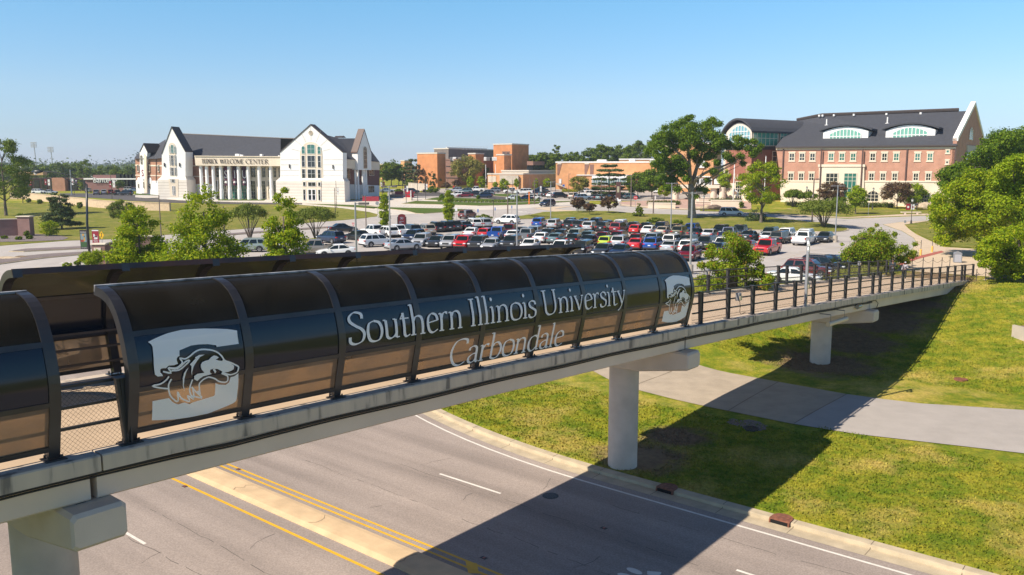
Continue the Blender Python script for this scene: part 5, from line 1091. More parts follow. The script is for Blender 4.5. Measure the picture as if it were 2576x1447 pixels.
# entrance in the big gable and in the left gable
wall_px('entrance_surround', W0, [(1708, 655), (1890, 655), (1890, 862), (1708, 862)], G1+0.75, G1+0.85, CREAM, wc)
wall_px('entrance_surround', W0, [(418, 640), (512, 642), (512, 815), (438, 812)], G2+0.74, G2+0.83, CREAM, wc)
for X0, X1, Y0, Y1, nx, ny in ((1716, 1743, 670, 710, 1, 1), (1765, 1840, 672, 712, 2, 1), (1862, 1887, 673, 711, 1, 1), (1717, 1743, 742, 846, 1, 2), (1862, 1888, 744, 848, 1, 2), (1765, 1802, 742, 846, 1, 2), (1803, 1840, 742, 846, 1, 2)):
    window(wc, W0, R2, X0, Y0, X1, Y1, nx, ny, FRAMEW, GLASSD, o=G1+0.86, bar=0.045 if Y0 < 700 or X0 not in (1765, 1803) else 0.09, sill=False, name='door' if X0 in (1765, 1803) and Y0 > 700 else 'window')
for X0, X1, Y0, Y1, nx, ny in ((452, 478, 644, 674, 2, 1), (438, 446, 640, 670, 1, 1), (456, 470, 710, 795, 1, 2), (472, 486, 712, 798, 1, 2)):
    window(wc, W0, R2, X0, Y0, X1, Y1, nx, ny, FRAMEW, GLASSD, o=G2+0.85, bar=0.04, sill=False, name='door' if Y0 > 700 else 'window')
mb = MB(); a, z = W0.h(R2(1790, 198), G1); mb.loft([[W0.P(a + r*math.cos(2*PI*k/24), z + r*math.sin(2*PI*k/24), G1+o) for k in range(24)] for r, o in ((0.62, -0.02), (0.62, 0.06), (0.56, 0.06), (0.56, -0.02))]); part('round_moulding', mb, CREAM, wc)
for X, Y, o in ((1587, 518, G1), (2006, 525, G1), (382, 505, G2), (528, 505, G2)):
    mb = MB(); a, z = W0.h(R2(X, Y), o); mb.bevbox(a-0.12, a+0.12, o-0.02, o+0.28, z-0.5, z+0.5, 0.03, W0.M); part('wall_lamp', mb, DARKTRIM, wc)
for o, X0, X1, lev in ((G1, 1496, 2100, (455, 505, 560, 610)),):
    mb = MB()
    for y in lev:
        for xa, xb in ((X0+4, 1680), (1915, X1-4)):
            a, b = W0.h(R2(xa, y), o), W0.h(R2(xb, y), o); mb.box(a[0], b[0], o, o+0.012, (a[1]+b[1])/2-0.025, (a[1]+b[1])/2+0.025, W0.M)
    for k in range(7):
        t = PI*(k+0.5)/7; a, z = W0.h(R2(1797, 400), o); r0_, r1_ = 3.3, 5.4 + 1.5*math.sin(t); ca, sa_ = math.cos(t), math.sin(t)
        mb.quad(*[W0.P(a + r*ca - w*sa_, z + r*sa_ + w*ca, o+0.012) for r, w in ((r0_, -0.03), (r1_, -0.03), (r1_, 0.03), (r0_, 0.03))])
    part('stone_joints', mb, MATS['groove'], wc)
# left brick wing
L0 = Fr(R2(225, 0)[0], 240, -30)
def wl(name, pts, o0, o1, m): return wall_px(name, L0, pts, o0, o1, m, wc)
wl('wing_wall', [(98, 440), (360, 440), (360, 665), (106, 660)], -12, 0, BRICKW); wl('wing_base', [(104, 655), (362, 660), (362, 800), (110, 780)], -12, 0.12, STONE)
for y0, y1 in ((502, 516), (600, 610)): wl('stone_band', [(99, y0), (360, y0+6), (360, y1+6), (99, y1)], 0, 0.08, CREAM)
wl('gable_wall', [(146, 780), (142, 380), (178, 312), (214, 385), (200, 560), (208, 780)], -0.5, 0.6, STONE)
wl('pilaster', [(182, 400), (205, 430), (210, 780), (184, 780)], 0.6, 0.9, CREAM)
mb = MB()
for P_, Q_ in (((140, 384), (178, 306)), ((178, 306), (218, 390))):
    a, b = L0.pp(R2(*P_), 0.75), L0.pp(R2(*Q_), 0.75); e = Vector((*(-L0.n*5), 0)); up = Vector((0,0,0.3)); mb.add([a, b, b+up, a+up, a+e, b+e, b+up+e, a+up+e], [(0,1,2,3),(4,7,6,5),(0,4,5,1),(3,2,6,7),(0,3,7,4),(1,5,6,2)])
part('coping', mb, DARKTRIM, wc)
v = [L0.pp(R2(86, 446), 0.8), L0.pp(R2(290, 448), 0.8), L0.pp(R2(360, 440), 0.8), L0.pp(R2(395, 258), -6), L0.pp(R2(215, 330), -6), L0.pp(R2(110, 410), -10), L0.pp(R2(285, 325), -6)]
mb = MB(); mb.add(v, [(0, 1, 6, 4), (1, 2, 3, 6), (0, 4, 5)]); part('roof', mb, SHING, wc)
wl('window_arch', [(118, 690), (118, 640), (126, 626), (138, 626), (146, 640), (146, 690)], 0.1, 0.2, STONE); wl('window_arch', [(226, 690), (226, 645), (234, 628), (246, 628), (254, 645), (254, 690)], 0.1, 0.2, STONE)
for X0, X1, Y0, Y1 in ((118, 134, 508, 568), (226, 243, 508, 570), (315, 331, 510, 570), (123, 138, 668, 728), (230, 248, 672, 735), (320, 337, 674, 738), (175, 186, 668, 730)):
    window(wc, L0, R2, X0, Y0, X1, Y1, 1, 2, FRAMEC, GLASSD, o=0.15 if X0 != 175 else 0.95, bar=0.04, sill=Y0 < 600, surround=CREAM)
window(wc, L0, R2, 148, 412, 172, 500, 2, 3, FRAMEC, GLASSD, o=0.63, bar=0.05, arch=1.0, sill=False)
mb = MB(); a, z = L0.h(R2(170, 588), 0.95); put_text(mb, 'S', 2.6, lambda x, y: L0.P(a+x*0.8, z+y, 0.97), bold=0.05); mb2 = MB(); mb2.box(a-0.75, a+0.75, 0.6, 0.93, z-1.7, z+2.2, L0.M); part('sign_panel', mb2, STONE, wc); part('sign_letter', mb, mat('maroon', (0.22, 0.02, 0.035), 0.6), wc)
for X, fr, o in ((606, W0, BO+0.5), (300, L0, 0.15)):
    mb = MB(); mb.tube([fr.pp(R2(X, 440), o), fr.pp(R2(X, 680), o)], 0.09, 6); part('downpipe', mb, DARKTRIM, wc)
for X0, X1, Y0 in ((1060, 1098, 400), (1105, 1135, 408), (1298, 1322, 402), (1475, 1490, 414)):
    mb = MB(); a0_, a1_, z0_, z1_ = rectaz(W0, R2(X0, Y0), R2(X1, 424), -2); mb.bevbox(a0_, a1_, -3, -2, z0_, z1_, 0.05, W0.M); part('roof_vent', mb, STONE, wc)

# --- the big brick hall on the right
H0 = Fr(R5(1500, 0)[0], 205, math.degrees(math.atan2(-0.60, 0.80)))
hall = empty('brick_hall', (H0.c.x, H0.c.y, gbase(H0, 0)), 0, 'large pink brick hall with slate roof, arched dormers and limestone base at right', 'building')
def wh(name, pts, o0, o1, m, fr=H0, par=None): return wall_px(name, fr, pts, o0, o1, m, par or hall, R=R5)
wh('wall', [(605, 415), (2030, 400), (2040, 700), (640, 690)], -26, 0, BRICKR)
wh('limestone_base', [(636, 684), (1950, 700), (2040, 712), (2040, 905), (640, 870)], -26, 0.18, LIME)
wh('base_moulding', [(640, 678), (1960, 684), (1960, 696), (640, 690)], 0, 0.32, LIME)
wh('portal', [(945, 558), (1306, 558), (1300, 880), (942, 866)], 0, 0.55, LIME)
wh('portal_cap', [(938, 552), (1312, 552), (1312, 572), (938, 572)], 0, 0.75, LIME)
wh('eave_band', [(605, 424), (2035, 414), (2035, 428), (605, 438)], 0, 0.2, CREAM)
wh('gutter', [(600, 412), (2042, 396), (2042, 408), (600, 424)], -0.3, 0.75, DARKTRIM)
E0 = Fr(R5(2035, 0)[0], 1, 53.13); E0.c = Vector(H0.P(H0.h(R5(2032, 400))[0], 0).xy); E0.M = Matrix(((E0.u.x, E0.n.x, 0, E0.c.x), (E0.u.y, E0.n.y, 0, E0.c.y), (0, 0, 1, 0), (0, 0, 0, 1)))
ap = E0.h(R5(2175, 82)); bk = E0.h(R5(2242, 352)); half = ap[0]
zE = H0.h(R5(2032, 400))[1]
part('gable_end', poly_wall(E0, [(0, -3), (bk[0], -3), (bk[0], bk[1]), ap, (0, E0.h(R5(2040, 345))[1])], -0.6, 0.25), BRICKR, hall)
mb = MB()
for a, b, w in (((0.0, E0.h(R5(2035, 345))[1]-0.6), ap, 0.75), (ap, bk, 0.75)):
    P_, Q_ = E0.P(*a, 0.45), E0.P(*b, 0.45); e = Vector((*(-E0.n*1.1), 0)); up = Vector((0, 0, 0.9)); mb.add([P_, Q_, Q_+up, P_+up, P_+e, Q_+e, Q_+up+e, P_+up+e], [(0,1,2,3),(4,7,6,5),(0,4,5,1),(3,2,6,7),(0,3,7,4),(1,5,6,2)])
part('gable_coping', mb, STONE, hall)
eL, eR = H0.pp(R5(600, 412), 0.7), H0.pp(R5(2040, 397), 0.7); rR = Vector((*(E0.P(half, 0).xy), H0.h(R5(2112, 128), -half)[1])); rL = H0.pp(R5(968, 168), -half); rL2 = H0.pp(R5(770, 203), -half)
mb = MB(); mb.add([eL, eR, rR, rL, rL2] + [Vector((*(p.xy - H0.n*2*half), eR.z)) for p in (eR, rL2)], [(0,1,2,3,4), (4,3,2,5,6)]); part('roof', mb, SHING, hall)
mb = MB(); rr = H0.pp(R5(2057, 127), -half); mb.tube([rL2 + Vector((0,0,0.15)), rL + Vector((0,0,0.3)), rr + Vector((0,0,0.3))], 0.45, 6); part('ridge_vent', mb, DARKTRIM, hall)
for X in (948, 975, 1065, 1223, 1483, 1755):
    mb = MB(); p = H0.pp(R5(X, 172 - (X-948)*0.022), -half+1.2); mb.tube([p, p+Vector((0,0,0.5))], 0.3, 8); part('roof_vent', mb, STONE, hall)
for X, Y in ((1006, 242), (1489, 228)):
    mb = MB(); p = H0.pp(R5(X, Y), -7.5); mb.tube([p, p+Vector((0,0,1.6))], 0.16, 6); mb.tube([p+Vector((0,0,0)), p+Vector((0,0,0.15))], 0.45, 6); part('roof_pipe', mb, STONE, hall)
for X, Yb in ((660, 700), (968, 840), (1296, 860), (1645, 700), (2030, 860)):
    mb = MB(); a, zt_ = H0.h(R5(X, 430), 0.6); zb_ = H0.h(R5(X-12, Yb), 0.6)[1]; mb.bevbox(a-0.16, a+0.16, 0.0 if X not in (968, 1296) else 0.55, 0.3 if X not in (968, 1296) else 0.8, zb_, zt_, 0.03, H0.M); part('downpipe', mb, mat('bronze pipe', (0.10, 0.055, 0.045), 0.5), hall)
for X, t in ((731, 0), (812, 0), (895, 0), (1043, 1), (1129, 1), (1218, 1), (1374, 0), (1467, 0), (1561, 1), (1730, 1), (1829, 1)):
    window(hall, H0, R5, X-19, 464, X+19, 521, 2, 2, FRAMEC, GLASSG if t else GLASSD, bar=0.11, rows_=[0.42], surround=LIME)
for X in (722, 804, 886, 1363, 1454, 1548, 1716, 1815):
    window(hall, H0, R5, X-18, 622, X+19, 680, 2, 2, FRAMEC, GLASSD, bar=0.11, rows_=[0.42], surround=LIME)
window(hall, H0, R5, 1003, 622, 1088, 800, 3, 6, FRAMEC, GLASSD, o=0.56, bar=0.10, rows_=[0.22, 0.45, 0.63, 0.80], sill=False); window(hall, H0, R5, 1147, 622, 1236, 815, 3, 6, FRAMEC, GLASSG, o=0.56, bar=0.10, rows_=[0.16, 0.38, 0.68, 0.84], sill=False)
for X0, X1, Y0, Y1 in ((840, 885, 748, 800), (1332, 1418, 762, 846), (1762, 1826, 768, 852)):
    window(hall, H0, R5, X0, Y0, X1, Y1, 3, 4, FRAMEC, GLASSD, o=0.2, bar=0.10, arch=0.85, rows_=[0.3, 0.62], surround=LIME)
window(hall, H0, R5, 1958, 438, 1982, 460, 1, 1, FRAMEC, GLASSG, bar=0.1, surround=LIME); window(hall, H0, R5, 1955, 525, 1976, 546, 1, 1, FRAMEC, GLASSD, bar=0.1, surround=LIME)
window(hall, E0, R5, 2146, 262, 2166, 355, 2, 5, FRAMEC, GLASSG, o=0.27, bar=0.14, arch=1.0, sill=False, surround=LIME)
part('end_panel', poly_wall(E0, [E0.h(R5(2108, 500)), E0.h(R5(2185, 500)), E0.h(R5(2185, 408)), E0.h(R5(2108, 400))], 0, 0.5), mat('grey stone', (0.5, 0.46, 0.42), 0.8), hall)
window(hall, E0, R5, 2120, 460, 2170, 520, 3, 2, FRAMEC, GLASSG, o=0.52, bar=0.12, sill=False)
# arched dormers
for X0, X1, Yt, Ys, Yb, o in ((982, 1334, 252, 292, 374, -5.2), (1481, 1866, 238, 282, 364, -5.2)):
    a0, a1, z0, z1 = rectaz(H0, R5(X0, Yt), R5(X1, Yb), o); zs = H0.h(R5((X0+X1)/2, Ys), o)[1]; n = 16
    head = lambda q, ins, top: [(a0+ins + (a1-a0-2*ins)*k/n, zs + (top-zs)*math.sin(PI*k/n)**0.8) for k in range(n+1)]
    out = [(a1, z0), (a1, zs)] + head(0, 0, z1)[::-1][1:-1] + [(a0, zs), (a0, z0)]
    dm = part('dormer', poly_wall(H0, out, o-9, o), STONE, hall)
    mb = MB(); ov = [(a0-0.9 + (a1-a0+1.8)*k/n, zs+0.15 + (z1-zs)*math.sin(PI*k/n)**0.85) for k in range(n+1)]
    rings = [[H0.P(a, z+0.05, o+0.6), H0.P(a, z+0.42, o+0.6), H0.P(a, z+0.42, o-9), H0.P(a, z+0.05, o-9)] for a, z in ov]; mb.loft(rings); part('dormer_roof', mb, SHING, dm)
    za, zb_ = z0 + (z1-z0)*0.14, z1 - (z1-z0)*0.18; ga, gb_ = a0+1.7, a1-1.7; zsp = z0 + (z1-z0)*0.50
    gp = [(ga, za), (gb_, za), (gb_, zsp)] + [(gb_ + (ga-gb_)*k/n, zsp + (zb_-zsp)*math.sin(PI*k/n)**0.8) for k in range(1, n)] + [(ga, zsp)]
    w = part('window', poly_wall(H0, gp, o, o+0.05), mat('pale green glass', (0.17, 0.42, 0.33), 0.10, spec=0.8), dm)
    mb = MB()
    for k in range(0, 10):
        a = ga + (gb_-ga)*k/9; t = zsp + (zb_-zsp)*math.sin(PI*max(0.02, min(0.98, (a-ga)/(gb_-ga))))**0.8; mb.box(a-0.09, a+0.09, o+0.05, o+0.16, za, t, H0.M)
    mb.box(ga, gb_, o+0.05, o+0.15, za + (zsp-za)*0.62-0.09, za + (zsp-za)*0.62+0.09, H0.M); mb.box(ga, gb_, o+0.05, o+0.17, za-0.1, za+0.1, H0.M)
    part('mullion', mb, STONE, w)
# glazed wing with the barrel roof
FA = Fr(R5(408, 0)[0], 222, -58); FS = Fr(R5(408, 0)[0], 222, 32)
wing = lambda name, pts, o0, o1, m, fr: wh(name, pts, o0, o1, m, fr)
def arch_outline(X0, X1, Yt, Ys, Yb, o=0.0):
    a0, a1, z0, z1 = rectaz(FA, R5(X0, Yt), R5(X1, Yb), o); zs = FA.h(R5((X0+X1)/2, Ys), o)[1]; n = 18
    return a0, a1, z0, z1, zs, [(a1, z0), (a1, zs)] + [(a1 + (a0-a1)*k/n, zs + (z1-zs)*math.sin(PI*k/n)**0.75) for k in range(1, n)] + [(a0, zs), (a0, z0)]
a0, a1, z0, z1, zs, out = arch_outline(212, 408, 222, 300, 432)
part('wing_wall', poly_wall(FA, out, -30, 0), mat('wing cream', (0.66, 0.60, 0.52), 0.7), hall)
a0g, a1g, z0g, z1g, zsg, outg = arch_outline(238, 398, 246, 312, 412); part('arch_window', poly_wall(FA, outg, 0, 0.06), mat('blue glass', (0.16, 0.36, 0.42), 0.08, spec=0.9), hall)
mb = MB()
for k in range(0, 8):
    a = a0g + (a1g-a0g)*k/7; f = max(0.02, min(0.98, k/7)); t = zsg + (z1g-zsg)*math.sin(PI*f)**0.75; mb.box(a-0.10, a+0.10, 0.06, 0.2, z0g, t, FA.M)
for f in (0.0, 0.25, 0.5, 0.72): z = z0g + (z1g-z0g)*f; mb.box(a0g+(0.6 if f > .6 else 0), a1g-(0.6 if f > .6 else 0), 0.06, 0.19, z-0.08, z+0.08, FA.M)
part('mullion', mb, FRAMEW, hall)
mb = MB(); n = 18; rings = []
for k in range(n+1):
    f = k/n; a = a0-0.9 + (a1-a0+1.8)*f; z = zs-0.2 + (z1-zs+0.9)*math.sin(PI*f)**0.75; rings.append([FA.P(a, z, 1.0), FA.P(a, z+0.5, 1.0), FA.P(a, z+0.5, -34), FA.P(a, z, -34)])
mb.loft(rings); part('barrel_roof', mb, SHING, hall)
for nm, X0, X1, Y0, Y1, nx in (('side_window', 424, 616, 285, 404, 6), ('side_window', 640, 738, 288, 372, 4)):
    window(hall, FS, R5, X0, Y0, X1, Y1, nx, 2, FRAMEC, mat('teal glass', (0.05, 0.26, 0.20), 0.08, spec=0.9), o=0.06, bar=0.09, sill=False, rows_=[0.5])
wing('side_band', [(408, 408), (600, 408), (600, 436), (408, 436)], 0, 0.15, DARKTRIM, FS); wing('arch_band', [(205, 414), (410, 408), (410, 436), (205, 440)], 0, 0.4, DARKTRIM, FA)
wing('wing_brick', [(409, 436), (640, 436), (640, 860), (409, 850)], -8, -0.1, mat('shaded hall brick', (0.30, 0.115, 0.075), 0.85, var=0.1, scale=1), FS)  # hall brick darkened: the shade on this face is painted into its colour
wing('wing_stone', [(190, 436), (410, 436), (402, 850), (180, 850)], -18, -0.05, LIME, FA)
wing('brick_pier', [(368, 436), (406, 436), (400, 700), (362, 700)], -0.05, 0.25, BRICKR, FA); wing('brick_pier', [(205, 436), (240, 436), (236, 600), (200, 600)], -0.05, 0.25, BRICKR, FA)
window(hall, FA, R5, 280, 566, 340, 662, 3, 3, FRAMEC, GLASSG, o=0.0, bar=0.1, sill=False); window(hall, FA, R5, 285, 690, 332, 830, 3, 5, FRAMEC, GLASSD, o=0.0, bar=0.1, sill=False)
window(hall, FS, R5, 577, 448, 603, 690, 1, 6, FRAMEC, GLASSD, o=-0.08, bar=0.1, sill=False)

# --- campus blocks further off: front and side faces of each block
def block(name, label, R, xl, xc, xr, yt, yb, Y, ang, m, side=None, cap=None, parent=None, ms=None, cat='building', group=None, own=False):
    F = Fr(R(xc, 0)[0], Y, ang); E = Fr(R(xc, 0)[0], Y, ang+90); a0 = F.h(R(xl, yt))[0]; a1 = E.h(R(xr, yt))[0]; z1 = F.h(R(xc, yt))[1]; z0 = F.h(R(xc, yb))[1]
    a1 = max(2.0, min(a1, 90)) if xr > xc else 18
    e = parent or empty(name, (F.c.x, F.c.y, min(z0, gbase(F, 0))), 0, label, cat, group)
    zb = min(z0, gbase(F, 0)-0.5) if not parent or own else z0
    mb = MB(); mb.box(a0, 0, -a1, 0, zb, z1, F.M); part('wall' if not parent else name, mb, m, e)
    if cap:
        mb = MB(); mb.box(a0-0.15, 0.15, -a1-0.15, 0.15, z1, z1+0.45, F.M); part('roof_edge', mb, cap, e)
    return e, F, E, z0, z1
CAPM = mat('pale roof edge', (0.62, 0.56, 0.48), 0.7)
AG = -35
b1, F1, E1, _, _ = block('arts_building', 'large orange brick campus block of stepped towers behind the middle trees', R3, 662, 910, 1005, 349, 745, 300, AG, BRICKO, cap=CAPM)
block('grey_upper_storey', None, R3, 868, 1047, 1675, 293, 425, 330, AG, GREYC, parent=b1, cap=CAPM)
_, F2, E2, _, _ = block('brown_brick_wing', None, R3, 1006, 1155, 1640, 426, 745, 316, AG, BRICKB, parent=b1, cap=BRICKB, own=True)
block('brick_tower', None, R3, 1282, 1372, 1470, 354, 745, 307, AG, BRICKO, parent=b1, cap=CAPM, own=True)
block('brick_tower', None, R3, 1627, 1717, 1805, 368, 745, 305, AG, BRICKO, parent=b1, cap=CAPM, own=True)
_, F3, E3, _, _ = block('tall_tower', None, R3, 1587, 1812, 2015, 238, 745, 326, AG, BRICKO, parent=b1, cap=CAPM, own=True)
_, F4, E4, _, _ = block('dark_glass_wing', None, R3, 1995, 2065, 2205, 488, 700, 322, AG, GLASSD, parent=b1, own=True); block('brick_band', None, R3, 1993, 2067, 2207, 440, 488, 321.5, AG, BRICKB, parent=b1)
block('roof_plant', None, R3, 1010, 1030, 1510, 268, 296, 334, AG, mat('pale metal', (0.55, 0.58, 0.58), 0.5), parent=b1)
mb = MB()
for k in range(13):
    p = E1.P(0, 0); q = at(*R3(1010 + 42*k, 262), 336); mb.tube([q, q - Vector((0,0,1.4))], 0.06, 4)
mb.tube([at(*R3(1010, 260), 336), at(*R3(1515, 268), 336)], 0.06, 4); part('roof_rail', mb, mat('pale steel', (0.5, 0.55, 0.55), 0.5), b1)
for X0, X1, Y0, Y1 in ((1700, 1738, 326, 360), (1745, 1782, 326, 360)): window(b1, F3, R3, X0, Y0, X1, Y1, 2, 1, BRICKB, GLASSD, o=0.05, bar=0.2, sill=False)
for i in range(12):
    X = 1075 + i*46 + (i % 3)*6
    if 1280 < X < 1475: continue
    mb = MB(); p = at(*R3(X, 420), 318); w = 0.5 + (i % 3)*0.5; mb.bevbox(p.x-w, p.x+w, p.y-1, p.y+1, p.z-0.5, p.z+0.9, 0.1); part('roof_unit', mb, STONE if i % 2 else MATS['bracket grey'], b1)
mb = MB()
for z in (500, 575, 640):
    p, q = F2.pp(R3(1012, z), 0.06), F2.pp(R3(1153, z+3), 0.06); mb.tube([p, q], 0.18, 4)
part('dark_band', mb, DARKTRIM, b1)
b2, F5, E5, _, _ = block('low_concrete_hall', 'low orange brick and pale concrete hall with flat roof before the tall brick towers', R3, 1517, 1945, 2340, 602, 765, 285, AG+14, BRICKT, cap=CAPM)
block('upper_storey', None, R3, 1685, 2012, 2340, 563, 605, 294, AG+14, mat('ribbed concrete', (0.50, 0.44, 0.36), 0.85, var=0.12, scale=1.2, detail=5), parent=b2, cap=CAPM)
wall_px('concrete_panel', F5, [(1662, 608), (1884, 612), (1884, 720), (1662, 716)], 0, 0.3, MATS['ribbed concrete'], b2, R=R3)
wall_px('fin', F5, [(1872, 612), (1888, 612), (1888, 780), (1872, 775)], 0.3, 0.9, MATS['ribbed concrete'], b2, R=R3)
for i in range(5): window(b2, F5, R3, 1528+i*19, 626, 1538+i*19, 690, 1, 1, CREAM, GLASSD, o=0.04, bar=0.12, sill=False)
b3, F6, E6, _, _ = block('student_center', 'wide flat roofed orange brick building with white framed windows behind the big oak', R4, 352, 1515, 1640, 576, 880, 285, -8, BRICKT, cap=STONE)
block('upper_storey', None, R4, 1078, 1600, 1660, 543, 576, 300, -8, BRICKT, parent=b3, cap=STONE)
wall_px('low_wing', F6, [(590, 722), (1700, 725), (1700, 880), (590, 880)], 0, 7, BRICKT, b3, R=R4); wall_px('white_band', F6, [(588, 714), (1700, 716), (1700, 724), (588, 722)], 0, 7.3, STONE, b3, R=R4)
wall_px('white_band', F6, [(765, 724), (1160, 724), (1160, 760), (765, 758)], 7, 7.2, STONE, b3, R=R4); wall_px('white_sill', F6, [(765, 822), (1160, 826), (1160, 838), (765, 834)], 7, 7.4, STONE, b3, R=R4)
window(b3, F6, R4, 768, 756, 1158, 822, 20, 1, FRAMEW, mat('pale blue glass', (0.10, 0.20, 0.22), 0.1, spec=0.8), o=7.2, bar=0.14, sill=False)
for X0, X1 in ((368, 416), (680, 735), (742, 786)): wall_px('recess_shade', F6, [(X0, 596), (X1, 596), (X1-8 if X1 > 740 else X0+16, 716), (X0, 716)], 0, 0.12, BRICKB, b3, R=R4)  # dark brick wedges stand in for the shade inside the notches
for X0, X1 in ((372, 414), (680, 732)): wall_px('lintel', F6, [(X0, 580), (X1, 580), (X1, 594), (X0, 594)], 0, 0.2, CREAM, b3, R=R4)
wall_px('stair', F6, [(352, 812), (385, 812), (470, 862), (470, 868), (352, 824)], 0.3, 2.2, MATS['ribbed concrete'], b3, R=R4); window(b3, F6, R4, 390, 764, 412, 812, 1, 1, FRAMEW, STONE, o=0.1, bar=0.1, sill=False, name='door')
for X0, X1, Y0 in ((822, 938, 540), (1190, 1270, 530), (1430, 1500, 535)):
    mb = MB(); a0_, a1_, z0_, z1_ = rectaz(F6, R4(X0, Y0), R4(X1, 574), -9); mb.bevbox(a0_, a1_, -12, -9, z0_, z1_, 0.3, F6.M); part('roof_unit', mb, STONE, b3)
b4, F7, E7, _, _ = block('brick_annex', 'orange brick building with white bands seen through the branches of the big oak', R5, -260, 100, 172, 386, 740, 262, -20, BRICKT, cap=STONE)
wall_px('white_band', F7, [(-120, 640), (98, 648), (98, 656), (-120, 650)], 0, 0.5, STONE, b4, R=R5)
wall_px('white_band', F7, [(-20, 520), (40, 522), (40, 580), (-20, 580)], 0, 0.5, STONE, b4, R=R5)
for i in range(5): window(b4, F7, R5, -60+i*32, 668, -36+i*32, 716, 2, 1, FRAMEW, GLASSD, o=0.1, bar=0.1, sill=False)
for nm, lab, xl, xc, xr, yt, Y in (('brick_house', 'small orange brick block peeping over trees behind the white hall', 217, 250, 362, 480, 400), ('brick_house', 'narrow orange brick tower between trees left of the large brick towers', 462, 515, 600, 440, 380)):
    e, F, E, _, _ = block(nm, lab, R3, xl, xc, xr, yt, 600, Y, AG, BRICKT, cap=CAPM, group='far brick buildings')
    if xl == 217: window(e, F, R3, 232, 492, 246, 516, 1, 1, BRICKB, GLASSD, o=0.05, bar=0.15, sill=False)
# entrance canopy on round columns
ec = empty('entrance_canopy', at(*R4(2100, 900), 232).xy.to_3d() + Vector((0,0,gz(*at(*R4(2100, 900), 232).xy))), 0, 'flat concrete entrance canopy on thick round columns right of the big oak', 'canopy')
FC = Fr(R4(2160, 0)[0], 226, -20)
part('roof_slab', poly_wall(FC, [FC.h(R4(1700, 868)), FC.h(R4(2225, 868)), FC.h(R4(2225, 838)), FC.h(R4(1700, 832))], -9, 0), CREAM, ec)
for X in (1725, 2160, 2260):
    a, zt_ = FC.h(R4(X, 866), -1.5); p = FC.P(a, 0, -1.5); mb = MB(); mb.tube([(p.x, p.y, gz(p.x, p.y)-0.2), (p.x, p.y, zt_+0.2)], 0.85, 20); part('column', mb, CREAM, ec, smooth=True, angle=40)
part('upper_wall', poly_wall(FC, [FC.h(R4(2165, 822), -9), FC.h(R4(2340, 815), -9), FC.h(R4(2340, 762), -9), FC.h(R4(2165, 762), -9)], -20, -9), STONE, ec)
# planters and low walls on the plaza
HEDGE = leaf_mat('hedge leaves', [(0.05, 0.085, 0.012), (0.10, 0.14, 0.02), (0.17, 0.19, 0.03)], 0.25)
def slab_thing(name, label, cat, pxs, h, w, m, extra=None):
    P = [G(*p) for p in pxs]; e = empty(name, P[0], 0, label, cat); mb = MB()
    for a, b in zip(P, P[1:]):
        d = (b-a); d.z = 0; d.normalize(); n = Vector((-d.y, d.x, 0))*w
        lo = min(a.z, b.z) - 0.3; vs = [(a-n*0).xy.to_3d(), b.xy.to_3d(), (b+n).xy.to_3d(), (a+n).xy.to_3d()]
        mb.add([Vector((v.x, v.y, lo)) for v in vs] + [Vector((vs[0].x, vs[0].y, a.z+h)), Vector((vs[1].x, vs[1].y, b.z+h)), Vector((vs[2].x, vs[2].y, b.z+h)), Vector((vs[3].x, vs[3].y, a.z+h))], [(3,2,1,0),(4,5,6,7),(0,1,5,4),(1,2,6,5),(2,3,7,6),(3,0,4,7)])
    part('wall', mb, m, e); mb = MB()
    for a, b in zip(P, P[1:]):
        d = (b-a); d.z = 0; d.normalize(); n = Vector((-d.y, d.x, 0)); k = 0.08
        q = [a-n*k-d*k, b-n*k+d*k, b+n*(w+k)+d*k, a+n*(w+k)-d*k]; zs_ = [a.z, b.z, b.z, a.z]
        mb.add([Vector((v.x, v.y, z+h)) for v, z in zip(q, zs_)] + [Vector((v.x, v.y, z+h+0.12)) for v, z in zip(q, zs_)], [(3,2,1,0),(4,5,6,7),(0,1,5,4),(1,2,6,5),(2,3,7,6),(3,0,4,7)])
    part('coping', mb, extra or m, e); return e, P
slab_thing('planter', 'low pale stone planter with clipped hedge left of the oak trunk', 'planter', [R4(1405, 1098), R4(1720, 1102)], 1.1, 4.0, LIME)
slab_thing('planter', 'low pale stone planter with clipped hedge behind the white minivan', 'planter', [R4(2135, 1090), R4(2480, 1094)], 1.6, 4.5, LIME)
slab_thing('stone_steps', 'broad pale stone steps right of the oak trunk on the plaza', 'steps', [R4(1960, 1052), R4(2200, 1052)], 0.5, 6.0, LIME)
slab_thing('stone_steps', 'upper pale stone steps leading to the entrance canopy', 'steps', [R4(1990, 1020), R4(2120, 1020)], 0.9, 4.0, LIME)
slab_thing('retaining_wall', 'long tan block retaining wall at the back of the left lawn', 'wall', [R1(90, 772), R1(200, 772), R1(430, 798), R1(640, 822), R1(850, 848), R1(1050, 864), R1(1300, 874), R1(1510, 880)], 1.75, 0.5, mat('tan block', (0.58, 0.44, 0.30), 0.9, var=0.12, scale=2, detail=8, bump=0.3, bscale=6))
slab_thing('concrete_wall', 'low grey concrete wall among shrubs behind the red letter sculpture', 'wall', [R3(555, 790), R3(755, 805)], 2.4, 0.4, mat('ribbed concrete', (0.5, 0.44, 0.36)))
e, P = slab_thing('brick_entry_wall', 'dark brick entry wall with stone cap at the left picture edge', 'wall', [R1(-60, 1108), R1(200, 1100)], 2.6, 0.5, BRICKG, CREAM)
mb = MB(); q = G(*R1(238, 1102)); mb.bevbox(q.x-0.95, q.x+0.95, q.y-0.6, q.y+0.6, q.z-0.3, q.z+3.0, 0.03); part('pillar', mb, BRICKG, e); mb = MB(); mb.bevbox(q.x-1.1, q.x+1.1, q.y-0.75, q.y+0.75, q.z+3.0, q.z+3.15, 0.03); part('pillar_cap', mb, CREAM, e)
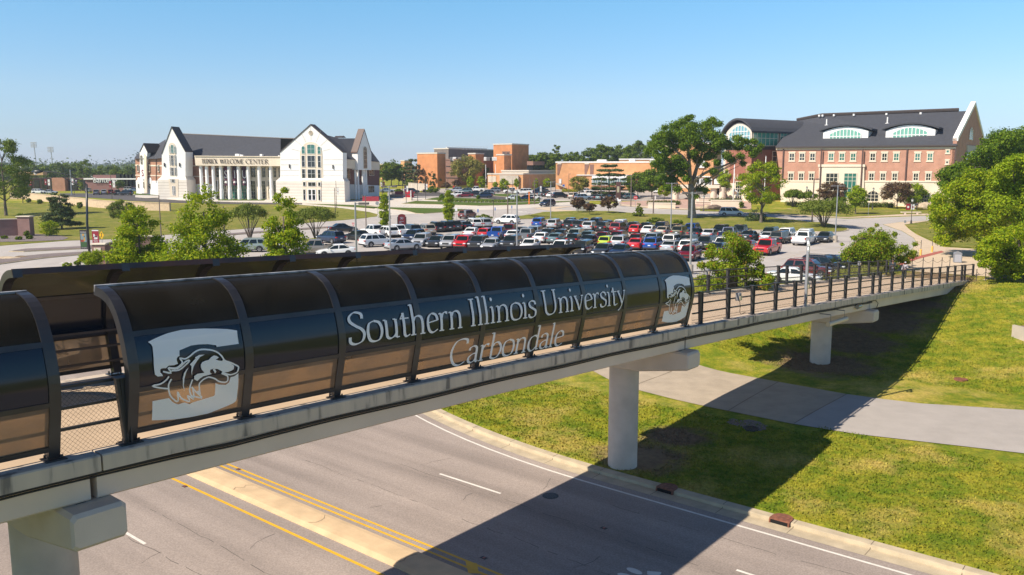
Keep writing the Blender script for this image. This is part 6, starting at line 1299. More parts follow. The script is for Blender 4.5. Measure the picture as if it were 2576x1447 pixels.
e = empty('brick_sign_wall', G(*R1(930, 1345)), 0, 'curved brick sign wall with stone tablet beside the banner lamp post', 'wall')
q = G(*R1(905, 1352)); w = 0.72; mb = MB(); mb.bevbox(q.x-w, q.x+w, q.y-0.5, q.y+0.5, q.z-0.3, q.z+2.15, 0.02); part('pillar', mb, BRICKG, e)
mb = MB(); mb.bevbox(q.x-w-0.1, q.x+w+0.1, q.y-0.6, q.y+0.6, q.z+2.15, q.z+2.3, 0.03); part('pillar_cap', mb, CREAM, e)
mb = MB(); mb.box(q.x-0.45, q.x+0.3, q.y-0.56, q.y-0.505, q.z+0.9, q.z+1.85); part('tablet', mb, CREAM, e)
mb = MB(); mb.prism([(q.x-0.2, q.y-0.565, q.z+1.2), (q.x+0.05, q.y-0.565, q.z+1.2), (q.x-0.075, q.y-0.565, q.z+1.62)], (0, 0.004, 0)); part('tablet_mark', mb, DARKTRIM, e)
mb = MB(); pts = [(q.x+0.7, q.y-0.2, 2.2), (q.x+1.5, q.y+0.5, 2.45), (q.x+2.6, q.y+1.2, 2.75), (q.x+3.8, q.y+1.7, 2.85), (q.x+5, q.y+2, 2.85)]
mb.loft([[(x, y, q.z-0.3), (x, y, q.z+h), (x-0.1, y+0.45, q.z+h), (x-0.1, y+0.45, q.z-0.3)] for x, y, h in pts]); part('wall', mb, BRICKG, e)
mb = MB(); mb.loft([[(x, y-0.08, q.z+h), (x, y-0.08, q.z+h+0.13), (x-0.1, y+0.53, q.z+h+0.13), (x-0.1, y+0.53, q.z+h)] for x, y, h in pts]); part('coping', mb, CREAM, e)
# the long low strip buildings far left
def far_block(name, label, x0, x1, yt, yb, Y, m, roofm=None, group='low buildings far left'):
    p, q = at(x0, yt, Y), at(x1, yt, Y); b = at(x0, yb, Y); e = empty(name, (p.x, p.y, b.z), 0, label, 'building', group)
    mb = MB(); mb.box(p.x, q.x, Y, Y+14, min(b.z, gz(p.x, Y))-0.5, p.z); part('wall', mb, m, e)
    if roofm: mb = MB(); mb.box(p.x-0.4, q.x+0.4, Y-0.6, Y+14.4, p.z, p.z+0.5); part('roof_edge', mb, roofm, e)
    return e, p, q, b
e, p, q, b = far_block('shopping_strip', 'long low brown brick shopping strip behind the far left trees', *[R1(150, 0)[0], R1(760, 0)[0]], R1(0, 597)[1], R1(0, 700)[1], 330, BRICKB, mat('brown roof', (0.12, 0.07, 0.05), 0.8))
for k in range(9):
    w = MB(); x = p.x + (q.x-p.x)*(k+0.3)/9; w.box(x, x+(q.x-p.x)/14, 329.6, 329.95, b.z+0.6, b.z+4.2); part('shop_window', w, GLASSD, e)
mb = MB(); mb.box(p.x, p.x+(q.x-p.x)*0.45, 327, 330, b.z+6.2, b.z+7.6); part('tan_awning', mb, mat('tan awning', (0.50, 0.32, 0.16), 0.8), e)
mb = MB(); x = p.x+(q.x-p.x)*0.57; mb.box(x, x+5, 327, 330, b.z, b.z+5.2); part('entry_bay', mb, BRICKW, e)
e, p, q, b = far_block('bank_building', 'dark low building with pale script sign left of the white hall', R1(760, 0)[0], R1(1210, 0)[0], R1(0, 598)[1], R1(0, 668)[1], 325, mat('dark plum wall', (0.26, 0.13, 0.12), 0.8), STONE)
mb = MB(); c_ = at(*R1(936, 582), 324.5); put_text(mb, 'Banterra', 2.7, lambda x, y: Vector((c_.x+x, 324.4, c_.z+y-1.0))); part('sign_letters', mb, STONE, e)
mb = MB(); c_ = at(*R1(945, 585), 325); mb.box(c_.x-5, c_.x+5, 325, 330, c_.z-2, c_.z+1.2); part('sign_backing', mb, MATS['dark plum wall'], e)
for k in range(5): w = MB(); x = p.x + (q.x-p.x)*(0.62+k*0.075); w.box(x, x+2.2, 324.6, 324.95, b.z+0.5, b.z+5); part('window', w, GLASSD, e)
far_block('white_stand', 'long pale grandstand roof beyond the low buildings at left', R1(1000, 0)[0], R1(1215, 0)[0], R1(0, 572)[1], R1(0, 592)[1], 420, STONE, mat('green roof', (0.25, 0.36, 0.33), 0.6))
far_block('white_hall', 'small white flat building above the shopping strip roofs', R1(893, 0)[0], R1(942, 0)[0], R1(0, 545)[1], R1(0, 565)[1], 460, STONE)
far_block('white_hall', 'white building among the woods at the far left', R1(137, 0)[0], R1(215, 0)[0], R1(0, 436)[1], R1(0, 470)[1], 700, STONE)
far_block('white_hall', 'tiny white shed left of the script sign', R1(800, 0)[0], R1(870, 0)[0], R1(0, 545)[1], R1(0, 562)[1], 450, STONE)
for X, yt, yb in ((300, 270, 415), (450, 312, 450)):
    p = at(*R1(X, yt), 900); b = at(*R1(X, yb), 900); e = empty('floodlight_mast', (b.x, 900, b.z-8), 0, 'tall stadium floodlight mast, %s of the two on the far left horizon' % ('left' if X == 300 else 'right'), 'floodlight', 'stadium floodlights')
    mb = MB(); mb.tube([(p.x+1, 900, b.z-10), (p.x, 900, p.z)], [0.6, 0.4], 6); part('mast', mb, mat('mast grey', (0.35, 0.37, 0.40), 0.6), e)
    for r in range(4):
        mb = MB(); mb.box(p.x-3.0, p.x+3.0, 899, 900, p.z-0.5-r*1.5, p.z+0.5-r*1.5); part('lamp_row', mb, MATS['mast grey'], e)
# ------------------------------------------------------------------ vehicles
TYRE = mat('tyre', (0.02, 0.02, 0.02), 0.8); RIM = mat('wheel rim', (0.42, 0.42, 0.43), 0.35, metal=0.7); CARGL = mat('car glass', (0.008, 0.014, 0.014), 0.10, spec=0.45)
HEADL = mat('headlamp', (0.70, 0.72, 0.75), 0.1, spec=0.9); TAILL = mat('tail lamp', (0.45, 0.015, 0.012), 0.2, spec=0.8); PLATE = mat('number plate', (0.62, 0.68, 0.75), 0.5); TRIM = mat('black trim', (0.018, 0.018, 0.02), 0.5)
PAINT = {}
def paint(n, c, metal=0.25, r=0.28):
    m = mat('paint ' + n, c, r, metal=metal, coat=0.8); PAINT[n] = m
for n, c in dict(white=(0.80,0.80,0.79), silver=(0.46,0.47,0.49), grey=(0.20,0.215,0.235), black=(0.012,0.013,0.016), navy=(0.015,0.03,0.075), blue=(0.012,0.075,0.34), red=(0.55,0.012,0.015), maroon=(0.20,0.010,0.018), charcoal=(0.05,0.055,0.06),
                 teal=(0.13,0.20,0.21), lime=(0.42,0.55,0.03), beige=(0.48,0.41,0.33), sage=(0.36,0.42,0.38), taupe=(0.27,0.24,0.21), olive=(0.10,0.095,0.06), bluegrey=(0.27,0.34,0.42), brown=(0.16,0.035,0.03), darkgreen=(0.03,0.06,0.05)).items():
    paint(n, c, 0.0 if n in ('white', 'lime', 'red') else 0.3)
SPEC = { # L, W, H, hood z, belt z, deck z, glass base front/rear x, roof front/rear x, wheel r, axle front/rear
 'sedan': (4.80, 1.84, 1.45, 0.86, 0.93, 1.03, 1.02, -1.72, 0.28, -1.02, 0.33, 1.45, -1.38),
 'suv': (4.70, 1.90, 1.70, 1.05, 1.10, 1.12, 1.18, -2.16, 0.55, -1.80, 0.37, 1.42, -1.36),
 'hatchback': (4.00, 1.72, 1.50, 0.92, 0.98, 1.02, 1.10, -1.86, 0.50, -1.45, 0.31, 1.25, -1.22),
 'minivan': (5.05, 1.96, 1.76, 0.98, 1.05, 1.08, 1.72, -2.38, 0.95, -2.15, 0.34, 1.60, -1.48),
 'boxy car': (4.30, 1.80, 1.66, 1.02, 1.06, 1.08, 1.15, -2.02, 0.82, -1.92, 0.33, 1.30, -1.28),
 'pickup': (5.60, 1.98, 1.88, 1.14, 1.18, 1.20, 1.25, -0.95, 0.72, -0.72, 0.40, 1.82, -1.72)}
def ringx(x, z0, z1, hw):
    h = z1 - z0; pts = [(hw*0.90, z0), (hw*0.985, z0+0.12*h), (hw, z0+0.42*h), (hw*0.99, z0+0.70*h), (hw*0.955, z0+0.90*h), (hw*0.86, z1-0.01), (hw*0.45, z1+0.012)]
    return [(x, y, z) for y, z in pts] + [(x, -y, z) for y, z in reversed(pts)]
def car_template(kind, full=True):
    L, W, H, zh, zb, zd, gb0, gb1, gt0, gt1, wr, ax0, ax1 = SPEC[kind]; hw = W/2; z0 = 0.24 if kind in ('sedan', 'hatchback') else 0.30
    root = empty('parked_car', (0,0,-50), 0); body = MB(); f, r = L/2, -L/2
    if kind != 'pickup':
        st = [(r, z0+0.22, zd-0.22, hw*0.80), (r+0.06, z0+0.05, zd-0.08, hw*0.90), (r+0.30, z0, zd-0.01, hw*0.97), (gb1+0.02, z0, zd, hw*0.99), ((gb0+gb1)/2, z0, zb, hw), (gb0, z0, zb, hw*0.99), (gb0+(f-gb0)*0.5, z0, zh, hw*0.975), (f-0.32, z0, zh-0.09, hw*0.93), (f-0.08, z0+0.04, zh-0.22, hw*0.84), (f, z0+0.16, zh-0.36, hw*0.72)]
    else:
        st = [(gb1-0.03, z0, zb, hw*0.99), (gb1+0.3, z0, zb, hw), (gb0, z0, zb, hw*0.99), (gb0+(f-gb0)*0.5, z0, zh, hw*0.985), (f-0.25, z0+0.02, zh-0.04, hw*0.96), (f-0.05, z0+0.08, zh-0.14, hw*0.90), (f, z0+0.2, zh-0.26, hw*0.82)]
    body.loft([ringx(x, a, b, c) for x, a, b, c in st])
    if kind == 'pickup':
        b0 = gb1-0.05; body.bevbox(r+0.05, b0, hw-0.14, hw*0.985, z0+0.18, zd, 0.03); body.bevbox(r+0.05, b0, -hw*0.985, -hw+0.14, z0+0.18, zd, 0.03)
        body.bevbox(r+0.04, r+0.14, -hw+0.14, hw-0.14, z0+0.25, zd, 0.02); body.box(r+0.14, b0, -hw+0.13, hw-0.13, z0+0.30, z0+0.38)
    hb, ht = hw*0.905, hw*0.74; zt = H; zq = H - 0.07
    gr = [[(gb0, y*hb, zb-0.02) for y in (1, -1)], [(gt0, y*ht*1.06, zq) for y in (1, -1)]]
    def gh(x, z, hy): return (x, hy, z)
    P = [(gb1, hb, zb-0.02), (gb0, hb, zb-0.02), (gt0, ht*1.05, zq), (gt1, ht*1.05, zq)]
    Q = [(x, -y, z) for x, y, z in P]
    xm = (gt0+gt1)/2; rf = [(gt0-0.10, ht*0.9, H-0.012), (gt1+0.10, ht*0.9, H-0.012)]; rfm = [(gt0-0.1, 0, H+0.012), (gt1+0.1, 0, H+0.012)]
    vs = P + Q + rf + [(x, -y, z) for x, y, z in rf] + rfm
    body.add(vs, [(0,1,2,3), (7,6,5,4), (1,5,6,2), (4,0,3,7), (2,8,9,3), (6,7,11,10), (8,12,13,9), (12,10,11,13), (2,6,10,12,8), (3,9,13,11,7)])
    for s in (1, -1): body.bevbox(gb0-0.28, gb0-0.12, s*(hw+0.10)-0.09, s*(hw+0.10)+0.07, zb-0.02, zb+0.13, 0.02)
    if kind in ('suv', 'minivan') and full:
        for s in (1, -1): body.tube([(gt0-0.2, s*ht*0.92, H+0.05), (gt1+0.2, s*ht*0.92, H+0.05)], 0.022, 5)
    obj('body', body, PAINT['white'], root, smooth=True, angle=32)
    def lerp(a, b, t): return tuple(a[i]+(b[i]-a[i])*t for i in range(3))
    def glassq(name, A, B, C_, D, m=0.06, off=0.012, mt=None):
        c = [Vector(p) for p in (A, B, C_, D)]; n = (c[1]-c[0]).cross(c[3]-c[0]).normalized(); cen = sum(c, Vector())/4
        if n.dot(cen - Vector((xm, 0, zb))) < 0: n = -n
        mb = MB(); q = [p + (cen-p).normalized()*m + n*off for p in c]; mb.add(q + [p - n*off*2 for p in q], [(0,1,2,3), (7,6,5,4), (0,4,5,1), (1,5,6,2), (2,6,7,3), (3,7,4,0)]); obj(name, mb, mt or CARGL, root)
    glassq('windshield', P[1], Q[1], Q[2], P[2], 0.10); glassq('rear_window', P[0], Q[0], Q[3], P[3], 0.12 if kind != 'pickup' else 0.16)
    mids = [0.47] if kind in ('sedan', 'pickup', 'hatchback') else [0.36, 0.70]
    cuts = [0] + mids + [1]
    for S_ in (P, Q):
        for a, b in zip(cuts, cuts[1:]):
            glassq('side_window', lerp(S_[1], S_[0], a), lerp(S_[1], S_[0], b), lerp(S_[2], S_[3], b), lerp(S_[2], S_[3], a), 0.075 if full else 0.06)
    for ax in (ax0, ax1):
        for s in (1, -1):
            mb = MB(); n = 18 if full else 12; yo = s*(hw+0.012)
            rings = [[(ax + rr*math.cos(2*PI*k/n), y, wr + rr*math.sin(2*PI*k/n)) for k in range(n)] for rr, y in ((wr*0.9, yo-s*0.22), (wr, yo-s*0.20), (wr, yo-s*0.03), (wr*0.93, yo), (wr*0.66, yo), (wr*0.62, yo-s*0.03))]
            mb.loft(rings); w = obj('wheel', mb, TYRE, root, smooth=True, angle=50)
            mb = MB()
            if full:
                mb.disc((ax, yo-s*0.028, wr), wr*0.62, (0, s, 0), n)
                for k in range(5):
                    a = 2*PI*k/5; c0, s0_ = math.cos(a), math.sin(a); mb.quad(*[(ax + (u*c0 - v*s0_), yo-s*0.006, wr + (u*s0_ + v*c0)) for u, v in ((0.03,-0.035),(wr*0.62,-0.055),(wr*0.62,0.055),(0.03,0.035))])
                obj('rim', mb, RIM, w)
            else: mb.disc((ax, yo-s*0.01, wr), wr*0.60, (0, s, 0), 10); obj('rim', mb, RIM, w)
    ar = MB()
    for ax in (ax0, ax1):
        for s in (1, -1):
            n = 14; R_ = wr+0.075; y = s*(hw+0.004); pts = [(ax + R_*math.cos(PI*k/n), y, wr + R_*math.sin(PI*k/n)) for k in range(n+1)] + [(ax-R_, y, z0+0.02), (ax+R_, y, z0+0.02)]; ar.add(pts, [tuple(range(len(pts)))])
    ar.box(r+0.25, f-0.3, -hw*0.95, hw*0.95, z0-0.06, z0+0.02)
    obj('underbody', ar, TRIM, root)
    tz = zd-0.30 if kind != 'pickup' else zd-0.38; th = 0.15 if kind != 'pickup' else 0.30
    for s in (1, -1):
        mb = MB(); mb.bevbox(r+(-0.012 if kind != 'pickup' else 0.02), r+0.26 if kind != 'pickup' else r+0.12, min(s*hw*0.60, s*hw*0.965), max(s*hw*0.60, s*hw*0.965), tz, tz+th, 0.02) if kind != 'pickup' else mb.bevbox(r+0.02, r+0.16, min(s*hw*0.86, s*hw*0.995), max(s*hw*0.86, s*hw*0.995), tz, tz+th, 0.02)
        obj('taillight', mb, TAILL, root)
        mb = MB(); mb.bevbox(f-0.30, f-0.035, min(s*hw*0.52, s*hw*0.90), max(s*hw*0.52, s*hw*0.90), zh-0.34, zh-0.20, 0.03); obj('headlight', mb, HEADL, root)
    mb = MB(); mb.bevbox(f-0.1, f+0.015, -hw*0.48, hw*0.48, zh-0.46, zh-0.25, 0.02); obj('grille', mb, TRIM, root)
    mb = MB(); mb.bevbox(f-0.2, f+0.03, -hw*0.8, hw*0.8, z0+0.0, z0+0.16, 0.04); obj('front_bumper', mb, TRIM, root)
    mb = MB(); mb.bevbox(r-0.03 if kind != 'pickup' else r-0.06, r+0.25, -hw*0.86, hw*0.86, z0+0.0, z0+(0.18 if kind != 'pickup' else 0.24), 0.04); obj('rear_bumper', mb, TRIM if kind != 'pickup' else RIM, root)
    mb = MB(); mb.box(r-0.045 if kind != 'pickup' else r+0.0, r+0.05, -0.17, 0.17, tz-0.14, tz-0.01); obj('number_plate', mb, PLATE, root)
    index_kids(root); return root
TPL = {(k, fl): car_template(k, fl) for k in SPEC for fl in (True, False)}
CARS = []
def put_car(kind, col, pos, heading, row, far=False, moving=False):
    tpl = TPL[(kind, not far)]; c = copy_tree(tpl)
    c.name = {'pickup': 'pickup_truck', 'minivan': 'minivan'}.get(kind, 'parked_car' if not moving else 'moving_car')
    gx, gy = math.cos(heading), math.sin(heading); z1, z2 = gz(pos[0]+gx*1.4, pos[1]+gy*1.4), gz(pos[0]-gx*1.4, pos[1]-gy*1.4)
    c.location = (pos[0], pos[1], gz(pos[0], pos[1]) + 0.02 + (0.03 if far else 0)); c.rotation_euler = (0, -math.atan2(z1-z2, 2.8), heading)
    for ch in c.children:
        if ch.name.startswith('body'):
            ch.material_slots[0].link = 'OBJECT'; ch.material_slots[0].material = PAINT[col]
    CARS.append([c, kind, col, row, pos, moving]); return c
def RA(X, Y): return ((2000 + X/5.152)*0.6289, (780 + Y/5.152)*0.6289)
def RB(X, Y): return ((2500 + X/5.152)*0.6289, (820 + Y/5.152)*0.6289)
def RC(X, Y): return ((2900 + X/4.293)*0.6289, (850 + Y/4.293)*0.6289)
def RD(X, Y): return ((1700 + X/5.724)*0.6289, (840 + Y/5.724)*0.6289)
def RH(X, Y): return ((800 + X/2.862)*0.6289, (800 + Y/2.862)*0.6289)
def RK(X, Y): return R3(X, Y)
def RM(X, Y): return R4(X, Y)
def RN(X, Y): return R1(X, Y)
def cpos(p, push=1.3):
    g = G(*p); d = Vector((g.x, g.y)).normalized(); return (g.x + d.x*push, g.y + d.y*push)
def d2(a): return math.radians(a)
rowR2 = [(RA, 820, 675, 'suv', 'blue'), (RA, 1130, 705, 'suv', 'silver'), (RA, 1450, 712, 'suv', 'black'), (RA, 1640, 722, 'suv', 'black'), (RA, 1870, 765, 'suv', 'silver'), (RA, 2140, 770, 'suv', 'black'), (RA, 2440, 780, 'minivan', 'maroon'),
         (RB, 235, 600, 'hatchback', 'red'), (RB, 500, 612, 'sedan', 'white'), (RB, 800, 640, 'sedan', 'beige'), (RB, 1150, 668, 'suv', 'olive'), (RB, 1480, 690, 'sedan', 'black'), (RB, 1780, 712, 'sedan', 'silver'), (RB, 2140, 720, 'pickup', 'navy'),
         (RC, 390, 480, 'sedan', 'black'), (RC, 700, 495, 'sedan', 'silver'), (RC, 1000, 550, 'minivan', 'black'), (RC, 1400, 575, 'pickup', 'white')]
rowR4 = [(RD, 1090, 628, 'sedan', 'white'), (RD, 1400, 645, 'hatchback', 'red'), (RD, 1670, 690, 'pickup', 'blue'), (RA, 290, 930, 'sedan', 'white'), (RA, 560, 965, 'pickup', 'grey'), (RA, 880, 1005, 'sedan', 'white'), (RA, 1170, 1012, 'sedan', 'teal'), (RA, 1530, 1010, 'hatchback', 'black'),
         (RA, 1840, 1040, 'sedan', 'black'), (RA, 2220, 1095, 'hatchback', 'lime'), (RA, 2500, 1105, 'suv', 'silver'), (RB, 270, 935, 'sedan', 'red'), (RB, 590, 945, 'suv', 'blue'), (RB, 980, 1000, 'sedan', 'silver'), (RB, 1350, 1010, 'suv', 'white'), (RB, 1890, 1020, 'sedan', 'navy')]
rowR1 = [(RA, 1410, 'sedan', 'teal'), (RA, 1680, 'sedan', 'black'), (RA, 1930, 'suv', 'navy'), (RA, 2160, 'sedan', 'charcoal'), (RA, 2430, 'suv', 'white'), (RB, 130, 'sedan', 'charcoal'), (RB, 390, 'sedan', 'black'), (RB, 710, 'suv', 'navy'), (RB, 1000, 'sedan', 'black'), (RB, 1330, 'suv', 'blue'),
         (RB, 1930, 'suv', 'black'), (RB, 2340, 'pickup', 'charcoal'), (RC, 740, 'suv', 'darkgreen'), (RC, 1010, 'suv', 'white'), (RC, 1340, 'suv', 'white'), (RC, 1690, 'sedan', 'charcoal')]
rowR3 = [(RA, 170, 'pickup', 'maroon'), (RA, 400, 'sedan', 'charcoal'), (RA, 670, 'suv', 'bluegrey'), (RA, 950, 'sedan', 'charcoal'), (RA, 1210, 'sedan', 'charcoal'), (RA, 1520, 'suv', 'sage'), (RA, 1770, 'sedan', 'teal'), (RA, 2080, 'sedan', 'maroon'), (RA, 2400, 'suv', 'maroon'),
         (RB, 200, 'sedan', 'maroon'), (RB, 540, 'suv', 'bluegrey'), (RB, 900, 'boxy car', 'white'), (RB, 1260, 'suv', 'charcoal'), (RB, 1640, 'suv', 'charcoal'), (RB, 2000, 'suv', 'white'), (RB, 2480, 'sedan', 'maroon')]
rowR5 = [(RD, -70, 840, 'suv', 'silver'), (RD, 270, 855, 'sedan', 'charcoal'), (RD, 590, 885, 'suv', 'silver'), (RD, 900, 895, 'suv', 'red'), (RD, 1230, 905, 'suv', 'charcoal'), (RD, 1520, 930, 'sedan', 'silver'), (RA, 240, 1120, 'suv', 'charcoal'), (RA, 620, 1150, 'sedan', 'white'), (RA, 1250, 1190, 'sedan', 'white'),
         (RA, 1700, 1235, 'boxy car', 'black'), (RA, 2130, 1270, 'sedan', 'charcoal'), (RA, 2480, 1290, 'sedan', 'navy')]
PR2 = [cpos(r[0](r[1], r[2])) for r in rowR2]; PR4 = [cpos(r[0](r[1], r[2])) for r in rowR4]
def fit(P): b, a = np.polyfit([p[0] for p in P], [p[1] for p in P], 1); return a, b
L2, L4 = fit(PR2), fit(PR4); HD = d2(71)
def HV(p, off=-16): return math.atan2(p[1], p[0]) + d2(off)
def snap(p, L_, w=0.6): yl = L_[0] + L_[1]*p[0]; return (p[0], p[1]*(1-w) + yl*w)
def behind(px, L_, off):                             # same bearing, in the row beyond
    k = (px - 1288)/FPX/0.998; n = math.sqrt(1+L_[1]**2); y = (L_[0] + off*n)/(1 - L_[1]*k); return (k*y, y)
for (R_, X, Y, k, c), p in zip(rowR2, PR2): put_car(k, c, snap(p, L2), HV(p) + d2(random.uniform(-1.5, 1.5)), 'second row from the lawn')
for (R_, X, Y, k, c), p in zip(rowR4, PR4): put_car(k, c, snap(p, L4), HV(p) + d2(random.uniform(-1.5, 1.5)), 'fourth row from the lawn')
for R_, X, k, c in rowR1: q_ = behind(R_(X, 0)[0] + 4, L2, 5.6); put_car(k, c, q_, HV(q_) + PI + d2(random.uniform(-1.5, 1.5)), 'row nearest the lawn')
for R_, X, k, c in rowR3: q_ = behind(R_(X, 0)[0] + 4, L4, 5.6); put_car(k, c, q_, HV(q_) + PI + d2(random.uniform(-1.5, 1.5)), 'third row from the lawn')
for R_, X, Y, k, c in rowR5: put_car(k, c, cpos(R_(X, Y)), HV(cpos(R_(X, Y))) + PI + d2(random.uniform(-1.5, 1.5)), 'row nearest the footbridge')
for R_, X, Y, k, c, h, row in ((RD, 250, 510, 'suv', 'black', 114, 'angled left row'), (RD, 470, 492, 'suv', 'black', 114, 'angled left row'), (RD, 640, 475, 'suv', 'charcoal', 114, 'angled left row'), (RD, 905, 462, 'sedan', 'black', 114, 'angled left row'), (RD, 1100, 418, 'suv', 'white', 114, 'angled left row'), (RD, 1330, 412, 'suv', 'silver', 114, 'angled left row'),
        (RH, 2590, 400, 'suv', 'beige', 116, 'angled left row'), (RH, 2420, 405, 'suv', 'charcoal', 118, 'angled left row'), (RH, 2270, 425, 'pickup', 'white', 124, 'angled left row'), (RH, 2150, 430, 'suv', 'white', 126, 'angled left row'), (RH, 2000, 425, 'pickup', 'white', 134, 'angled left row'),
        (RH, 1810, 465, 'sedan', 'black', 140, 'left side of the car park'), (RH, 1500, 498, 'suv', 'navy', 140, 'left side of the car park'), (RH, 2025, 540, 'suv', 'white', 38, 'left side of the car park'), (RH, 2330, 578, 'sedan', 'silver', 34, 'left side of the car park'), (RH, 2450, 480, 'suv', 'navy', 250, 'left side of the car park'),
        (RH, 560, 602, 'suv', 'sage', 192, 'left side behind the tree'), (RH, 830, 560, 'sedan', 'white', 192, 'left side behind the tree'), (RH, 1330, 638, 'pickup', 'taupe', 190, 'left side of the car park'), (RH, 1560, 655, 'sedan', 'white', 196, 'left side of the car park'),
        (RA, 150, 605, 'suv', 'white', 155, 'bay by the round shrub'), (RB, 1330, 1150, 'suv', 'maroon', 245, 'foot of the lamp pole at the canopy end'), (RC, 720, 728, 'pickup', 'red', 236, 'open tarmac at right'), (RC, 1180, 1235, 'sedan', 'white', -24, 'bays beside the footbridge'),
        (RC, 1420, 1130, 'suv', 'brown', -34, 'bays beside the footbridge'), (RC, 1680, 1050, 'suv', 'black', -38, 'bays beside the footbridge'), (RC, 1890, 985, 'sedan', 'black', -40, 'bays beside the footbridge')):
    put_car(k, c, cpos(R_(X, Y), 0.9), d2(h), row)
for R_, X, Y, k, c, h, row in ((RA, 980, 238, 'suv', 'navy', 232, 'the street beyond the lawn'), (RD, 975, 198, 'suv', 'brown', 62, 'the street behind the shrub'), (RB, 2185, 232, 'minivan', 'white', -10, 'the street below the hall'), (RH, 1635, 372, 'sedan', 'black', 30, 'the street behind the small tree')):
    put_car(k, c, cpos(R_(X, Y), 0.8), d2(h), row, moving=True)
back = 'campus lot by the red sculpture'; back2 = 'campus lot behind the trees'; back3 = 'far left lot beside the white hall'
for R_, X, Y, k, c, h, row in ((RK, 1130, 820, 'suv', 'silver', 180, back), (RK, 1150, 878, 'suv', 'white', 185, back), (RK, 1250, 832, 'suv', 'teal', 180, back), (RK, 1240, 880, 'sedan', 'maroon', 186, back), (RK, 1362, 855, 'sedan', 'black', 182, back), (RK, 1378, 816, 'pickup', 'white', 182, back), (RK, 1470, 890, 'suv', 'navy', 186, back), (RK, 1510, 858, 'suv', 'grey', 182, back),
        (RK, 1590, 824, 'suv', 'grey', 180, back2), (RK, 1815, 834, 'pickup', 'white', 184, back2), (RK, 1950, 846, 'pickup', 'white', 184, back2), (RK, 1825, 918, 'hatchback', 'white', 190, back2), (RK, 1965, 918, 'sedan', 'navy', 186, back2), (RK, 2068, 916, 'suv', 'white', 10, back2), (RK, 2090, 838, 'sedan', 'navy', 190, back2),
        (RK, 2195, 865, 'sedan', 'teal', 60, back2), (RK, 2240, 872, 'suv', 'black', 60, back2), (RK, 2300, 880, 'sedan', 'white', 60, back2), (RK, 2400, 888, 'suv', 'black', 10, back2), (RK, 2170, 812, 'sedan', 'charcoal', 30, back2),
        (RK, 820, 822, 'sedan', 'black', 10, 'street left of the first leafy tree'), (RK, 300, 822, 'sedan', 'bluegrey', 10, 'street right of the white hall'), (RK, 600, 834, 'suv', 'charcoal', 15, 'street behind the red sculpture'), (RK, 1700, 806, 'sedan', 'black', 180, back2),
        (RM, 560, 990, 'suv', 'beige', 60, back2), (RM, 662, 1006, 'suv', 'bluegrey', 20, back2), (RM, 735, 968, 'pickup', 'white', 180, back2), (RM, 800, 1000, 'sedan', 'charcoal', 60, back2), (RM, 870, 1002, 'sedan', 'teal', 60, back2), (RM, 940, 1002, 'sedan', 'black', 60, back2), (RM, 882, 952, 'sedan', 'white', 5, back2), (RM, 1000, 975, 'suv', 'red', 60, back2),
        (RM, 1120, 986, 'suv', 'silver', 10, back2), (RM, 1215, 994, 'suv', 'teal', 15, back2), (RM, 1525, 925, 'sedan', 'white', 60, 'street behind the leafy trees'), (RM, 1680, 945, 'suv', 'navy', 5, 'street behind the leafy trees'), (RM, 40, 935, 'suv', 'white', 10, back2), (RM, 700, 930, 'suv', 'white', 10, back2),
        (RN, 350, 727, 'suv', 'white', 0, 'lot before the shopping strip'), (RN, 448, 727, 'sedan', 'silver', 0, 'lot before the shopping strip'), (RN, 790, 715, 'suv', 'sage', 110, back3), (RN, 862, 735, 'suv', 'grey', 112, back3), (RN, 928, 733, 'suv', 'silver', 114, back3), (RN, 988, 733, 'suv', 'maroon', 116, back3), (RN, 1045, 738, 'suv', 'charcoal', 118, back3), (RN, 1120, 740, 'suv', 'black', 170, back3),
        (RN, 1160, 702, 'suv', 'silver', 10, back3), (RN, 1205, 708, 'sedan', 'bluegrey', 20, back3), (RN, 1080, 690, 'pickup', 'grey', 10, back3)):
    put_car(k, c, cpos(R_(X, Y), 0.5), d2(h), row, far=True)
for t in TPL.values():
    def kill(o):
        for ch in list(o.children): kill(ch)
        bpy.data.objects.remove(o)
    kill(t)
# one label per car: colour, kind, neighbours, row
def cname(r): return '%s %s' % (dict(bluegrey='blue-grey', darkgreen='dark green', navy='navy blue').get(r[2], r[2]), r[1].replace('boxy car', 'boxy wagon').replace('suv', 'SUV'))
byrow = {}
for r in CARS: byrow.setdefault(r[3], []).append(r)
used = set()
for row, L_ in byrow.items():
    L_.sort(key=lambda r: r[4][0]/r[4][1])
    for i, r in enumerate(L_):
        if len(L_) == 1: lab = '%s %s %s' % (cname(r), 'driving on' if r[5] else 'at', row)
        elif i == 0: lab = '%s at the left end, beside a %s, %s' % (cname(r), cname(L_[1]), row)
        elif i == len(L_)-1: lab = '%s at the right end, beside a %s, %s' % (cname(r), cname(L_[-2]), row)
        else: lab = '%s between %s and %s, %s' % (cname(r), cname(L_[i-1]), cname(L_[i+1]), row)
        w = lab.split()
        if len(w) > 16: lab = ' '.join(w[:16])
        r.append(lab)
from collections import Counter
cnt = Counter(r[6] for r in CARS)
for row, L_ in byrow.items():
    for i, r in enumerate(L_):
        lab = r[6]
        if cnt[lab] > 1: lab = '%s, number %d from the left, %s' % (cname(r), i+1, row)
        tag(r[0], lab, {'pickup': 'pickup truck', 'minivan': 'minivan'}.get(r[1], 'car'), {'pickup': 'pickups', 'minivan': 'minivans'}.get(r[1], 'cars') + (' in the campus lots' if row in (back, back2, back3) else ' in the car park') if not r[5] else None)
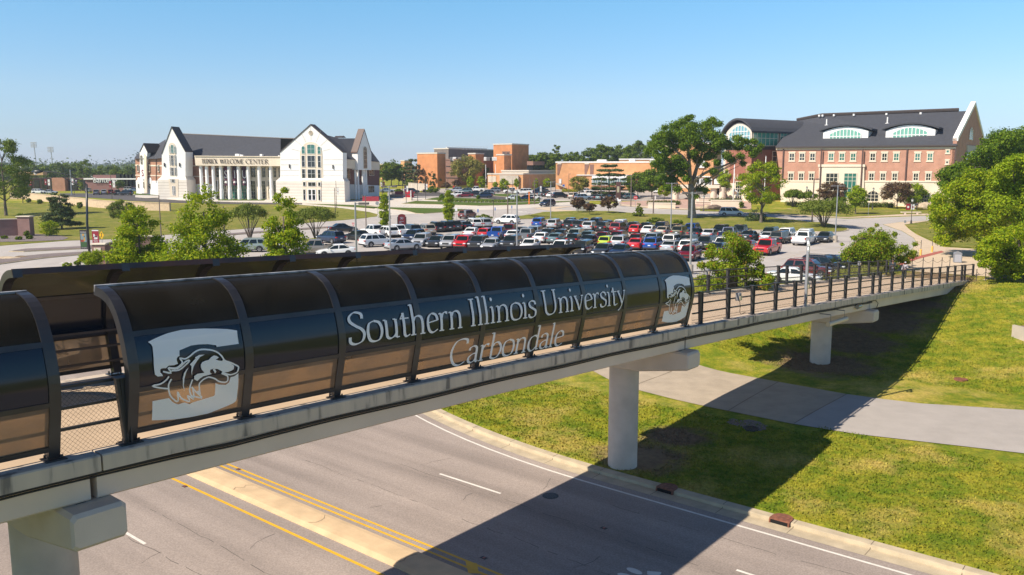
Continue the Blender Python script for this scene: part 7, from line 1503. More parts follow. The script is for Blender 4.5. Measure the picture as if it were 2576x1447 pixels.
# bay lines
mb = MB()
for L_, x0, x1 in ((L2, 8, 62), (L4, -14, 48)):
    n = math.sqrt(1+L_[1]**2); off = 2.8; x = x0
    while x < x1:
        yc = L_[0] + L_[1]*x + off*n; hv = math.atan2(yc, x) + d2(-16); dx, dy = math.cos(hv), math.sin(hv); px_, py_ = -dy*0.05, dx*0.05
        mb.quad(*[(a, b, gz(a, b)+0.02) for a, b in ((x-dx*5.2-px_, yc-dy*5.2-py_), (x+dx*5.2-px_, yc+dy*5.2-py_), (x+dx*5.2+px_, yc+dy*5.2+py_), (x-dx*5.2+px_, yc-dy*5.2+py_))]); x += 2.75
tag(obj('bay_lines', mb, MATS['faded paint']), kind='structure')
# ------------------------------------------------------------------ trees and shrubs
LV = {}
def LM(n, *cols, tr=0.3): LV[n] = leaf_mat('leaves ' + n, list(cols), tr)
LM('bright', (0.11,0.20,0.004), (0.25,0.36,0.006), (0.40,0.45,0.012), (0.15,0.26,0.005), (0.50,0.48,0.03), tr=0.40)
LM('lime', (0.13,0.23,0.005), (0.24,0.34,0.008), (0.34,0.40,0.015), (0.17,0.27,0.006))
LM('mid', (0.07,0.13,0.010), (0.13,0.20,0.015), (0.20,0.25,0.022), (0.09,0.15,0.012))
LM('oak', (0.055,0.12,0.006), (0.11,0.19,0.010), (0.20,0.28,0.018), (0.07,0.14,0.008), tr=0.35)
LM('dull', (0.09,0.14,0.015), (0.15,0.20,0.025), (0.22,0.25,0.04), (0.11,0.16,0.02))
LM('pine', (0.04,0.075,0.022), (0.075,0.11,0.03), (0.12,0.15,0.045), (0.05,0.085,0.025), tr=0.15)
LM('purple', (0.09,0.045,0.03), (0.14,0.075,0.045), (0.18,0.13,0.05), (0.07,0.04,0.03))
LM('brownish', (0.14,0.10,0.06), (0.20,0.15,0.08), (0.11,0.10,0.05), (0.16,0.12,0.07))
LM('red_tipped', (0.10,0.18,0.006), (0.22,0.32,0.01), (0.34,0.40,0.02), (0.12,0.21,0.01), (0.28,0.36,0.015), (0.16,0.26,0.01), (0.24,0.33,0.02), (0.42,0.17,0.06), tr=0.35)
LM('golden', (0.30,0.30,0.02), (0.42,0.38,0.03), (0.20,0.24,0.02))
LM('yellowing', (0.17,0.20,0.03), (0.27,0.25,0.05), (0.34,0.27,0.07), (0.12,0.17,0.025))
LM('far', (0.07,0.12,0.020), (0.12,0.18,0.025), (0.16,0.21,0.035), (0.08,0.13,0.02), tr=0.25)
LM('farther', (0.06,0.095,0.045), (0.08,0.12,0.05), (0.10,0.14,0.06), tr=0.2)
BARK = mat('bark', (0.15, 0.12, 0.095), 0.95, var=0.35, scale=6, detail=6, bump=0.5, bscale=20)
BARKP = mat('pale bark', (0.30, 0.245, 0.19), 0.95, var=0.3, scale=3, detail=8, bump=0.5, bscale=12)
def leaf_mesh(name, cen, rc, n, size, m, flat=0.65, up=0.3, rng=None, core=0.0):
    rng = rng or RNG; rc = np.asarray(rc, float)*1.5; cen = np.asarray(cen, float); rc = np.broadcast_to(np.asarray(rc, float), (len(cen),))
    w = rc**2; k = rng.choice(len(cen), size=n, p=w/w.sum()); o = rng.normal(size=(n, 3)); o /= np.linalg.norm(o, axis=1, keepdims=True)
    rad = rng.uniform(0.15, 1.0, n)**0.5 * (1 + 0.22*rng.normal(size=n)); off = o*rad[:, None]; off[:, 2] *= flat
    p = cen[k] + off*rc[k][:, None]
    nr = o*0.9 + rng.normal(size=(n, 3))*0.55; nr[:, 2] += up; nr /= np.linalg.norm(nr, axis=1, keepdims=True)
    t = np.cross(nr, rng.normal(size=(n, 3))); t /= np.linalg.norm(t, axis=1, keepdims=True)+1e-9; b = np.cross(nr, t)
    s = size*rng.uniform(0.6, 1.25, n)[:, None]; a1 = rng.uniform(0.5, 0.95, n)[:, None]
    v = np.stack([p - t*s, p - b*s*a1*0.8 + t*s*0.1, p + t*s, p + b*s*a1*0.8 - t*s*0.1], 1).reshape(-1, 3)
    me = bpy.data.meshes.new(name); me.vertices.add(4*n); me.vertices.foreach_set('co', v.ravel()); me.loops.add(4*n); me.polygons.add(n)
    me.polygons.foreach_set('loop_start', np.arange(0, 4*n, 4)); me.loops.foreach_set('vertex_index', np.arange(4*n)); me.update(calc_edges=True); me.materials.append(m); return me
def crown_pts(shape, H, W, h0, M, rng):
    """clump centres for a tree H tall, W wide, crown starting at h0"""
    out = []; rs = []; ch = H - h0
    for i in range(M):
        a = rng.uniform(0, 2*PI)
        if shape == 'cone':
            f = 1 - math.sqrt(rng.uniform(0.0, 1)); f = min(0.97, f*1.02 + 0.0); R_ = W/2*(1-f)**0.55*(0.92 + 0.16*math.sin(f*26+a*0.5)); r = R_*rng.uniform(0.45, 1.0); out.append((r*math.cos(a), r*math.sin(a), h0 + ch*f - 0.10*r)); rs.append(0.045*W + 0.065*W*(1-f))
        elif shape == 'column':
            f = rng.uniform(0, 1); R_ = W/2*min(1, (1.05-f)*2.6)*min(1, 0.6+f*2.5); r = R_*rng.uniform(0.3, 0.8); out.append((r*math.cos(a), r*math.sin(a), h0 + ch*f*0.97)); rs.append(W*0.19)
        elif shape == 'umbrella':
            f = rng.uniform(0, 1)**0.8; r = W/2*rng.uniform(0.1, 0.88)**0.6; z = h0 + ch*(0.25 + 0.60*math.sqrt(max(0, 1-(r/(W/2))**2))*(0.55+0.45*f)); out.append((r*math.cos(a), r*math.sin(a), z)); rs.append(W*0.115)
        elif shape == 'plates':
            lev = int(rng.integers(0, 7))/6; R_ = W/2*(1 - 0.45*abs(lev-0.35)/0.65)*(1 if lev < .95 else .6); r = R_*rng.uniform(0.05, 1.0)**0.5*1.08; out.append((r*math.cos(a)*1.0, r*math.sin(a), h0 + ch*lev*0.93 + rng.uniform(-.02, .02)*ch + 0.02*r)); rs.append(W*0.062)
        elif shape == 'sparse':
            f = rng.uniform(0, 1); R_ = W/2*math.sin(PI*(0.15+0.8*f))**0.6; r = R_*rng.uniform(0.2, 1.0)**0.5; out.append((r*math.cos(a), r*math.sin(a), h0+ch*f)); rs.append(W*0.075)
        else:
            u = rng.uniform(-1, 1); q = math.sqrt(1-u*u); k = rng.uniform(0.35, 0.86)**0.5 if shape != 'bush' else rng.uniform(0.3, 0.8)**0.5
            z = h0 + ch*0.5 + ch*0.5*u*k*(1.0 if shape != 'ovate' else 1.0); w = 1.0 if shape != 'ovate' else (1.15 - 0.45*(u*0.5+0.5))
            out.append((W/2*q*k*math.cos(a)*w, W/2*q*k*math.sin(a)*w, z)); rs.append(min(W, ch)*(0.125 if shape != 'bush' else 0.15))
    return out, rs
TCOUNT = [0]
def build_tree(name, pos, H, W, shape, leaf, label, n=4000, size=0.16, trunk=0.12, h0=None, M=46, bark=None, group=None, cat='tree', stems=1, seed=None, lean=0.0, clumps=None, flat=0.65, crs=1.0):
    TCOUNT[0] += 1; rng = np.random.default_rng(seed if seed is not None else 100 + TCOUNT[0]); h0 = h0 if h0 is not None else H*0.22
    root = empty(name, pos, 0, label, cat, group)
    if clumps is None: cs, rs = crown_pts(shape, H, W, h0, M, rng)
    else: cs, rs = clumps
    rs = [r*crs for r in rs]
    me = leaf_mesh('crown', cs, rs, n, size, LV[leaf], flat=flat, rng=rng); obj('crown', me, None, root)
    if trunk:
        mb = MB(); hs = H*(0.80 if shape in ('cone', 'column', 'plates', 'sparse') else 0.55)
        if stems == 1:
            pts = [(0, 0, -0.3), (0, 0, 0.02*H)] + [(0.03*H*(rng.uniform()-0.5)*f, 0.03*H*(rng.uniform()-0.5)*f, hs*f) for f in (0.2, 0.4, 0.6, 0.8, 1.0)]
            rr = [trunk*1.5, trunk*1.15] + [trunk*(1-0.75*f) for f in (0.2, 0.4, 0.6, 0.8, 1.0)]; mb.tube(pts, rr, 8)
        k = max(5, min(16, len(cs)//3)); order = rng.permutation(len(cs))[:k]
        for i in order:
            c = Vector(cs[i])
            if stems > 1: b = Vector((0.06*rng.normal(), 0.06*rng.normal(), -0.2)); mid = Vector((c.x*0.35, c.y*0.35, h0*0.8)); r0 = trunk*0.75
            else:
                zb = max(h0*0.5, min(hs*0.9, c.z - 0.35*math.hypot(c.x, c.y) - 0.1*H*rng.uniform())); b = Vector((0, 0, zb)); mid = b.lerp(c, 0.5) + Vector((0, 0, 0.03*H if shape != 'plates' else 0)); r0 = trunk*0.42*(1-0.5*zb/H)
            mb.tube([b, b.lerp(mid, 0.6), mid, c], [r0, r0*0.8, r0*0.6, r0*0.2], 5)
        obj('trunk', mb, bark or BARK, root, smooth=True)
    return root
def tree(R_, xc, yt, yb, w, shape, leaf, label, Y=None, name='tree', **k):
    """place by foot (or by distance Y ahead when the foot is hidden), sized by its top and width"""
    px, pyt = R_(xc, yt); sc = R_(1, 0)[0] - R_(0, 0)[0]
    if Y is None: g = G(px, R_(xc, yb)[1]); pos = g
    else: q = at(px, 600, Y); pos = Vector((q.x, q.y, gz(q.x, q.y)))
    d = math.hypot(pos.x, pos.y); ztop = at(px, pyt, pos.y).z; H = max(0.5, ztop - pos.z); W = w*sc*pos.y/FPX*1.03
    rp = pos.y/840.0; k.setdefault('size', max(0.09, rp*0.85)); area = W*H
    k.setdefault('n', int(min(15000, max(600, 4.6*area/(k['size']**2))))); k.setdefault('trunk', 0.018*H + 0.02)
    if Y is not None: pass
    return build_tree(name, pos, H, W, shape, leaf, label, **k)
DD = lambda x, y: (x, y)
DS = 'oaks before the arched canopy'
tree(DD, 347, 494, 0, 180, 'cone', 'bright', 'leafy bright green oak at left, just right of the banner lamp post', Y=74, h0=0.8, M=260, n=60000, size=0.115, crs=0.98)
tree(DD, 512, 460, 0, 265, 'cone', 'bright', 'widest bright green oak before the left gable of the white hall', Y=70, h0=0.8, M=340, n=90000, size=0.115, crs=0.92)
tree(DD, 714, 468, 0, 170, 'cone', 'bright', 'narrow bright green oak before the colonnade, nearest the big white gable', Y=70, h0=0.8, M=260, n=56000, size=0.115, crs=0.98)
tree(RH, 570, 20, 455, 370, 'umbrella', 'dull', 'dull green many-stemmed tree between the two bright oaks', stems=3, h0=2.0, M=60)
tree(RH, 1325, 78, 450, 420, 'umbrella', 'dull', 'dull green many-stemmed tree below the big white gable', stems=3, h0=2.2, M=70)
tree(R1, 1090, 780, 1010, 230, 'broad', 'dull', 'dull green small tree behind the leftmost bright oak', h0=1.2)
tree(R1, 55, 255, 920, 440, 'sparse', 'mid', 'tall open crowned tree cut by the left picture edge', h0=4, M=70, n=13000)
tree(R1, 552, 650, 1040, 290, 'cone', 'pine', 'single spreading pine on the left lawn', name='pine_tree', h0=1.0, M=90, n=12000, flat=0.35)
tree(R1, 440, 955, 1104, 150, 'bush', 'bright', 'round bright shrub on the gravel bed right of the brick entry wall', name='shrub', cat='shrub', h0=0.1, trunk=0.03)
for X, yt, yb, w, lab in ((185, 895, 985, 65, 'small cone shrub behind the brick entry wall'), (40, 1098, 1128, 65, 'low dark shrub at the foot of the entry wall, leftmost'), (170, 1105, 1138, 65, 'low dark shrub in the gravel before the entry wall'), (245, 1055, 1105, 50, 'upright dark shrub beside the entry pillar'), (262, 1095, 1132, 60, 'low shrub just below the upright one by the pillar'),
        (255, 765, 802, 40, 'sprig in mulch left of the lawn pine'), (355, 775, 815, 40, 'sprig in mulch just left of the lawn pine top'), (710, 795, 855, 45, 'sprig in mulch right of the lawn pine'), (690, 1318, 1362, 62, 'small dark shrub left of the leafy sign shrub'), (600, 1352, 1380, 85, 'low shrub touching the canopy top, left of the sign')):
    tree(R1, X, yt, yb, w, 'bush', 'mid' if X != 600 else 'bright', lab, name='shrub', cat='shrub', h0=0.05, trunk=0.02, group='shrubs near the entry walls')
tree(R1, 822, 1215, 1375, 205, 'bush', 'bright', 'leafy shrub in front of the brick sign wall', name='shrub', cat='shrub', h0=0.1, trunk=0.03, n=5000)
tree(R3, 265, 838, 1235, 118, 'column', 'bright', 'slim dark column tree left of the red direction sign', name='column_tree', h0=0.2, M=60, n=8000, size=0.12, group='column trees')
tree(R3, 1045, 793, 1165, 122, 'column', 'bright', 'slim column tree left of the brown SUV on the street', name='column_tree', h0=0.2, M=60, n=8000, size=0.13, group='column trees')
tree(R3, 1482, 1075, 1185, 215, 'bush', 'dull', 'large round shrub at the corner of the car park by the white SUV', name='shrub', cat='shrub', h0=0.1, trunk=0.04)
g = 'trees around the campus buildings'
for i, (X, yt, yb, w, sh, lf) in enumerate(((255, 470, 740, 170, 'broad', 'mid'), (350, 425, 735, 210, 'broad', 'mid'), (440, 470, 735, 150, 'broad', 'oak'), (610, 413, 740, 250, 'plates', 'pine'), (668, 485, 760, 135, 'sparse', 'brownish'), (490, 545, 730, 110, 'sparse', 'brownish'), (870, 562, 760, 200, 'plates', 'pine'), (1270, 378, 760, 400, 'broad', 'yellowing'), (1480, 505, 745, 160, 'sparse', 'dull'),
        (570, 660, 750, 110, 'broad', 'mid'), (1135, 665, 760, 90, 'broad', 'purple'), (1015, 690, 785, 110, 'bush', 'purple'), (1310, 618, 805, 90, 'ovate', 'bright'), (1445, 607, 805, 95, 'ovate', 'bright'), (1610, 690, 805, 62, 'ovate', 'bright'), (1720, 655, 822, 125, 'broad', 'bright'), (1865, 648, 800, 62, 'ovate', 'bright'), (1980, 648, 745, 92, 'umbrella', 'dull'), (2100, 650, 790, 60, 'sparse', 'bright'), (2240, 640, 800, 100, 'ovate', 'bright'),
        (2340, 188, 560, 205, 'cone', 'mid'), (2060, 325, 500, 150, 'broad', 'far'), (2175, 312, 500, 170, 'broad', 'far'), (2280, 345, 500, 120, 'broad', 'far'), (2505, 335, 500, 190, 'broad', 'far'), (2230, 500, 570, 90, 'broad', 'mid'))):
    labs = ['round dark tree just right of the white hall', 'tallest round tree between the white hall and the brick tower', 'dark tree left of the spreading pine', 'big spreading pine left of the first orange tower', 'bare brownish tree before the first orange tower', 'thin brown tree among the dark ones left', 'flat layered pine before the first orange tower', 'big yellow-green sycamore before the brick towers', 'thin dull tree right of the sycamore',
            'small round tree behind the red sculpture', 'small purple tree left of the sycamore foot', 'dark purple shrub below the first tower', 'young upright tree before the sycamore, left one', 'young upright tree before the sycamore, right one', 'slim young tree before the concrete hall windows', 'round young tree before the concrete hall', 'slim young tree right of the concrete panel', 'small flat topped tree before the brown brick wall', 'very thin young tree right of the flat topped one', 'young upright tree before the stair of the wide hall',
            'tall pointed tree right of the tallest brick tower', 'far pale tree behind the dark glass wing', 'far pale tree left of the tall pointed tree', 'far tree just behind the tall pointed one', 'far tree right of the tall pointed tree', 'low tree right of the dark glass wing']
    Yd = None if yb > 700 else 345
    tree(R3, X, yt, yb, w, sh, lf, labs[i], Y=Yd, group=g, h0=None if sh not in ('ovate', 'plates') else 1.2, M=40)
for X, yt, yb, w, lab in ((430, 775, 822, 100, 'low green shrub before the low concrete wall'), (850, 735, 825, 160, 'broad dull shrub left of the campus street'), (962, 838, 918, 55, 'small conifer on the mown strip left of the column tree'), (1400, 850, 900, 40, 'thin sapling on the mown strip'), (1880, 855, 925, 55, 'small tree before the campus cars'), (1110, 655, 700, 50, 'little shrub by the lamp masts')):
    tree(R3, X, yt, yb, w, 'bush', 'mid' if X < 900 or X > 1200 else 'oak', lab, name='shrub', cat='shrub', h0=0.1, trunk=0.03, group='campus shrubs')
for i, (X, yt, w) in enumerate(((330, 440, 130), (250, 430, 140), (420, 440, 140), (570, 440, 150), (690, 420, 160), (810, 400, 160), (910, 375, 150), (1110, 380, 170), (1230, 360, 160), (500, 455, 170), (620, 485, 160), (745, 385, 160), (860, 352, 170), (960, 365, 160), (1060, 362, 170), (1170, 352, 180), (1290, 318, 190), (1410, 300, 190), (1520, 320, 180), (1640, 350, 180), (60, 450, 130), (160, 440, 130))):
    tree(R4, X, yt, 0, w, 'broad', 'far' if i % 3 else 'mid', 'one of the round dark trees in the line behind the wide orange brick hall', Y=335 + (i % 3)*14, group='tree line behind the wide brick hall', M=34)
tree(R4, 620, 722, 992, 215, 'broad', 'yellowing', 'yellowing tree at the left end of the wide brick hall car lot', h0=2.0)
tree(R4, 960, 588, 985, 400, 'plates', 'pine', 'large layered pine before the white windows of the wide brick hall', name='pine_tree', h0=1.5, M=110, n=13000, flat=0.3)
tree(R4, 1290, 685, 965, 300, 'broad', 'mid', 'dense green tree left of the big oak', h0=1.0, n=9000)
tree(R4, 1450, 655, 990, 260, 'broad', 'oak', 'dark green tree touching the left side of the big oak', h0=2.0, n=8000)
tree(R4, 1590, 835, 1022, 145, 'broad', 'bright', 'small bright tree in the stone planter', h0=1.5)
for X, yt, yb, w, lab in ((605, 968, 1150, 165, 'leftmost of the three small purple leaved trees on the lawn'), (740, 1035, 1176, 150, 'middle and lowest of the three small purple leaved trees'), (955, 962, 1157, 210, 'rightmost and largest of the three small purple leaved trees')):
    tree(R4, X, yt, yb, w, 'broad', 'purple', lab, name='purple_tree', h0=1.0, group='purple trees on the lawn', n=2600, trunk=0.06)
tree(R4, 1300, 1036, 1197, 125, 'cone', 'dull', 'young spruce on the lawn left of the big oak', name='spruce', h0=0.1, n=3000)
for X, yt, yb, w, lab in ((1485, 1200, 1268, 215, 'wide clipped shrub at the lawn edge left of the oak trunk'), (1750, 1225, 1290, 125, 'smaller clipped shrub just left of the oak trunk'), (2285, 1028, 1086, 42, 'little cone conifer left of the white flagpole foot'), (2475, 1018, 1096, 44, 'little cone conifer right of the white flagpole foot')):
    tree(R4, X, yt, yb, w, 'bush', 'mid', lab, name='shrub', cat='shrub', h0=0.05, trunk=0.03, group='lawn shrubs')
tree(R4, 2330, 650, 1000, 240, 'broad', 'lime', 'bright green tree behind the white flagpole', h0=2.5, n=5000)
tree(R4, 2242, 868, 1000, 105, 'broad', 'brownish', 'small brownish tree right of the canopy column', h0=1.0)
def hedge(name, label, R_, x0, x1, yt, yb, dep, lf='golden', n=2600):
    P0, P1 = G(*R_(x0, yb)), G(*R_(x1, yb)); L = (P1-P0).length; H = max(0.5, at(R_((x0+x1)/2, yt)[0], R_(0, yt)[1], (P0.y+P1.y)/2).z - P0.z); e = empty(name, P0, 0, label, 'hedge')
    cs = []; rs = []; k = max(3, int(L/0.9))
    for i in range(k+1):
        for j in range(max(1, int(dep/0.9))): q = P0.lerp(P1, i/k) - P0; cs.append((q.x, q.y+0.5+j*0.9, q.z + H*0.55)); rs.append(min(0.75, H*0.55))
    obj('foliage', leaf_mesh('foliage', cs, rs, n, 0.16, LV[lf] if lf != 'hedge' else HEDGE, flat=0.9), None, e)
hedge('hedge', 'clipped yellow-green hedge in the planter left of the oak trunk', R4, 1435, 1760, 1020, 1062, 3, 'hedge')
hedge('hedge', 'clipped yellow-green hedge in the planter behind the white minivan', R4, 2155, 2465, 993, 1040, 3, 'hedge')
hedge('hedge', 'low green hedge along the base of the pink brick hall, left part', R5, 700, 1150, 852, 884, 1.5, 'hedge')
hedge('hedge', 'low green hedge along the base of the pink brick hall, middle part', R5, 1300, 1530, 862, 896, 1.5, 'hedge')
hedge('hedge', 'low green hedge along the base of the pink brick hall, right part', R5, 1780, 1850, 872, 905, 1.5, 'hedge')
for x0, x1, yt, yb, lab in ((1940, 2130, 775, 802, 'golden shrub bed before the low concrete hall'), (2440, 2570, 782, 812, 'golden shrub bed at the foot of the wide brick hall'), (430, 560, 805, 820, 'golden flower bed beside the campus street, left'), (640, 780, 805, 822, 'golden flower bed behind the red sculpture')):
    hedge('flower_bed', lab, R3, x0, x1, yt, yb, 2, 'golden', 1200)
hedge('flower_bed', 'golden flower bed before the white windows of the wide hall', R4, 440, 760, 888, 915, 2, 'golden', 1500)
tree(R5, 485, 545, 1020, 350, 'sparse', 'bright', 'tall open bright green tree before the glass corner of the brick hall', h0=4.0, M=80, n=12000, trunk=0.28)
tree(R5, 445, 895, 1003, 190, 'cone', 'pine', 'low dark evergreen at the foot of the tall open tree', name='evergreen', h0=0.1)
for i, (X, yt, yb, w, sh, lf, lab) in enumerate(((735, 742, 892, 150, 'umbrella', 'mid', 'small flat tree before the left windows of the brick hall'), (850, 765, 890, 140, 'umbrella', 'mid', 'small flat tree before the left arched window'), (1045, 692, 885, 215, 'broad', 'purple', 'purple leaved tree before the limestone portal'), (1105, 810, 895, 120, 'broad', 'mid', 'small round tree below the purple tree'),
        (1235, 718, 948, 150, 'ovate', 'lime', 'young bright green tree before the tall green window'), (1565, 688, 905, 225, 'broad', 'purple', 'purple leaved tree at the right part of the brick hall'), (1690, 698, 895, 205, 'broad', 'lime', 'bright lime tree right of the purple leaved tree'))):
    tree(R5, X, yt, yb, w, sh, lf, lab, group='trees before the brick hall', h0=1.2, stems=3 if sh == 'umbrella' else 1, n=5000)
tree(R5, 985, 838, 1056, 375, 'umbrella', 'dull', 'wide flat crowned tree at the tip of the car park lawn', stems=4, h0=2.3, M=90, n=11000, trunk=0.16)
# the big oak: clumps where its boughs carry them
def boughs(name, label, R_, foot, cl, leaf, n, size, dr, bark, forks, trunk, Y=None, spread=1.0, seed=5, fat=1.0):
    px, py = R_(*foot); p = G(px, py) if Y is None else Vector((*at(px, 600, Y).xy, gz(*at(px, 600, Y).xy))); rng = np.random.default_rng(seed); sc = (R_(1, 0)[0]-R_(0, 0)[0])*p.y/FPX
    root = empty(name, p, 0, label, 'tree'); cs = []; rs = []
    for X, Y_, r in cl:
        for k in range(3):
            dy = rng.uniform(-dr, dr); q = at(*R_(X + rng.uniform(-.35, .35)*r, Y_ + rng.uniform(-.3, .3)*r), p.y + dy); cs.append(tuple(q - p)); rs.append(r*sc*rng.uniform(0.42, 0.72)*fat)
    obj('crown', leaf_mesh('crown', cs, rs, n, size, LV[leaf], flat=0.75, rng=rng), None, root)
    mb = MB(); 
    for pts, rr in trunk:
        P = []
        for (X, Y_, dd) in pts: q = at(*R_(X, Y_), p.y + dd); P.append(q - p)
        mb.tube(P, rr, 10)
    for i in rng.permutation(len(cs))[:forks]:
        c = Vector(cs[i]); base = Vector((0.0, 0.0, max(c.z*0.45, 2.0))); mid = base.lerp(c, 0.5) + Vector((0, 0, 0.5)); mb.tube([base, mid, c], [0.16, 0.10, 0.03], 5)
    obj('trunk', mb, bark, root, smooth=True); return root
OC = [(1860,60,60),(1900,40,40),(1800,120,70),(1720,170,85),(1590,175,40),(2150,100,60),(2060,160,90),(1900,170,95),(2215,140,55),(1575,270,80),(1490,295,55),(1650,280,100),(1770,270,110),(1930,290,115),(2130,260,100),(2260,300,80),(1450,370,65),(1540,385,90),(1660,400,100),(1830,400,100),
      (2020,390,90),(2190,390,95),(2320,370,75),(1400,440,55),(1480,480,55),(1600,500,60),(2420,300,60),(2450,380,65),(2510,320,55),(2560,400,60),(2620,330,50),(2600,470,60),(2660,430,45),(2470,500,60),(2380,540,60),(2300,500,60),(2200,570,55),(2500,580,40),(2700,380,35),(1590,640,70),(1680,670,80),(1780,680,80),(1570,740,60),(1700,780,75),(1840,610,60),(1860,760,55),
      (2000,870,50),(2060,900,50),(1760,880,60),(1960,960,40),(1800,560,60),(2100,500,70),(2150,680,50),(2080,780,45),(1640,860,50),(1500,600,55),(1620,590,80),(1700,610,80),(1780,590,65),(1980,560,60),(1560,540,70),(1720,530,80),(1940,480,80),(2060,590,50),(1640,780,70)]
boughs('oak_tree', 'huge dark green oak with thick pale trunk, tallest tree in the picture', R4, (1912, 1212), OC, 'oak', 70000, 0.19, 5.0, BARKP, 16,
    [([(1912,1235,0),(1914,1195,0),(1908,1120,0),(1905,1000,0),(1902,900,0),(1905,820,0)], [1.25,0.95,0.78,0.72,0.70,0.62]),
     ([(1905,840,0),(1890,740,-0.5),(1870,600,-1),(1800,500,-2),(1700,420,-2),(1600,380,-2)], [0.50,0.42,0.36,0.26,0.16,0.08]),
     ([(1908,830,0),(1935,740,0.5),(1960,650,0.5),(2000,560,1),(2040,400,1),(2080,220,1)], [0.55,0.45,0.36,0.30,0.20,0.07]),
     ([(1915,850,0),(1960,760,-1),(2050,700,-1.5),(2150,650,-2),(2230,630,-2),(2400,560,-2),(2540,460,-2)], [0.42,0.34,0.28,0.24,0.22,0.14,0.06]),
     ([(1890,700,-0.5),(1880,560,0),(1860,400,1),(1870,250,1),(1870,90,1)], [0.34,0.28,0.22,0.15,0.05]),
     ([(1960,650,0.5),(2050,520,2),(2150,380,2),(2230,200,2)], [0.28,0.22,0.15,0.05]), ([(1870,600,-1),(1760,640,-2),(1660,690,-3)], [0.2,0.14,0.06])])
# trees at the right picture edge
boughs('edge_tree', 'big dark tree behind the bright one at the right picture edge', R5, (2330, 1000), [(2380,340,70),(2440,330,80),(2520,330,70),(2600,320,80),(2300,380,60),(2350,420,90),(2450,420,110),(2560,420,100),(2250,440,60),(2180,500,60),(2270,520,100),(2390,530,110),(2520,540,110),(2650,450,120),(2050,560,55),(2120,590,70),(2000,600,60),(1960,640,70),(2080,660,80),(2200,640,90),(1930,700,50),(2650,600,120),(2330,650,100),(1990,720,70),(2080,760,80),(2300,760,100),(2450,650,100),(2600,720,100)], 'oak', 38000, 0.19, 5.5, BARK, 14,
    [([(2330,1000,0),(2335,800,0),(2340,600,0),(2400,450,0)], [0.5,0.4,0.3,0.12])], Y=128, seed=6, fat=1.05)
boughs('edge_tree', 'big bright yellow-green tree at right, above the litter bin', R5, (2260, 1180), [(2140,640,60),(2230,640,70),(2330,650,60),(2060,720,70),(2180,740,90),(2290,740,80),(1960,760,60),(2060,820,90),(2180,860,100),(1900,830,60),(1950,900,80),(1880,960,60),(2030,940,90),(1900,1040,70),(2000,1040,80),(2120,980,90),(2220,980,80),(1940,1130,60),(2010,1130,50),(2100,1090,80),(2200,1080,80),(1960,1180,40),(1850,890,40),(2290,880,80),(2260,1130,60),(2060,1010,90),(2150,930,90),(2260,1010,90),(2300,960,80),(2320,1080,80)], 'bright', 52000, 0.135, 4.0, BARK, 14,
    [([(2300,1260,0),(2270,1150,0),(2200,1000,0),(2150,850,0),(2150,720,0)], [0.35,0.3,0.25,0.18,0.08])], Y=100, seed=7, fat=1.05)
boughs('edge_tree', 'bright green tree cut by the right picture edge, middle height', R5, (2500, 1150), [(2480,540,70),(2560,520,80),(2420,600,80),(2520,640,100),(2640,600,120),(2380,700,80),(2480,760,110),(2600,800,120),(2400,860,100),(2500,950,110),(2350,980,70),(2620,980,120),(2420,1060,80),(2700,760,120),(2330,800,70),(2320,900,60),(2560,1080,80)], 'lime', 46000, 0.14, 4.0, BARK, 14,
    [([(2520,1260,0),(2510,1100,0),(2500,900,0),(2500,700,0)], [0.35,0.3,0.22,0.1])], Y=96, seed=8, fat=1.05)
boughs('edge_tree', 'nearest leafy tree at the right edge with low hanging boughs', R5, (2560, 1380), [(2300,1160,70),(2400,1120,80),(2500,1100,90),(2600,1100,110),(2250,1230,60),(2340,1260,90),(2450,1230,100),(2570,1240,110),(2290,1330,60),(2390,1360,80),(2480,1370,80),(2580,1380,90),(2210,1290,35),(2650,1330,100),(2230,1350,40),(2350,1420,40),(2520,1440,50),(2700,1200,120)], 'bright', 44000, 0.11, 3.2, BARK, 12,
    [([(2640,1500,0),(2620,1350,0),(2600,1200,0)], [0.3,0.25,0.12])], Y=78, seed=9, fat=1.05)
boughs('leafy_tree', 'orange tipped leafy tree behind the railing right of the canopy end', DD, (1845, 750), [(1838,590,16),(1845,612,22),(1870,625,24),(1820,640,22),(1855,650,30),(1890,650,24),(1795,665,20),(1825,680,30),(1860,690,34),(1900,690,22),(1785,640,15),(1775,700,20),(1800,715,28),(1845,730,32),(1890,725,26),(1765,670,14),(1910,670,14),(1935,700,16),(1920,720,18),(1780,740,20),(1820,755,26),(1790,622,12)], 'red_tipped', 30000, 0.08, 1.6, BARK, 12,
    [([(1845,800,0),(1845,760,0),(1845,700,0),(1842,620,0)], [0.16,0.13,0.09,0.03])], Y=58, seed=10)
boughs('leafy_shrub', 'broad reddish tipped shrub tree behind the railing, left of the two walkers', DD, (2212, 690), [(2190,580,12),(2180,600,22),(2215,595,22),(2160,620,22),(2200,620,28),(2235,612,22),(2140,635,18),(2175,640,28),(2215,642,30),(2250,632,22),(2275,625,16),(2125,645,12),(2155,655,22),(2190,660,26),(2230,660,26),(2265,650,18),(2292,640,14),(2300,615,9),(2118,615,6),(2205,566,7),(2150,600,9),(2250,590,9),(2280,655,12),(2125,665,9)], 'red_tipped', 34000, 0.09, 2.2, BARK, 4,
    [([(2212+dx*0.3,705,0),(2212+dx*0.8,680,0.2*dx/10),(2212+dx*1.8,645,0.4*dx/10)], [0.07,0.06,0.03]) for dx in (-26,-15,-5,6,16,27)], Y=86, seed=11)
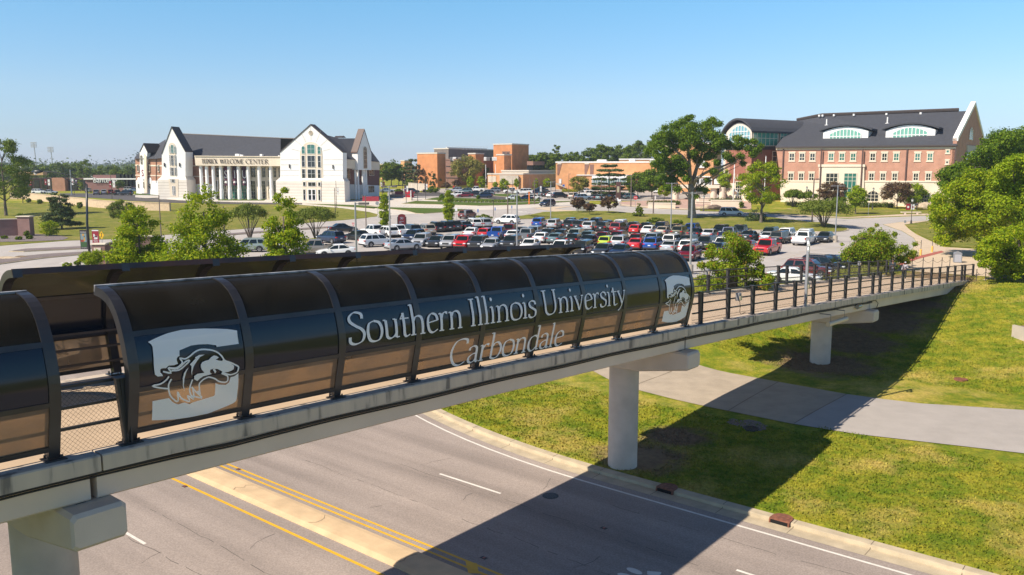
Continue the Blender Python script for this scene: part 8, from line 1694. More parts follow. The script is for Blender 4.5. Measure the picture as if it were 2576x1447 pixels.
# far woods
def woods(name, x0, x1, Y, top, n, size, leaf, seed, bot=None, dep=60):
    rng = np.random.default_rng(seed); cs = []; rs = []; px = x0
    while px < x1:
        y = Y + rng.uniform(0, dep); tp = top(px) + rng.uniform(-3, 4); q = at(px, tp, y); r = rng.uniform(0.5, 1.0)*size*6; cs.append((q.x, q.y, q.z - r*0.5)); rs.append(r)
        z = q.z - r*1.4
        while z > gz(q.x, q.y) - r*0.3: cs.append((q.x + rng.uniform(-r, r)*0.6, q.y, z)); rs.append(r); z -= r*1.1
        px += 0.9*r*FPX/Y
    o = obj(name, leaf_mesh(name, cs, rs, n, size, LV[leaf], flat=0.9, up=0.5, rng=rng), None); tag(o, kind='stuff'); return o
def ltop(px): return 408 + 6*math.sin(px*0.011) + 3*math.sin(px*0.05) + (0 if px < 400 else min(22, (px-400)*0.05))
hx = list(np.linspace(-1500, 4200, 120)); mbh = MB(); 
rings = []
for px in hx:
    t_ = (ltop(px) if px < 1000 else 424 - 3*math.sin(px*0.004)) + 3; q = at(px, t_, 1500); rings.append([(q.x, 1450, -1), (q.x, 1480, q.z*0.6), (q.x, 1500, q.z-2), (q.x, 1560, q.z), (q.x*1.5, 2300, q.z+2), (q.x*1.5, 2400, -1)])
mbh.loft(rings); tag(obj('hills', mbh, mat('wooded hill', (0.055, 0.085, 0.035), 0.95, var=0.3, scale=0.02, detail=8), smooth=True), kind='structure')
woods('distant_woods', -1500, 4200, 1430, lambda p: (ltop(p) if p < 1000 else 422 + 2*math.sin(p*0.01)) + 1, 26000, 2.4, 'farther', 21, dep=40)
woods('woodland', -200, 350, 620, lambda p: 424 + 5*math.sin(p*0.03), 12000, 1.1, 'far', 22)
woods('woodland', 930, 2900, 560, lambda p: 424 + 4*math.sin(p*0.02) - (0 if p < 2380 else (p-2380)*0.10), 26000, 1.0, 'far', 23)
gw = 'trees behind the shopping strip'
for i, (X, yt, w) in enumerate(((150, 470, 130), (235, 425, 130), (300, 418, 150), (390, 445, 120), (470, 470, 120), (560, 440, 140), (640, 435, 150), (720, 445, 150), (790, 412, 110), (850, 480, 140), (930, 470, 120), (1010, 460, 140), (1100, 470, 150), (1180, 465, 120), (760, 505, 130), (600, 500, 110), (480, 510, 110), (60, 440, 160), (-40, 430, 170))):
    tree(R1, X, yt, 0, w, 'broad', 'far' if i % 2 else 'mid', 'one of the round green trees in the belt behind the shopping strip at left', Y=372 + (i % 4)*12, group=gw, M=30, n=1800)
tree(R1, 1085, 600, 665, 95, 'broad', 'far', 'small round tree in front of the dark low building', Y=318)
tree(R1, 750, 600, 668, 45, 'sparse', 'bright', 'small thin street tree before the dark low building', Y=318)
tree(R1, 230, 640, 760, 120, 'broad', 'mid', 'round tree at the right foot of the leftmost tall tree', Y=215)
# grass tuft bed at the bridge head
e = empty('ornamental_grass', WZ(74, 8.6, zt(74)), 0, 'bed of long ornamental grass behind the railing at the bridge head', 'grass bed')
rng = np.random.default_rng(31); mb = MB()
for i in range(3200):
    t_, s_ = rng.uniform(70.5, 80), rng.uniform(7.4, 10.2); x, y = B2(t_, s_); z = gz(x, y); h = rng.uniform(0.45, 0.95); a = rng.uniform(0, 2*PI); l = rng.uniform(0.1, 0.4); w = 0.018
    ox, oy = -math.sin(a)*w, math.cos(a)*w; dx, dy = math.cos(a)*l, math.sin(a)*l
    mb.add([(x-ox, y-oy, z), (x+ox, y+oy, z), (x+dx*0.4+ox, y+dy*0.4+oy, z+h*0.75), (x+dx, y+dy, z+h*0.85), (x+dx*0.4-ox, y+dy*0.4-oy, z+h*0.75)], [(0,1,2,3,4)])
part('blades', mb, leaf_mat('long grass', [(0.16,0.20,0.04), (0.28,0.30,0.07), (0.36,0.32,0.12)], 0.2), e)
# short turf standing on the near banks and verges
def turf(n, seed):
    rng = np.random.default_rng(seed); t_ = rng.uniform(24.2, 82, n); s_ = rng.uniform(-34, 19, n)
    w = widen(s_); ok = (t_ > 24.15 + w) & ~((t_ > 34.9) & (t_ < 48.3) & (s_ > -2)) & ~((t_ > 36.6) & (t_ < 50 + np.maximum(0, -s_-8)*0.25) & (s_ <= -2)); dd = np.hypot(t_-26.2, s_-3.3); ok &= dd > 1.6; ok &= ~((s_ > 0.2) & (s_ < 6.6) & (t_ > 62)); ok &= ~((s_ > 5) & (t_ > 60))
    keep = rng.uniform(0, 1, n) < np.clip(1.4 - (t_-24)/60, 0.25, 1); ok &= keep; t_, s_ = t_[ok], s_[ok]; n = len(t_)
    x = BX + CB*t_ - SB*s_; y = BY + SB*t_ + CB*s_; z = ground(x, y)
    inp = (np.abs(x/np.maximum(y, 1)) < 0.75); x, y, z = x[inp], y[inp], z[inp]; n = len(x)
    a = rng.uniform(0, 2*PI, n); h = rng.uniform(0.035, 0.10, n); w = rng.uniform(0.02, 0.055, n); l = rng.uniform(-0.06, 0.06, (n, 2)); c, s = np.cos(a)*w, np.sin(a)*w
    v = np.stack([np.stack([x-c, y-s, z-0.01], -1), np.stack([x+c, y+s, z-0.01], -1), np.stack([x+c*0.6+l[:, 0], y+s*0.6+l[:, 1], z+h], -1), np.stack([x-c*0.6+l[:, 0], y-s*0.6+l[:, 1], z+h*0.8], -1)], 1).reshape(-1, 3)
    me = bpy.data.meshes.new('turf'); me.vertices.add(4*n); me.vertices.foreach_set('co', v.ravel()); me.loops.add(4*n); me.polygons.add(n); me.polygons.foreach_set('loop_start', np.arange(0, 4*n, 4)); me.loops.foreach_set('vertex_index', np.arange(4*n)); me.update(calc_edges=True)
    me.materials.append(GRASS); o = bpy.data.objects.new('turf', me); COL.objects.link(o); tag(o, kind='stuff')
turf(230000, 77)
# low green tufts along the mown strip
for i, X in enumerate(range(930, 2140, 52)):
    p = G(*R3(X, 926 + 14*math.sin((X-930)/1210*PI))); e = empty('low_shrub', p, 0, 'small dark mound shrub in the row along the mown strip', 'shrub', 'row of mound shrubs along the mown strip')
    if i == 0: ms = leaf_mesh('foliage', [(0, 0, 0.35)], [0.45], 160, 0.13, LV['mid'])
    obj('foliage', ms, None, e)
# ------------------------------------------------------------------ lamp posts, signs, small furniture
POLEM = mat('dark pole', (0.07, 0.06, 0.055), 0.5); POLEB = mat('brown pole', (0.16, 0.12, 0.10), 0.6); POLEG = mat('galvanised', (0.35, 0.36, 0.37), 0.45, metal=0.4)
SIGNW = mat('sign white', (0.75, 0.75, 0.75), 0.5); SIGNR = mat('sign red', (0.55, 0.01, 0.015), 0.5); MAROON = mat('sign maroon', (0.30, 0.02, 0.035), 0.5); SIGNY = mat('sign yellow', (0.85, 0.50, 0.01), 0.5); SIGNB = mat('sign blue', (0.03, 0.16, 0.5), 0.5)
def pole(R_, X, yt, yb, heads, label, Y=None, w=0.085, m=None, base=False, lantern=False, banners=None, group='lamp posts of the car parks', name='lamp_post', head_y=0, scale=1.0):
    px, pt = R_(X, yt)
    if Y is None: p = G(*R_(X, yb))
    else: q = at(px, 600, Y); p = Vector((q.x, q.y, gz(q.x, q.y)))
    H = at(px, pt, p.y).z - p.z; e = empty(name, p, 0, label, 'lamp post' if name == 'lamp_post' else name.replace('_', ' '), group)
    mb = MB(); mb.tube([(0,0,0.0), (0,0,H)], [w*1.15, w*0.85], 8); mb.box(-0.22, 0.22, -0.22, 0.22, 0, 0.08); obj('pole', mb, m or POLEB, e)
    if base: mb = MB(); mb.tube([(0,0,-0.2), (0,0,0.95)], 0.32, 16); obj('concrete_base', mb, CONC, e)
    for hx_ in heads:
        mb = MB(); s = 1 if hx_ > 0 else -1; mb.box(min(0, s*0.45), max(0, s*0.45), -0.04, 0.04, H-0.16, H-0.08); obj('arm', mb, m or POLEB, e)
        mb = MB(); mb.bevbox(min(s*0.35, hx_*scale), max(s*0.35, hx_*scale), -0.26, 0.26, H-0.22, H-0.0, 0.03); obj('lamp_head', mb, mat('lamp head', (0.13, 0.115, 0.11), 0.5), e)
    if lantern:
        mb = MB(); mb.tube([(0,0,H-0.62), (0,0,H-0.5), (0,0,H-0.12), (0,0,H)], [0.09, 0.20, 0.24, 0.03], 8); obj('lantern', mb, mat('lantern glass', (0.5, 0.52, 0.5), 0.3), e); mb = MB(); mb.tube([(0,0,H-0.14), (0,0,H+0.12)], [0.27, 0.02], 8); obj('lantern_cap', mb, POLEM, e)
        mb = MB(); mb.tube([(0,0,0), (0,0,0.5), (0,0,0.7)], [0.2, 0.16, 0.09], 8); obj('foot', mb, POLEM, e)
    if banners:
        for (xa, xb, ya, yb_, col) in banners:
            q0, q1 = at(*R_(xa, ya), p.y), at(*R_(xb, yb_), p.y); x0, x1 = sorted((q0.x-p.x, q1.x-p.x)); z1, z0 = q0.z-p.z, q1.z-p.z
            mb = MB(); mb.box(x0, x1, -0.02, 0.02, z0, z1); b = obj('banner', mb, {'m': MAROON, 'w': SIGNW, 'n': mat('banner navy', (0.06, 0.03, 0.07), 0.6)}[col], e)
            mb = MB(); mb.box(min(0, x0), max(0, x1), -0.015, 0.015, z1, z1+0.04); obj('banner_arm', mb, POLEM, e)
            mb = MB(); cx, cz, r = (x0+x1)/2, (z0+z1)/2, (x1-x0)*0.28; mb.quad(*[(cx+a*r, -0.024, cz+b_*r) for a, b_ in ((-1,-.6),(-.2,-1.1),(.6,-.9),(1,-.1),(.5,.7),(-.2,.9),(-.9,.5))]); obj('banner_mark', mb, SIGNW if col != 'w' else MAROON, b)
    return e
LOT = 'lamp posts of the car parks'
pole(R2, 2228, 868, 0, (1.35,), 'near single-head lamp post at the left of the car park, foot hidden by the canopy', Y=83, w=0.10, m=POLEG)
pole(R2, 2325, 800, 1112, (-0.6,), 'lamp post behind the near single-head one, beside the yield sign')
pole(R2, 2028, 728, 985, (), 'plain brown pole on the yellow lawn below the big white gable')
pole(R2, 2040, 655, 918, (), 'slim dark lamp post with curled banner before the big white gable', m=POLEM, w=0.06, banners=[(2044, 2062, 728, 795, 'w')])
pole(R2, 350, 798, 1215, (), 'plain pole between the two leftmost bright oaks')
pole(R2, 965, 905, 1285, (), 'plain pole behind the widest bright oak')
pole(R3, 335, 735, 0, (-0.95, 0.95), 'double-head lamp post beside the red direction sign', Y=103, m=POLEG, w=0.09, scale=1.0)
pole(R3, 1760, 735, 1090, (-0.8,), 'single-head lamp post on the verge behind the white SUV', w=0.12)
pole(R3, 1872, 785, 0, (-0.8,), 'tall grey lamp post standing among the cars, foot hidden by the canopy', Y=104, m=POLEG)
pole(R3, 2280, 685, 1155, (-1.0, 1.0), 'double-head lamp post at the left tip of the car park lawn', m=POLEG)
pole(R3, 2083, 668, 965, (0.7,), 'lamp post with pale foot at the mown strip, left of the moving navy SUV', w=0.12)
pole(R4, 1210, 715, 1080, (-0.9,), 'tall lamp post on the plaza left of the stop sign', w=0.12)
pole(R4, 1467, 945, 1157, (), 'lamp pole before the stone planter left of the oak', w=0.13)
pole(R4, 1665, 805, 0, (-0.95, 0.95), 'double-head lamp post left of the oak trunk', Y=134, m=POLEG)
pole(R4, 1900, 910, 0, (-1.0, 1.0), 'big double-head lamp post standing in front of the oak trunk', Y=82, m=POLEG, w=0.10, base=True)
pole(R5, 890, 665, 1015, (0.9,), 'single-head lamp post at the road before the limestone portal', w=0.13)
pole(R5, 1073, 717, 1172, (-0.9, 0.9), 'double-head lamp post on a concrete base near the right end of the car rows', m=POLEG, base=True)
g2 = 'slim campus lamp posts'
for X, yt, yb, lab in ((1010, 590, 790, 'tall pole left of the sycamore'), (1036, 640, 782, 'shorter pole just left of the sycamore'), (1136, 650, 800, 'thin pole in front of the sycamore'), (1570, 590, 800, 'pole before the concrete hall windows'), (2030, 572, 820, 'pole before the brown wall of the low hall'), (2337, 610, 806, 'pole at the stair of the wide brick hall'),
        (2500, 590, 832, 'lamp pole on the wide brick wall'), (668, 662, 920, 'slim dark post on the white paving right of the sculpture'), (930, 715, 880, 'slim dark post with lantern at the campus road'), (1820, 668, 868, 'dark post among the campus cars'), (510, 640, 800, 'thin pole behind the red sculpture'), (485, 560, 820, 'tall thin pole left of the red sculpture')):
    pole(R3, X, yt, yb, (0.5,) if X in (1010, 2500) else (), lab, w=0.07, m=POLEM if X != 2030 else POLEB, group=g2)
pole(R3, 765, 662, 903, (), 'dark post with navy and white banners on the white paving', w=0.07, m=POLEM, group=g2, banners=[(752, 764, 715, 783, 'n'), (768, 788, 715, 785, 'w')])
pole(R3, 530, 672, 947, (), 'dark post with curling white banners in front of the red sculpture', w=0.07, m=POLEM, group=g2, banners=[(505, 528, 740, 800, 'n'), (533, 553, 738, 812, 'w')])
pole(R3, 2147, 678, 932, (), 'dark post with curling banners beside the campus cars', w=0.07, m=POLEM, group=g2, banners=[(2150, 2170, 742, 808, 'w')])
pole(R3, 243, 640, 860, (), 'dark post with white and maroon banners right of the white hall', w=0.07, m=POLEM, group=g2, banners=[(218, 240, 690, 752, 'w'), (247, 270, 692, 735, 'm')])
pole(R4, 870, 757, 1000, (), 'brown pole by the layered pine', w=0.09, group=g2)
for R_, X, yt, yb, lab in ((R5, 1370, 740, 910, 'black lantern post before the right arched window'), (R5, 1678, 825, 1023, 'black lantern post with two banners by the stone bench'), (R5, 893, 790, 900, 'black lantern post before the purple tree'), (R5, 842, 730, 892, 'black lantern post before the left arched window'), (R4, 2042, 955, 1132, 'black lantern post at the foot of the stone steps')):
    pole(R_, X, yt, yb, (), lab, w=0.06, m=POLEM, lantern=True, group='black lantern posts', banners=[(1640, 1670, 865, 915, 'm'), (1680, 1704, 870, 912, 'w')] if X == 1678 else None)
for X, yt, yb, ba in ((255, 560, 735, [(232, 254, 600, 648, 'w'), (258, 282, 600, 648, 'm')]), (420, 555, 735, [(396, 418, 597, 645, 'm'), (424, 446, 597, 650, 'w')]), (663, 545, 738, [(636, 660, 590, 645, 'w'), (667, 688, 585, 630, 'n')]), (998, 552, 772, [(972, 995, 612, 668, 'm'), (1002, 1026, 606, 668, 'w')])):
    pole(R1, X, yt, yb, (), 'dark post with paired banners on the left bank, %s' % {255: 'leftmost of the four', 420: 'second from left', 663: 'third from left', 998: 'rightmost of the four'}[X], w=0.07, m=POLEM, banners=ba, group='banner posts on the left bank')
pole(R1, 817, 555, 690, (0.5,), 'pale lamp pole before the dark low building', w=0.08, m=POLEG, group=g2); pole(R1, 457, 575, 732, (0.4,), 'thin red brown pole before the tan awning', w=0.06, group=g2); pole(R1, 640, 510, 735, (), 'white capped pole before the entry bay of the strip', w=0.2, m=POLEG, group=g2)
# the big street lamp with banners at left
p = at(223, 600, 92); p = Vector((p.x, p.y, gz(p.x, p.y))); e = empty('street_lamp', p, 0, 'tall black curved-arm street lamp carrying two banners at left', 'street lamp')
pt = lambda X, Y: at(*R1(X, Y), p.y) - p
H = pt(772, 640).z; mb = MB(); mb.tube([(0,0,0), (-0.05,0,H*0.5), (pt(772,640).x,0,H)], [0.15, 0.13, 0.10], 12); obj('pole', mb, mat('black pole', (0.025, 0.03, 0.035), 0.35), e, smooth=True)
for pts, r in (([(772,640),(700,597),(600,555),(490,532),(380,525)], 0.05), ([(780,718),(700,660),(600,600),(490,540)], 0.04)):
    mb = MB(); mb.tube([pt(*q) for q in pts], r, 8); obj('arm', mb, MATS['black pole'], e)
a, b = pt(380, 525), pt(285, 532); mb = MB(); mb.tube([a, a.lerp(b, 0.25), a.lerp(b, 0.6), b], [0.09, 0.17, 0.22, 0.12], 12); hd_ = obj('lamp_head', mb, MATS['black pole'], e, smooth=True)
mb = MB(); c_ = a.lerp(b, 0.68); mb.tube([c_ - Vector((0,0,0.08)), c_ - Vector((0,0,0.3))], [0.2, 0.10], 12); obj('lens', mb, SIGNW, hd_)
def near_banner(x0, x1, y0, y1, kind):
    A, B_ = pt(x0, y0), pt(x1, y1); xa, xb, za, zb = A.x, B_.x, B_.z, A.z; w, h = xb-xa, zb-za
    mb = MB(); mb.box(xa, xb, -0.015, 0.015, za, zb); b = obj('banner', mb, MAROON if kind == 'm' else mat('dark banner', (0.04, 0.03, 0.03), 0.6), e); F = lambda u, v, o=-0.017: (xa+w*u, o, za+h*v)
    def pnl(name, poly, m, o): mb = MB(); mb.quad(*[F(u, v, o) for u, v in poly]); obj(name, mb, m, b)
    for v in (-0.01, 1.0): mb = MB(); mb.box(min(xa, 0), max(xb, 0), -0.02, 0.02, za+h*v-0.02, za+h*v+0.02); obj('banner_arm', mb, POLEM, e)
    if kind == 'm':
        pnl('white_band', [(0, .93), (1, .93), (1, 1), (0, 1)], SIGNW, -0.018); pnl('white_band', [(0, 0), (1, 0), (1, .10), (0, .10)], SIGNW, -0.018)
        for poly in ([(.2,.62),(.75,.62),(.75,.68),(.38,.70),(.38,.77),(.2,.78)], [(.25,.5),(.78,.5),(.78,.62),(.62,.62),(.62,.56),(.25,.55)], [(.3,.57),(.7,.60),(.82,.66),(.55,.70),(.35,.66)]): pnl('crest', poly, SIGNW, -0.020)
        for i, (t, v, ww) in enumerate((('Southern', .44, .72), ('Illinois', .375, .55), ('University', .31, .8), ('CARBONDALE', .25, .78))):
            mb = MB(); put_text(mb, t, h*0.075, lambda x, y: F(0.5 + x/w, v + y/h, -0.020 - 0.0005*i), w=w*ww); obj('banner_text', mb, SIGNW, b)
    else:
        for poly, c in (([(.08,.1),(.92,.1),(.92,.82),(.08,.82)], (0.20,0.28,0.30)), ([(.08,.1),(.92,.1),(.92,.36),(.08,.40)], (0.04,0.10,0.03)), ([(.08,.38),(.5,.36),(.6,.48),(.08,.5)], (0.30,0.05,0.03)), ([(.35,.68),(.6,.70),(.62,.80),(.35,.80)], (0.55,0.28,0.05)), ([(.5,.42),(.72,.42),(.70,.62),(.56,.62)], (0.35,0.30,0.26)), ([(.55,.62),(.68,.62),(.68,.70),(.55,.70)], (0.12,0.07,0.05))):
            pnl('printed_picture', poly, mat('print %d' % int(c[0]*100+c[1]*1000), c, 0.6), -0.018 - 0.001*len(b.children))
        mb = MB(); put_text(mb, 'IMAGINE', h*0.085, lambda x, y: F(0.5 + x/w, .89 + y/h, -0.03), w=w*0.8); obj('banner_text', mb, SIGNW, b)
        mb = MB(); put_text(mb, 'CARBONDALE', h*0.05, lambda x, y: F(0.5 + x/w, .055 + y/h, -0.03), w=w*0.8); obj('banner_text', mb, SIGNW, b)
near_banner(708, 782, 1048, 1215, 'p'); near_banner(817, 888, 1045, 1213, 'm')
# flags
def flagpole(R_, X, yt, yb, label, flag=None, Y=None, w=0.09, lean=0):
    px, pt_ = R_(X, yt); p = G(*R_(X, yb)) if Y is None else Vector((*at(px, 600, Y).xy, gz(*at(px, 600, Y).xy))); H = at(px, pt_, p.y).z - p.z
    e = empty('flagpole', p, 0, label, 'flagpole', 'flagpoles'); mb = MB(); mb.tube([(0,0,0), (0,0,H)], [w*1.2, w*0.7], 8); obj('pole', mb, SIGNW, e, smooth=True); mb = MB(); mb.tube([(0,0,H), (0,0,H+0.12), (0,0,H+0.24)], [0.05, 0.11, 0.02], 8); obj('finial', mb, SIGNW, e)
    if flag:
        cols, pts = flag; mb = MB(); Q = [at(*R_(*q), p.y) - p for q in pts]; n = 8; rings = []
        for k in range(n+1):
            f = k/n; a = Q[0].lerp(Q[1], f); b = Q[3].lerp(Q[2], f); o = 0.18*math.sin(f*7); rings.append([(a.x, o, a.z), (b.x, o+0.1, b.z), (b.x, o+0.13, b.z), (a.x, o+0.03, a.z)])
        mb.loft(rings); fl = obj('flag', mb, cols[0], e, smooth=True, angle=60)
        c_ = (Q[0]+Q[1]+Q[2]+Q[3])/4; r = (Q[1]-Q[0]).length*0.2; mb = MB(); mb.disc((c_.x-r*0.4, -0.24, c_.z), r, (0, -1, 0.1), 12); obj('flag_badge', mb, cols[1], fl)
    return e
flagpole(R5, 262, 560, 897, 'white flagpole with white state flag before the glass entrance', flag=((SIGNW, mat('badge brown', (0.35, 0.22, 0.15), 0.6)), [(264, 736), (309, 778), (306, 808), (259, 790)]), w=0.13)
flagpole(R5, 508, 493, 880, 'bare white flagpole behind the open bright tree', w=0.12)
flagpole(R3, 1495, 487, 790, 'flagpole with a small striped flag right of the sycamore', flag=((mat('striped flag', (0.55, 0.3, 0.33), 0.6), mat('flag blue', (0.05, 0.07, 0.3), 0.6)), [(1494, 622), (1508, 632), (1506, 655), (1492, 650)]))
flagpole(R3, 1613, 483, 780, 'bare flagpole before the brown brick wing')
# signs on posts
def sign_post(R_, X, yt, ys, yb, w, kind, label, m, Y=None, txt=None, tm=None, name='road_sign', shape='rect', cat='sign', postm=None, posts=1):
    p = G(*R_(X, yb)) if Y is None else Vector((*at(*R_(X, 0), Y).xy, 0)); 
    if Y is not None: p = Vector((at(R_(X, 0)[0], 600, Y).x, Y, 0)); p.z = gz(p.x, p.y)
    zt_ = at(*R_(X, yt), p.y).z - p.z; zs = at(*R_(X, ys), p.y).z - p.z; W = w*(R_(1, 0)[0]-R_(0, 0)[0])*p.y/FPX/2; e = empty(name, p, 0, label, cat)
    mb = MB(); mb.tube([(0,0.03,0), (0,0.03,(zt_+zs)/2)], 0.035, 6); obj('post', mb, postm or POLEG, e); zc, R0 = (zt_+zs)/2, (zt_-zs)/2
    P = {'rect': [(-W, zs), (W, zs), (W, zt_), (-W, zt_)], 'oct': [(R0*1.04*math.cos(PI/8+PI*k/4), zc+R0*1.04*math.sin(PI/8+PI*k/4)) for k in range(8)], 'dia': [(0, zs), (W, zc), (0, zt_), (-W, zc)], 'tri': [(0, zs), (W, zt_), (-W, zt_)], 'round': [(R0*math.cos(2*PI*k/20), zc+R0*math.sin(2*PI*k/20)) for k in range(20)]}[shape]
    mb = MB(); mb.prism([(a, -0.02, b) for a, b in P], (0, 0.03, 0)); f = obj('sign_face', mb, m, e)
    if shape == 'tri':
        mb = MB(); mb.prism([(a*0.5, -0.026, zc+(b-zc)*0.5+R0*0.12) for a, b in P], (0, 0.004, 0)); obj('sign_centre', mb, SIGNW, f)
    if kind == 'merge':
        mb = MB(); mb.box(-0.03, 0.03, -0.026, -0.021, zc-R0*0.5, zc+R0*0.35); mb.prism([(-0.09, -0.026, zc+R0*0.3), (0.09, -0.026, zc+R0*0.3), (0, -0.026, zc+R0*0.62)], (0, 0.004, 0)); mb.prism([(-0.03,-0.026,zc-R0*0.1),(-0.14,-0.026,zc-R0*0.35),(-0.10,-0.026,zc-R0*0.4),(-0.03,-0.026,zc-R0*0.22)], (0,0.004,0)); obj('sign_arrow', mb, TRIM, f)
    if txt: mb = MB(); put_text(mb, txt, R0*0.9, lambda x, y: (x, -0.027, zc+y-0.0), w=R0*1.5, bold=0.01); obj('sign_text', mb, tm or SIGNW, f)
    return e
sign_post(R4, 1262, 953, 1000, 1103, 40, '', 'red octagonal stop sign at the plaza crossing', SIGNR, txt='STOP', shape='oct')
sign_post(R1, 912, 1056, 1130, 1196, 42, 'merge', 'yellow diamond merge sign at the street edge, left', SIGNY, shape='dia')
sign_post(RH, 1756, 262, 304, 372, 30, '', 'red and white yield sign behind the black sedan', SIGNR, shape='tri')
sign_post(R2, 2434, 858, 893, 990, 34, '', 'back of a round grey sign at the tip of the yellow lawn', POLEG, shape='round')
sign_post(R3, 1137, 1005, 1043, 1172, 28, '', 'small white and blue parking sign left of the brown SUV', SIGNW); sign_post(R3, 1243, 1035, 1095, 1150, 25, '', 'grey parking notice in front of the brown SUV', POLEG)
sign_post(R3, 1400, 1020, 1060, 1120, 14, '', 'narrow blue sign above the round shrub', SIGNB); sign_post(R3, 1607, 1000, 1036, 1118, 12, '', 'narrow blue sign right of the solar post', SIGNB); sign_post(R3, 1810, 978, 1012, 1103, 12, '', 'narrow blue sign right of the verge lamp post', SIGNB)
sign_post(R4, 1490, 955, 1000, 1010, 15, '', 'small white notice right of the dense green trees', SIGNW); sign_post(R5, 1336, 856, 876, 970, 8, '', 'thin sign post on the lawn before the portal', POLEG); sign_post(R4, 440, 825, 848, 905, 24, '', 'blue and white campus sign before the stair', SIGNB); sign_post(R5, 1630, 998, 1018, 1022, 18, '', 'small grey board sign by the curved sidewalk', POLEG)
for X, lab in ((1105, 'small red and white sign by the campus street'), (880, 'small white notice by the campus street')): sign_post(R3, X, 740 if X == 1105 else 768, 778 if X == 1105 else 790, 790 if X == 1105 else 815, 20, '', lab, SIGNR if X == 1105 else SIGNW)
# SIU direction sign
p = G(*R3(478, 1225)); e = empty('direction_sign', p, 0, 'tall red curved top campus direction sign with white lettering', 'sign'); w = 44*0.2075*p.y/FPX; zt_ = at(*R3(478, 1080), p.y).z - p.z; n = 10
mb = MB(); mb.prism([(-w, -0.15, 0.15), (w, -0.15, 0.15)] + [(w*math.cos(PI*k/n), -0.15, zt_-0.35+0.35*math.sin(PI*k/n)) for k in range(n+1)], (0, 0.3, 0)); b = obj('sign_body', mb, mat('sign red brick', (0.42, 0.035, 0.035), 0.5), e)
mb = MB(); mb.box(-w-0.16, -w, -0.12, 0.12, 0, zt_-0.5); mb.box(w, w+0.16, -0.12, 0.12, 0, zt_-0.5); obj('side_post', mb, POLEM, e)
mb = MB(); word(mb, 'SIU', -w*0.42, w*0.42, 0.42, lambda x, y, o: (x, -0.16-o, zt_-0.95+y), thick=0.16, thin=0.06); obj('sign_letters', mb, SIGNW, b)
for k in range(10):
    if k == 5: continue
    mb = MB(); mb.box(-w*0.75, -w*0.75 + w*(1.3 - 0.25*((k*7) % 4)), -0.156, -0.151, zt_-1.35-k*0.17, zt_-1.27-k*0.17); obj('text_line', mb, SIGNW, b)
mb = MB(); mb.box(-w*0.8, w*0.8, -0.156, -0.151, zt_-2.16, zt_-2.13); obj('text_line', mb, SIGNW, b)
# red block letter sculpture
p = G(*R3(560, 912)); e = empty('letter_sculpture', p, 0, 'big red block letter sculpture on a pale plinth before the white hall', 'sculpture'); sc_ = 0.2075*p.y/FPX
mb = MB(); mb.bevbox(-55*sc_, 40*sc_, -1.2, 1.2, -0.1, 0.30*2.6, 0.03); obj('plinth', mb, CREAM, e)
def blk(name, pts, y0, y1, m=None): mb = MB(); mb.prism([(a*sc_, y0, (912-b)*sc_) for a, b in pts], (0, y1-y0, 0)); obj(name, mb, m or mat('sculpture red', (0.45, 0.015, 0.03), 0.4), e)
blk('letter', [(-35,886),(22,886),(22,850),(-2,850),(-2,838),(22,838),(22,800),(-35,800),(-35,842),(-12,842),(-12,850),(-35,850)], -0.9, -0.1)
blk('letter', [(26,882),(36,882),(36,795),(26,795)], -0.9, 0.2, SIGNW); blk('letter', [(38,882),(46,882),(46,793),(38,793)], -0.7, 0.4)
blk('letter', [(48,880),(62,872),(62,850),(58,850),(58,830),(72,826),(72,812),(48,812)], -0.3, 0.8)
# low signs, benches, bins, boulders, bollards
def simple(name, cat, label, R_, X, yb, boxes, group=None, rz=0):
    p = G(*R_(X, yb)); e = empty(name, p, rz, label, cat, group)
    for nm, b, m in boxes: mb = MB(); mb.bevbox(*b, min(0.03, abs(b[1]-b[0])*0.2)); obj(nm, mb, m, e)
    return e
simple('low_sign', 'sign', 'low maroon name sign at the corner of the white hall', R3, 100, 930, [('panel', (-2.2, 2.2, -0.1, 0.1, 0.1, 1.35), MAROON), ('base', (-2.3, 2.3, -0.2, 0.2, -0.1, 0.12), CONC)])
e = simple('low_sign', 'sign', 'second low red sign with round top beside the bench', R3, 443, 868, [('panel', (-1.2, 1.2, -0.1, 0.1, 0.3, 1.5), MAROON), ('base', (-1.3, 1.3, -0.2, 0.2, -0.1, 0.3), CREAM)])
for X, yb, lab in ((400, 890, 'brown timber bench left of the red sculpture'), (205, 912, 'brown timber bench at the corner of the white hall')):
    simple('bench', 'bench', lab, R3, X, yb, [('seat', (-2.0, 2.0, -0.3, 0.3, 0.42, 0.5), POLEB), ('backrest', (-2.0, 2.0, 0.28, 0.36, 0.5, 1.1), POLEB), ('leg', (-1.9, -1.75, -0.3, 0.3, 0, 0.42), POLEB), ('leg', (1.75, 1.9, -0.3, 0.3, 0, 0.42), POLEB)], 'brown benches')
simple('stone_bench', 'bench', 'pale stone bench below the bannered lantern post', R5, 1675, 950, [('seat', (-2.1, 2.1, -0.35, 0.35, 0.38, 0.55), LIME), ('leg', (-1.5, -1.1, -0.3, 0.3, 0, 0.38), LIME), ('leg', (1.1, 1.5, -0.3, 0.3, 0, 0.38), LIME)])
simple('utility_box', 'box', 'grey utility box under the small purple trees', R4, 655, 1132, [('cabinet', (-1.5, 1.5, -0.6, 0.6, 0, 2.1), mat('box grey', (0.4, 0.4, 0.38), 0.6)), ('lid', (-1.6, 1.6, -0.7, 0.7, 2.1, 2.2), mat('box grey', (0, 0, 0)))])
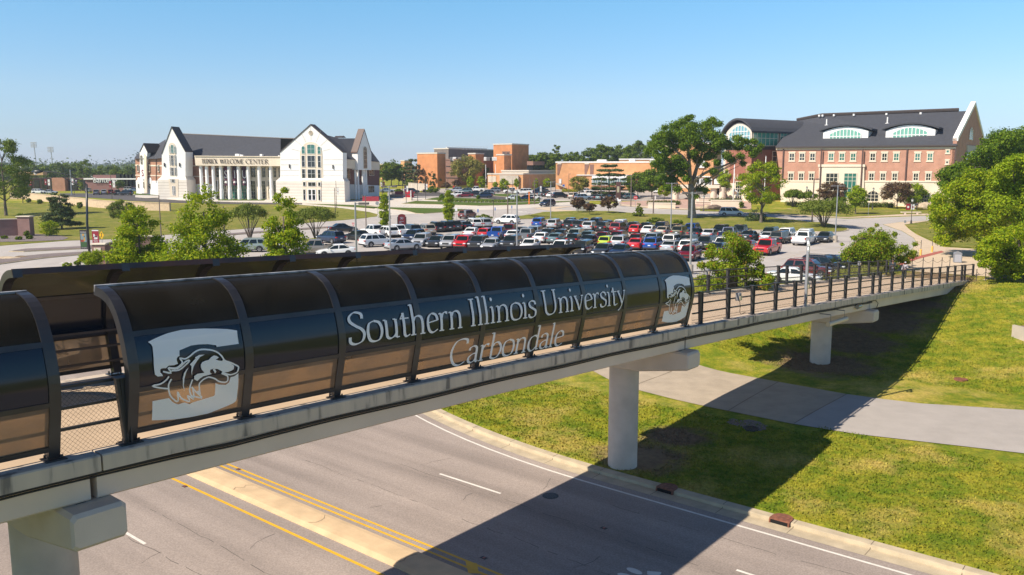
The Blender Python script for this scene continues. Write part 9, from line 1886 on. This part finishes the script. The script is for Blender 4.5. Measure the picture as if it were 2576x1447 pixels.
simple('kiosk', 'kiosk', 'dark round-topped information kiosk with white notice by the crossing', R4, 1066, 1010, [('column', (-0.6, 0.6, -0.4, 0.4, 0, 5.0), mat('kiosk brown', (0.10, 0.045, 0.04), 0.6)), ('notice', (-0.4, 0.2, -0.46, -0.4, 2.2, 3.8), mat('notice tan', (0.45, 0.42, 0.3), 0.5))])
sign_post(R4, 1058, 978, 1020, 1070, 16, '', 'white notice beside the group of walkers', SIGNW)
simple('marker_post', 'marker', 'orange marker post leaning on the mown strip', R3, 2019, 966, [('post', (-0.14, 0.14, -0.08, 0.08, 0, 3.2), mat('orange plastic', (0.8, 0.20, 0.02), 0.5)), ('foot', (-0.25, 0.25, -0.2, 0.2, 0, 0.1), TRIM)])
p = G(*R3(1587, 1110)); H = at(*R3(1587, 905), p.y).z - p.z; e = empty('solar_post', p, 0, 'black post with a tilted solar panel on the verge', 'post'); mb = MB(); mb.tube([(0,0,0), (0,0,H)], 0.06, 8); obj('pole', mb, POLEM, e)
mb = MB(); mb.prism([(-0.6, -0.4, H-0.35), (0.5, -0.4, H+0.25), (0.5, 0.4, H+0.25), (-0.6, 0.4, H-0.35)], (0.03, 0, -0.06)); obj('panel', mb, TRIM, e)
def boulder(R_, X, yb, w, h, label, m=None):
    p = G(*R_(X, yb)); e = empty('boulder', p, 0, label, 'boulder', 'landscape boulders'); rr = random.Random(int(X)); mb = MB(); rings = []
    for j in range(6):
        f = j/5; R0 = math.sin(PI*(0.18+0.72*f)); rings.append([(w*R0*(1+rr.uniform(-.15,.15))*math.cos(2*PI*k/11), w*0.6*R0*(1+rr.uniform(-.15,.15))*math.sin(2*PI*k/11), -0.15 + h*f) for k in range(11)])
    mb.loft(rings); obj('stone', mb, m or mat('boulder tan', (0.48, 0.38, 0.26), 0.9, var=0.25, scale=2, bump=0.6, bscale=5), e, smooth=True, angle=30)
boulder(R1, 60, 1306, 1.7, 0.45, 'flat pale boulder on the gravel island at left'); boulder(R1, 187, 1295, 1.0, 0.4, 'smaller brown boulder on the gravel island at left', DIRT)
boulder(R4, 2015, 1112, 2.2, 0.9, 'flat tan boulder right of the oak trunk'); boulder(R4, 2082, 1112, 1.2, 1.2, 'taller tan boulder beside the black lantern post'); boulder(R4, 2168, 1114, 1.8, 1.3, 'dark rounded boulder behind the white minivan', mat('boulder dark', (0.14, 0.10, 0.08), 0.9, var=0.3, scale=2)); boulder(R5, 1805, 914, 2.6, 1.9, 'big tan boulder at the right end of the brick hall')
for px, yb, yt, ym, lab in ((2285, 652, 636, 0, 'yellow bollard half hidden by the leafy shrub tree'), (2315.5, 643, 628, 604, 'yellow bollard with thin dark mast, middle one'), (2344.4, 635, 620, 597, 'yellow bollard with thin dark mast, nearest the red paver tip')):
    p = G(px, yb); k = p.y/FPX; e = empty('bollard', p, 0, lab, 'bollard', 'yellow bollards at the plaza edge'); mb = MB(); mb.tube([(0,0,0), (0,0,(yb-yt)*k), (0,0,(yb-yt)*k+0.06)], [0.13, 0.13, 0.05], 14); obj('sleeve', mb, mat('bollard yellow', (0.85, 0.45, 0.10), 0.5), e, smooth=True, angle=50)
    if ym: mb = MB(); mb.tube([(0,0,(yb-yt)*k), (0,0,(yb-ym)*k)], 0.035, 6); obj('mast', mb, POLEM, e)
p = G(2408, 661); k = p.y/FPX; e = empty('litter_bin', p, -0.35, 'grey litter bin with curved hood on the plaza at the bridge head', 'litter bin'); H = 27.8*k; W = 9.0*k; D = 9.0*k
mb = MB(); mb.bevbox(-W, W, -D, D, 0.03, H*0.84, 0.03); obj('cabinet', mb, mat('bin grey', (0.22, 0.23, 0.25), 0.5), e); mb = MB(); mb.box(-W*0.82, W*0.82, -D-0.01, -D+0.005, 0.12, H*0.78); obj('door', mb, mat('bin panel', (0.36, 0.37, 0.41), 0.4), e)
mb = MB(); n = 10; mb.loft([[(-W*1.02*math.cos(PI*j/n)*0 + W*1.03*math.cos(PI*j/n), y, H*0.82 + H*0.18*math.sin(PI*j/n)) for j in range(n+1)] for y in (-D*1.05, D*1.05)]); obj('hood', mb, mat('bin hood', (0.24, 0.25, 0.28), 0.5), e); mb = MB(); mb.box(W-0.002, W+0.012, -D*0.5, D*0.5, H*0.62, H*0.74); obj('slot', mb, TRIM, e)
# chain fences at the bridge head
def chain_fence(pts, label):
    P = [G(x, y) for x, y in pts]; e = empty('chain_fence', P[0], 0, label, 'chain fence', 'chain fences at the bridge head')
    for q in P: mb = MB(); mb.tube([q, q + Vector((0,0,1.05))], 0.035, 8); mb.tube([q + Vector((0,0,1.05)), q + Vector((0,0,1.13))], 0.05, 8); part('post', mb, POLEM, e)
    for a, b in zip(P, P[1:]):
        mb = MB(); mb.tube([a.lerp(b, f) + Vector((0,0,0.92 - 0.30*math.sin(PI*f))) for f in [i/8 for i in range(9)]], 0.018, 4); part('chain', mb, POLEM, e)
Z = lambda X, Y: ((3500 + X/6.44)*0.6289, (1000 + Y/6.44)*0.6289)
chain_fence([Z(770, 470), Z(950, 475), Z(1230, 470), Z(1480, 480), Z(1715, 470), Z(1918, 475)], 'low black chain fence behind the long grass at the bridge head')
chain_fence([R4z for R4z in [((3000+X/2.35)*0.6289, (950+Y/2.35)*0.6289) for X, Y in ((2125, 412), (2210, 414), (2290, 405), (2362, 396), (2430, 385), (2490, 378), (2560, 372))]], 'low black chain fence on top of the grass bank right of the bridge')
# headwall at the right picture edge
p = G(2566, 853); e = empty('drain_headwall', p, 0.2, 'small concrete drain headwall in the bank at the right picture edge', 'headwall'); mb = MB(); mb.box(-0.12, 0.08, -0.7, 0.7, -0.2, 0.95); obj('cheek_wall', mb, CONC, e); mb = MB(); mb.box(0.08, 1.6, -0.1, 0.5, -0.2, 0.9); obj('brick_face', mb, BRICKB, e)

# ------------------------------------------------------------------ summer air
hb = MB(); hb.box(-2600, 2600, -60, 2500, -6, 62); HZ = bpy.data.materials.new('haze air'); HZ.use_nodes = True; N_ = HZ.node_tree.nodes; N_.remove(N_['Principled BSDF'])
pv = N_.new('ShaderNodeVolumePrincipled'); pv.inputs['Color'].default_value = (0.80, 0.88, 1.0, 1); pv.inputs['Density'].default_value = 0.00022; pv.inputs['Anisotropy'].default_value = 0.2
HZ.node_tree.links.new(pv.outputs[0], N_['Material Output'].inputs['Volume']); tag(obj('haze', hb, HZ), kind='stuff')
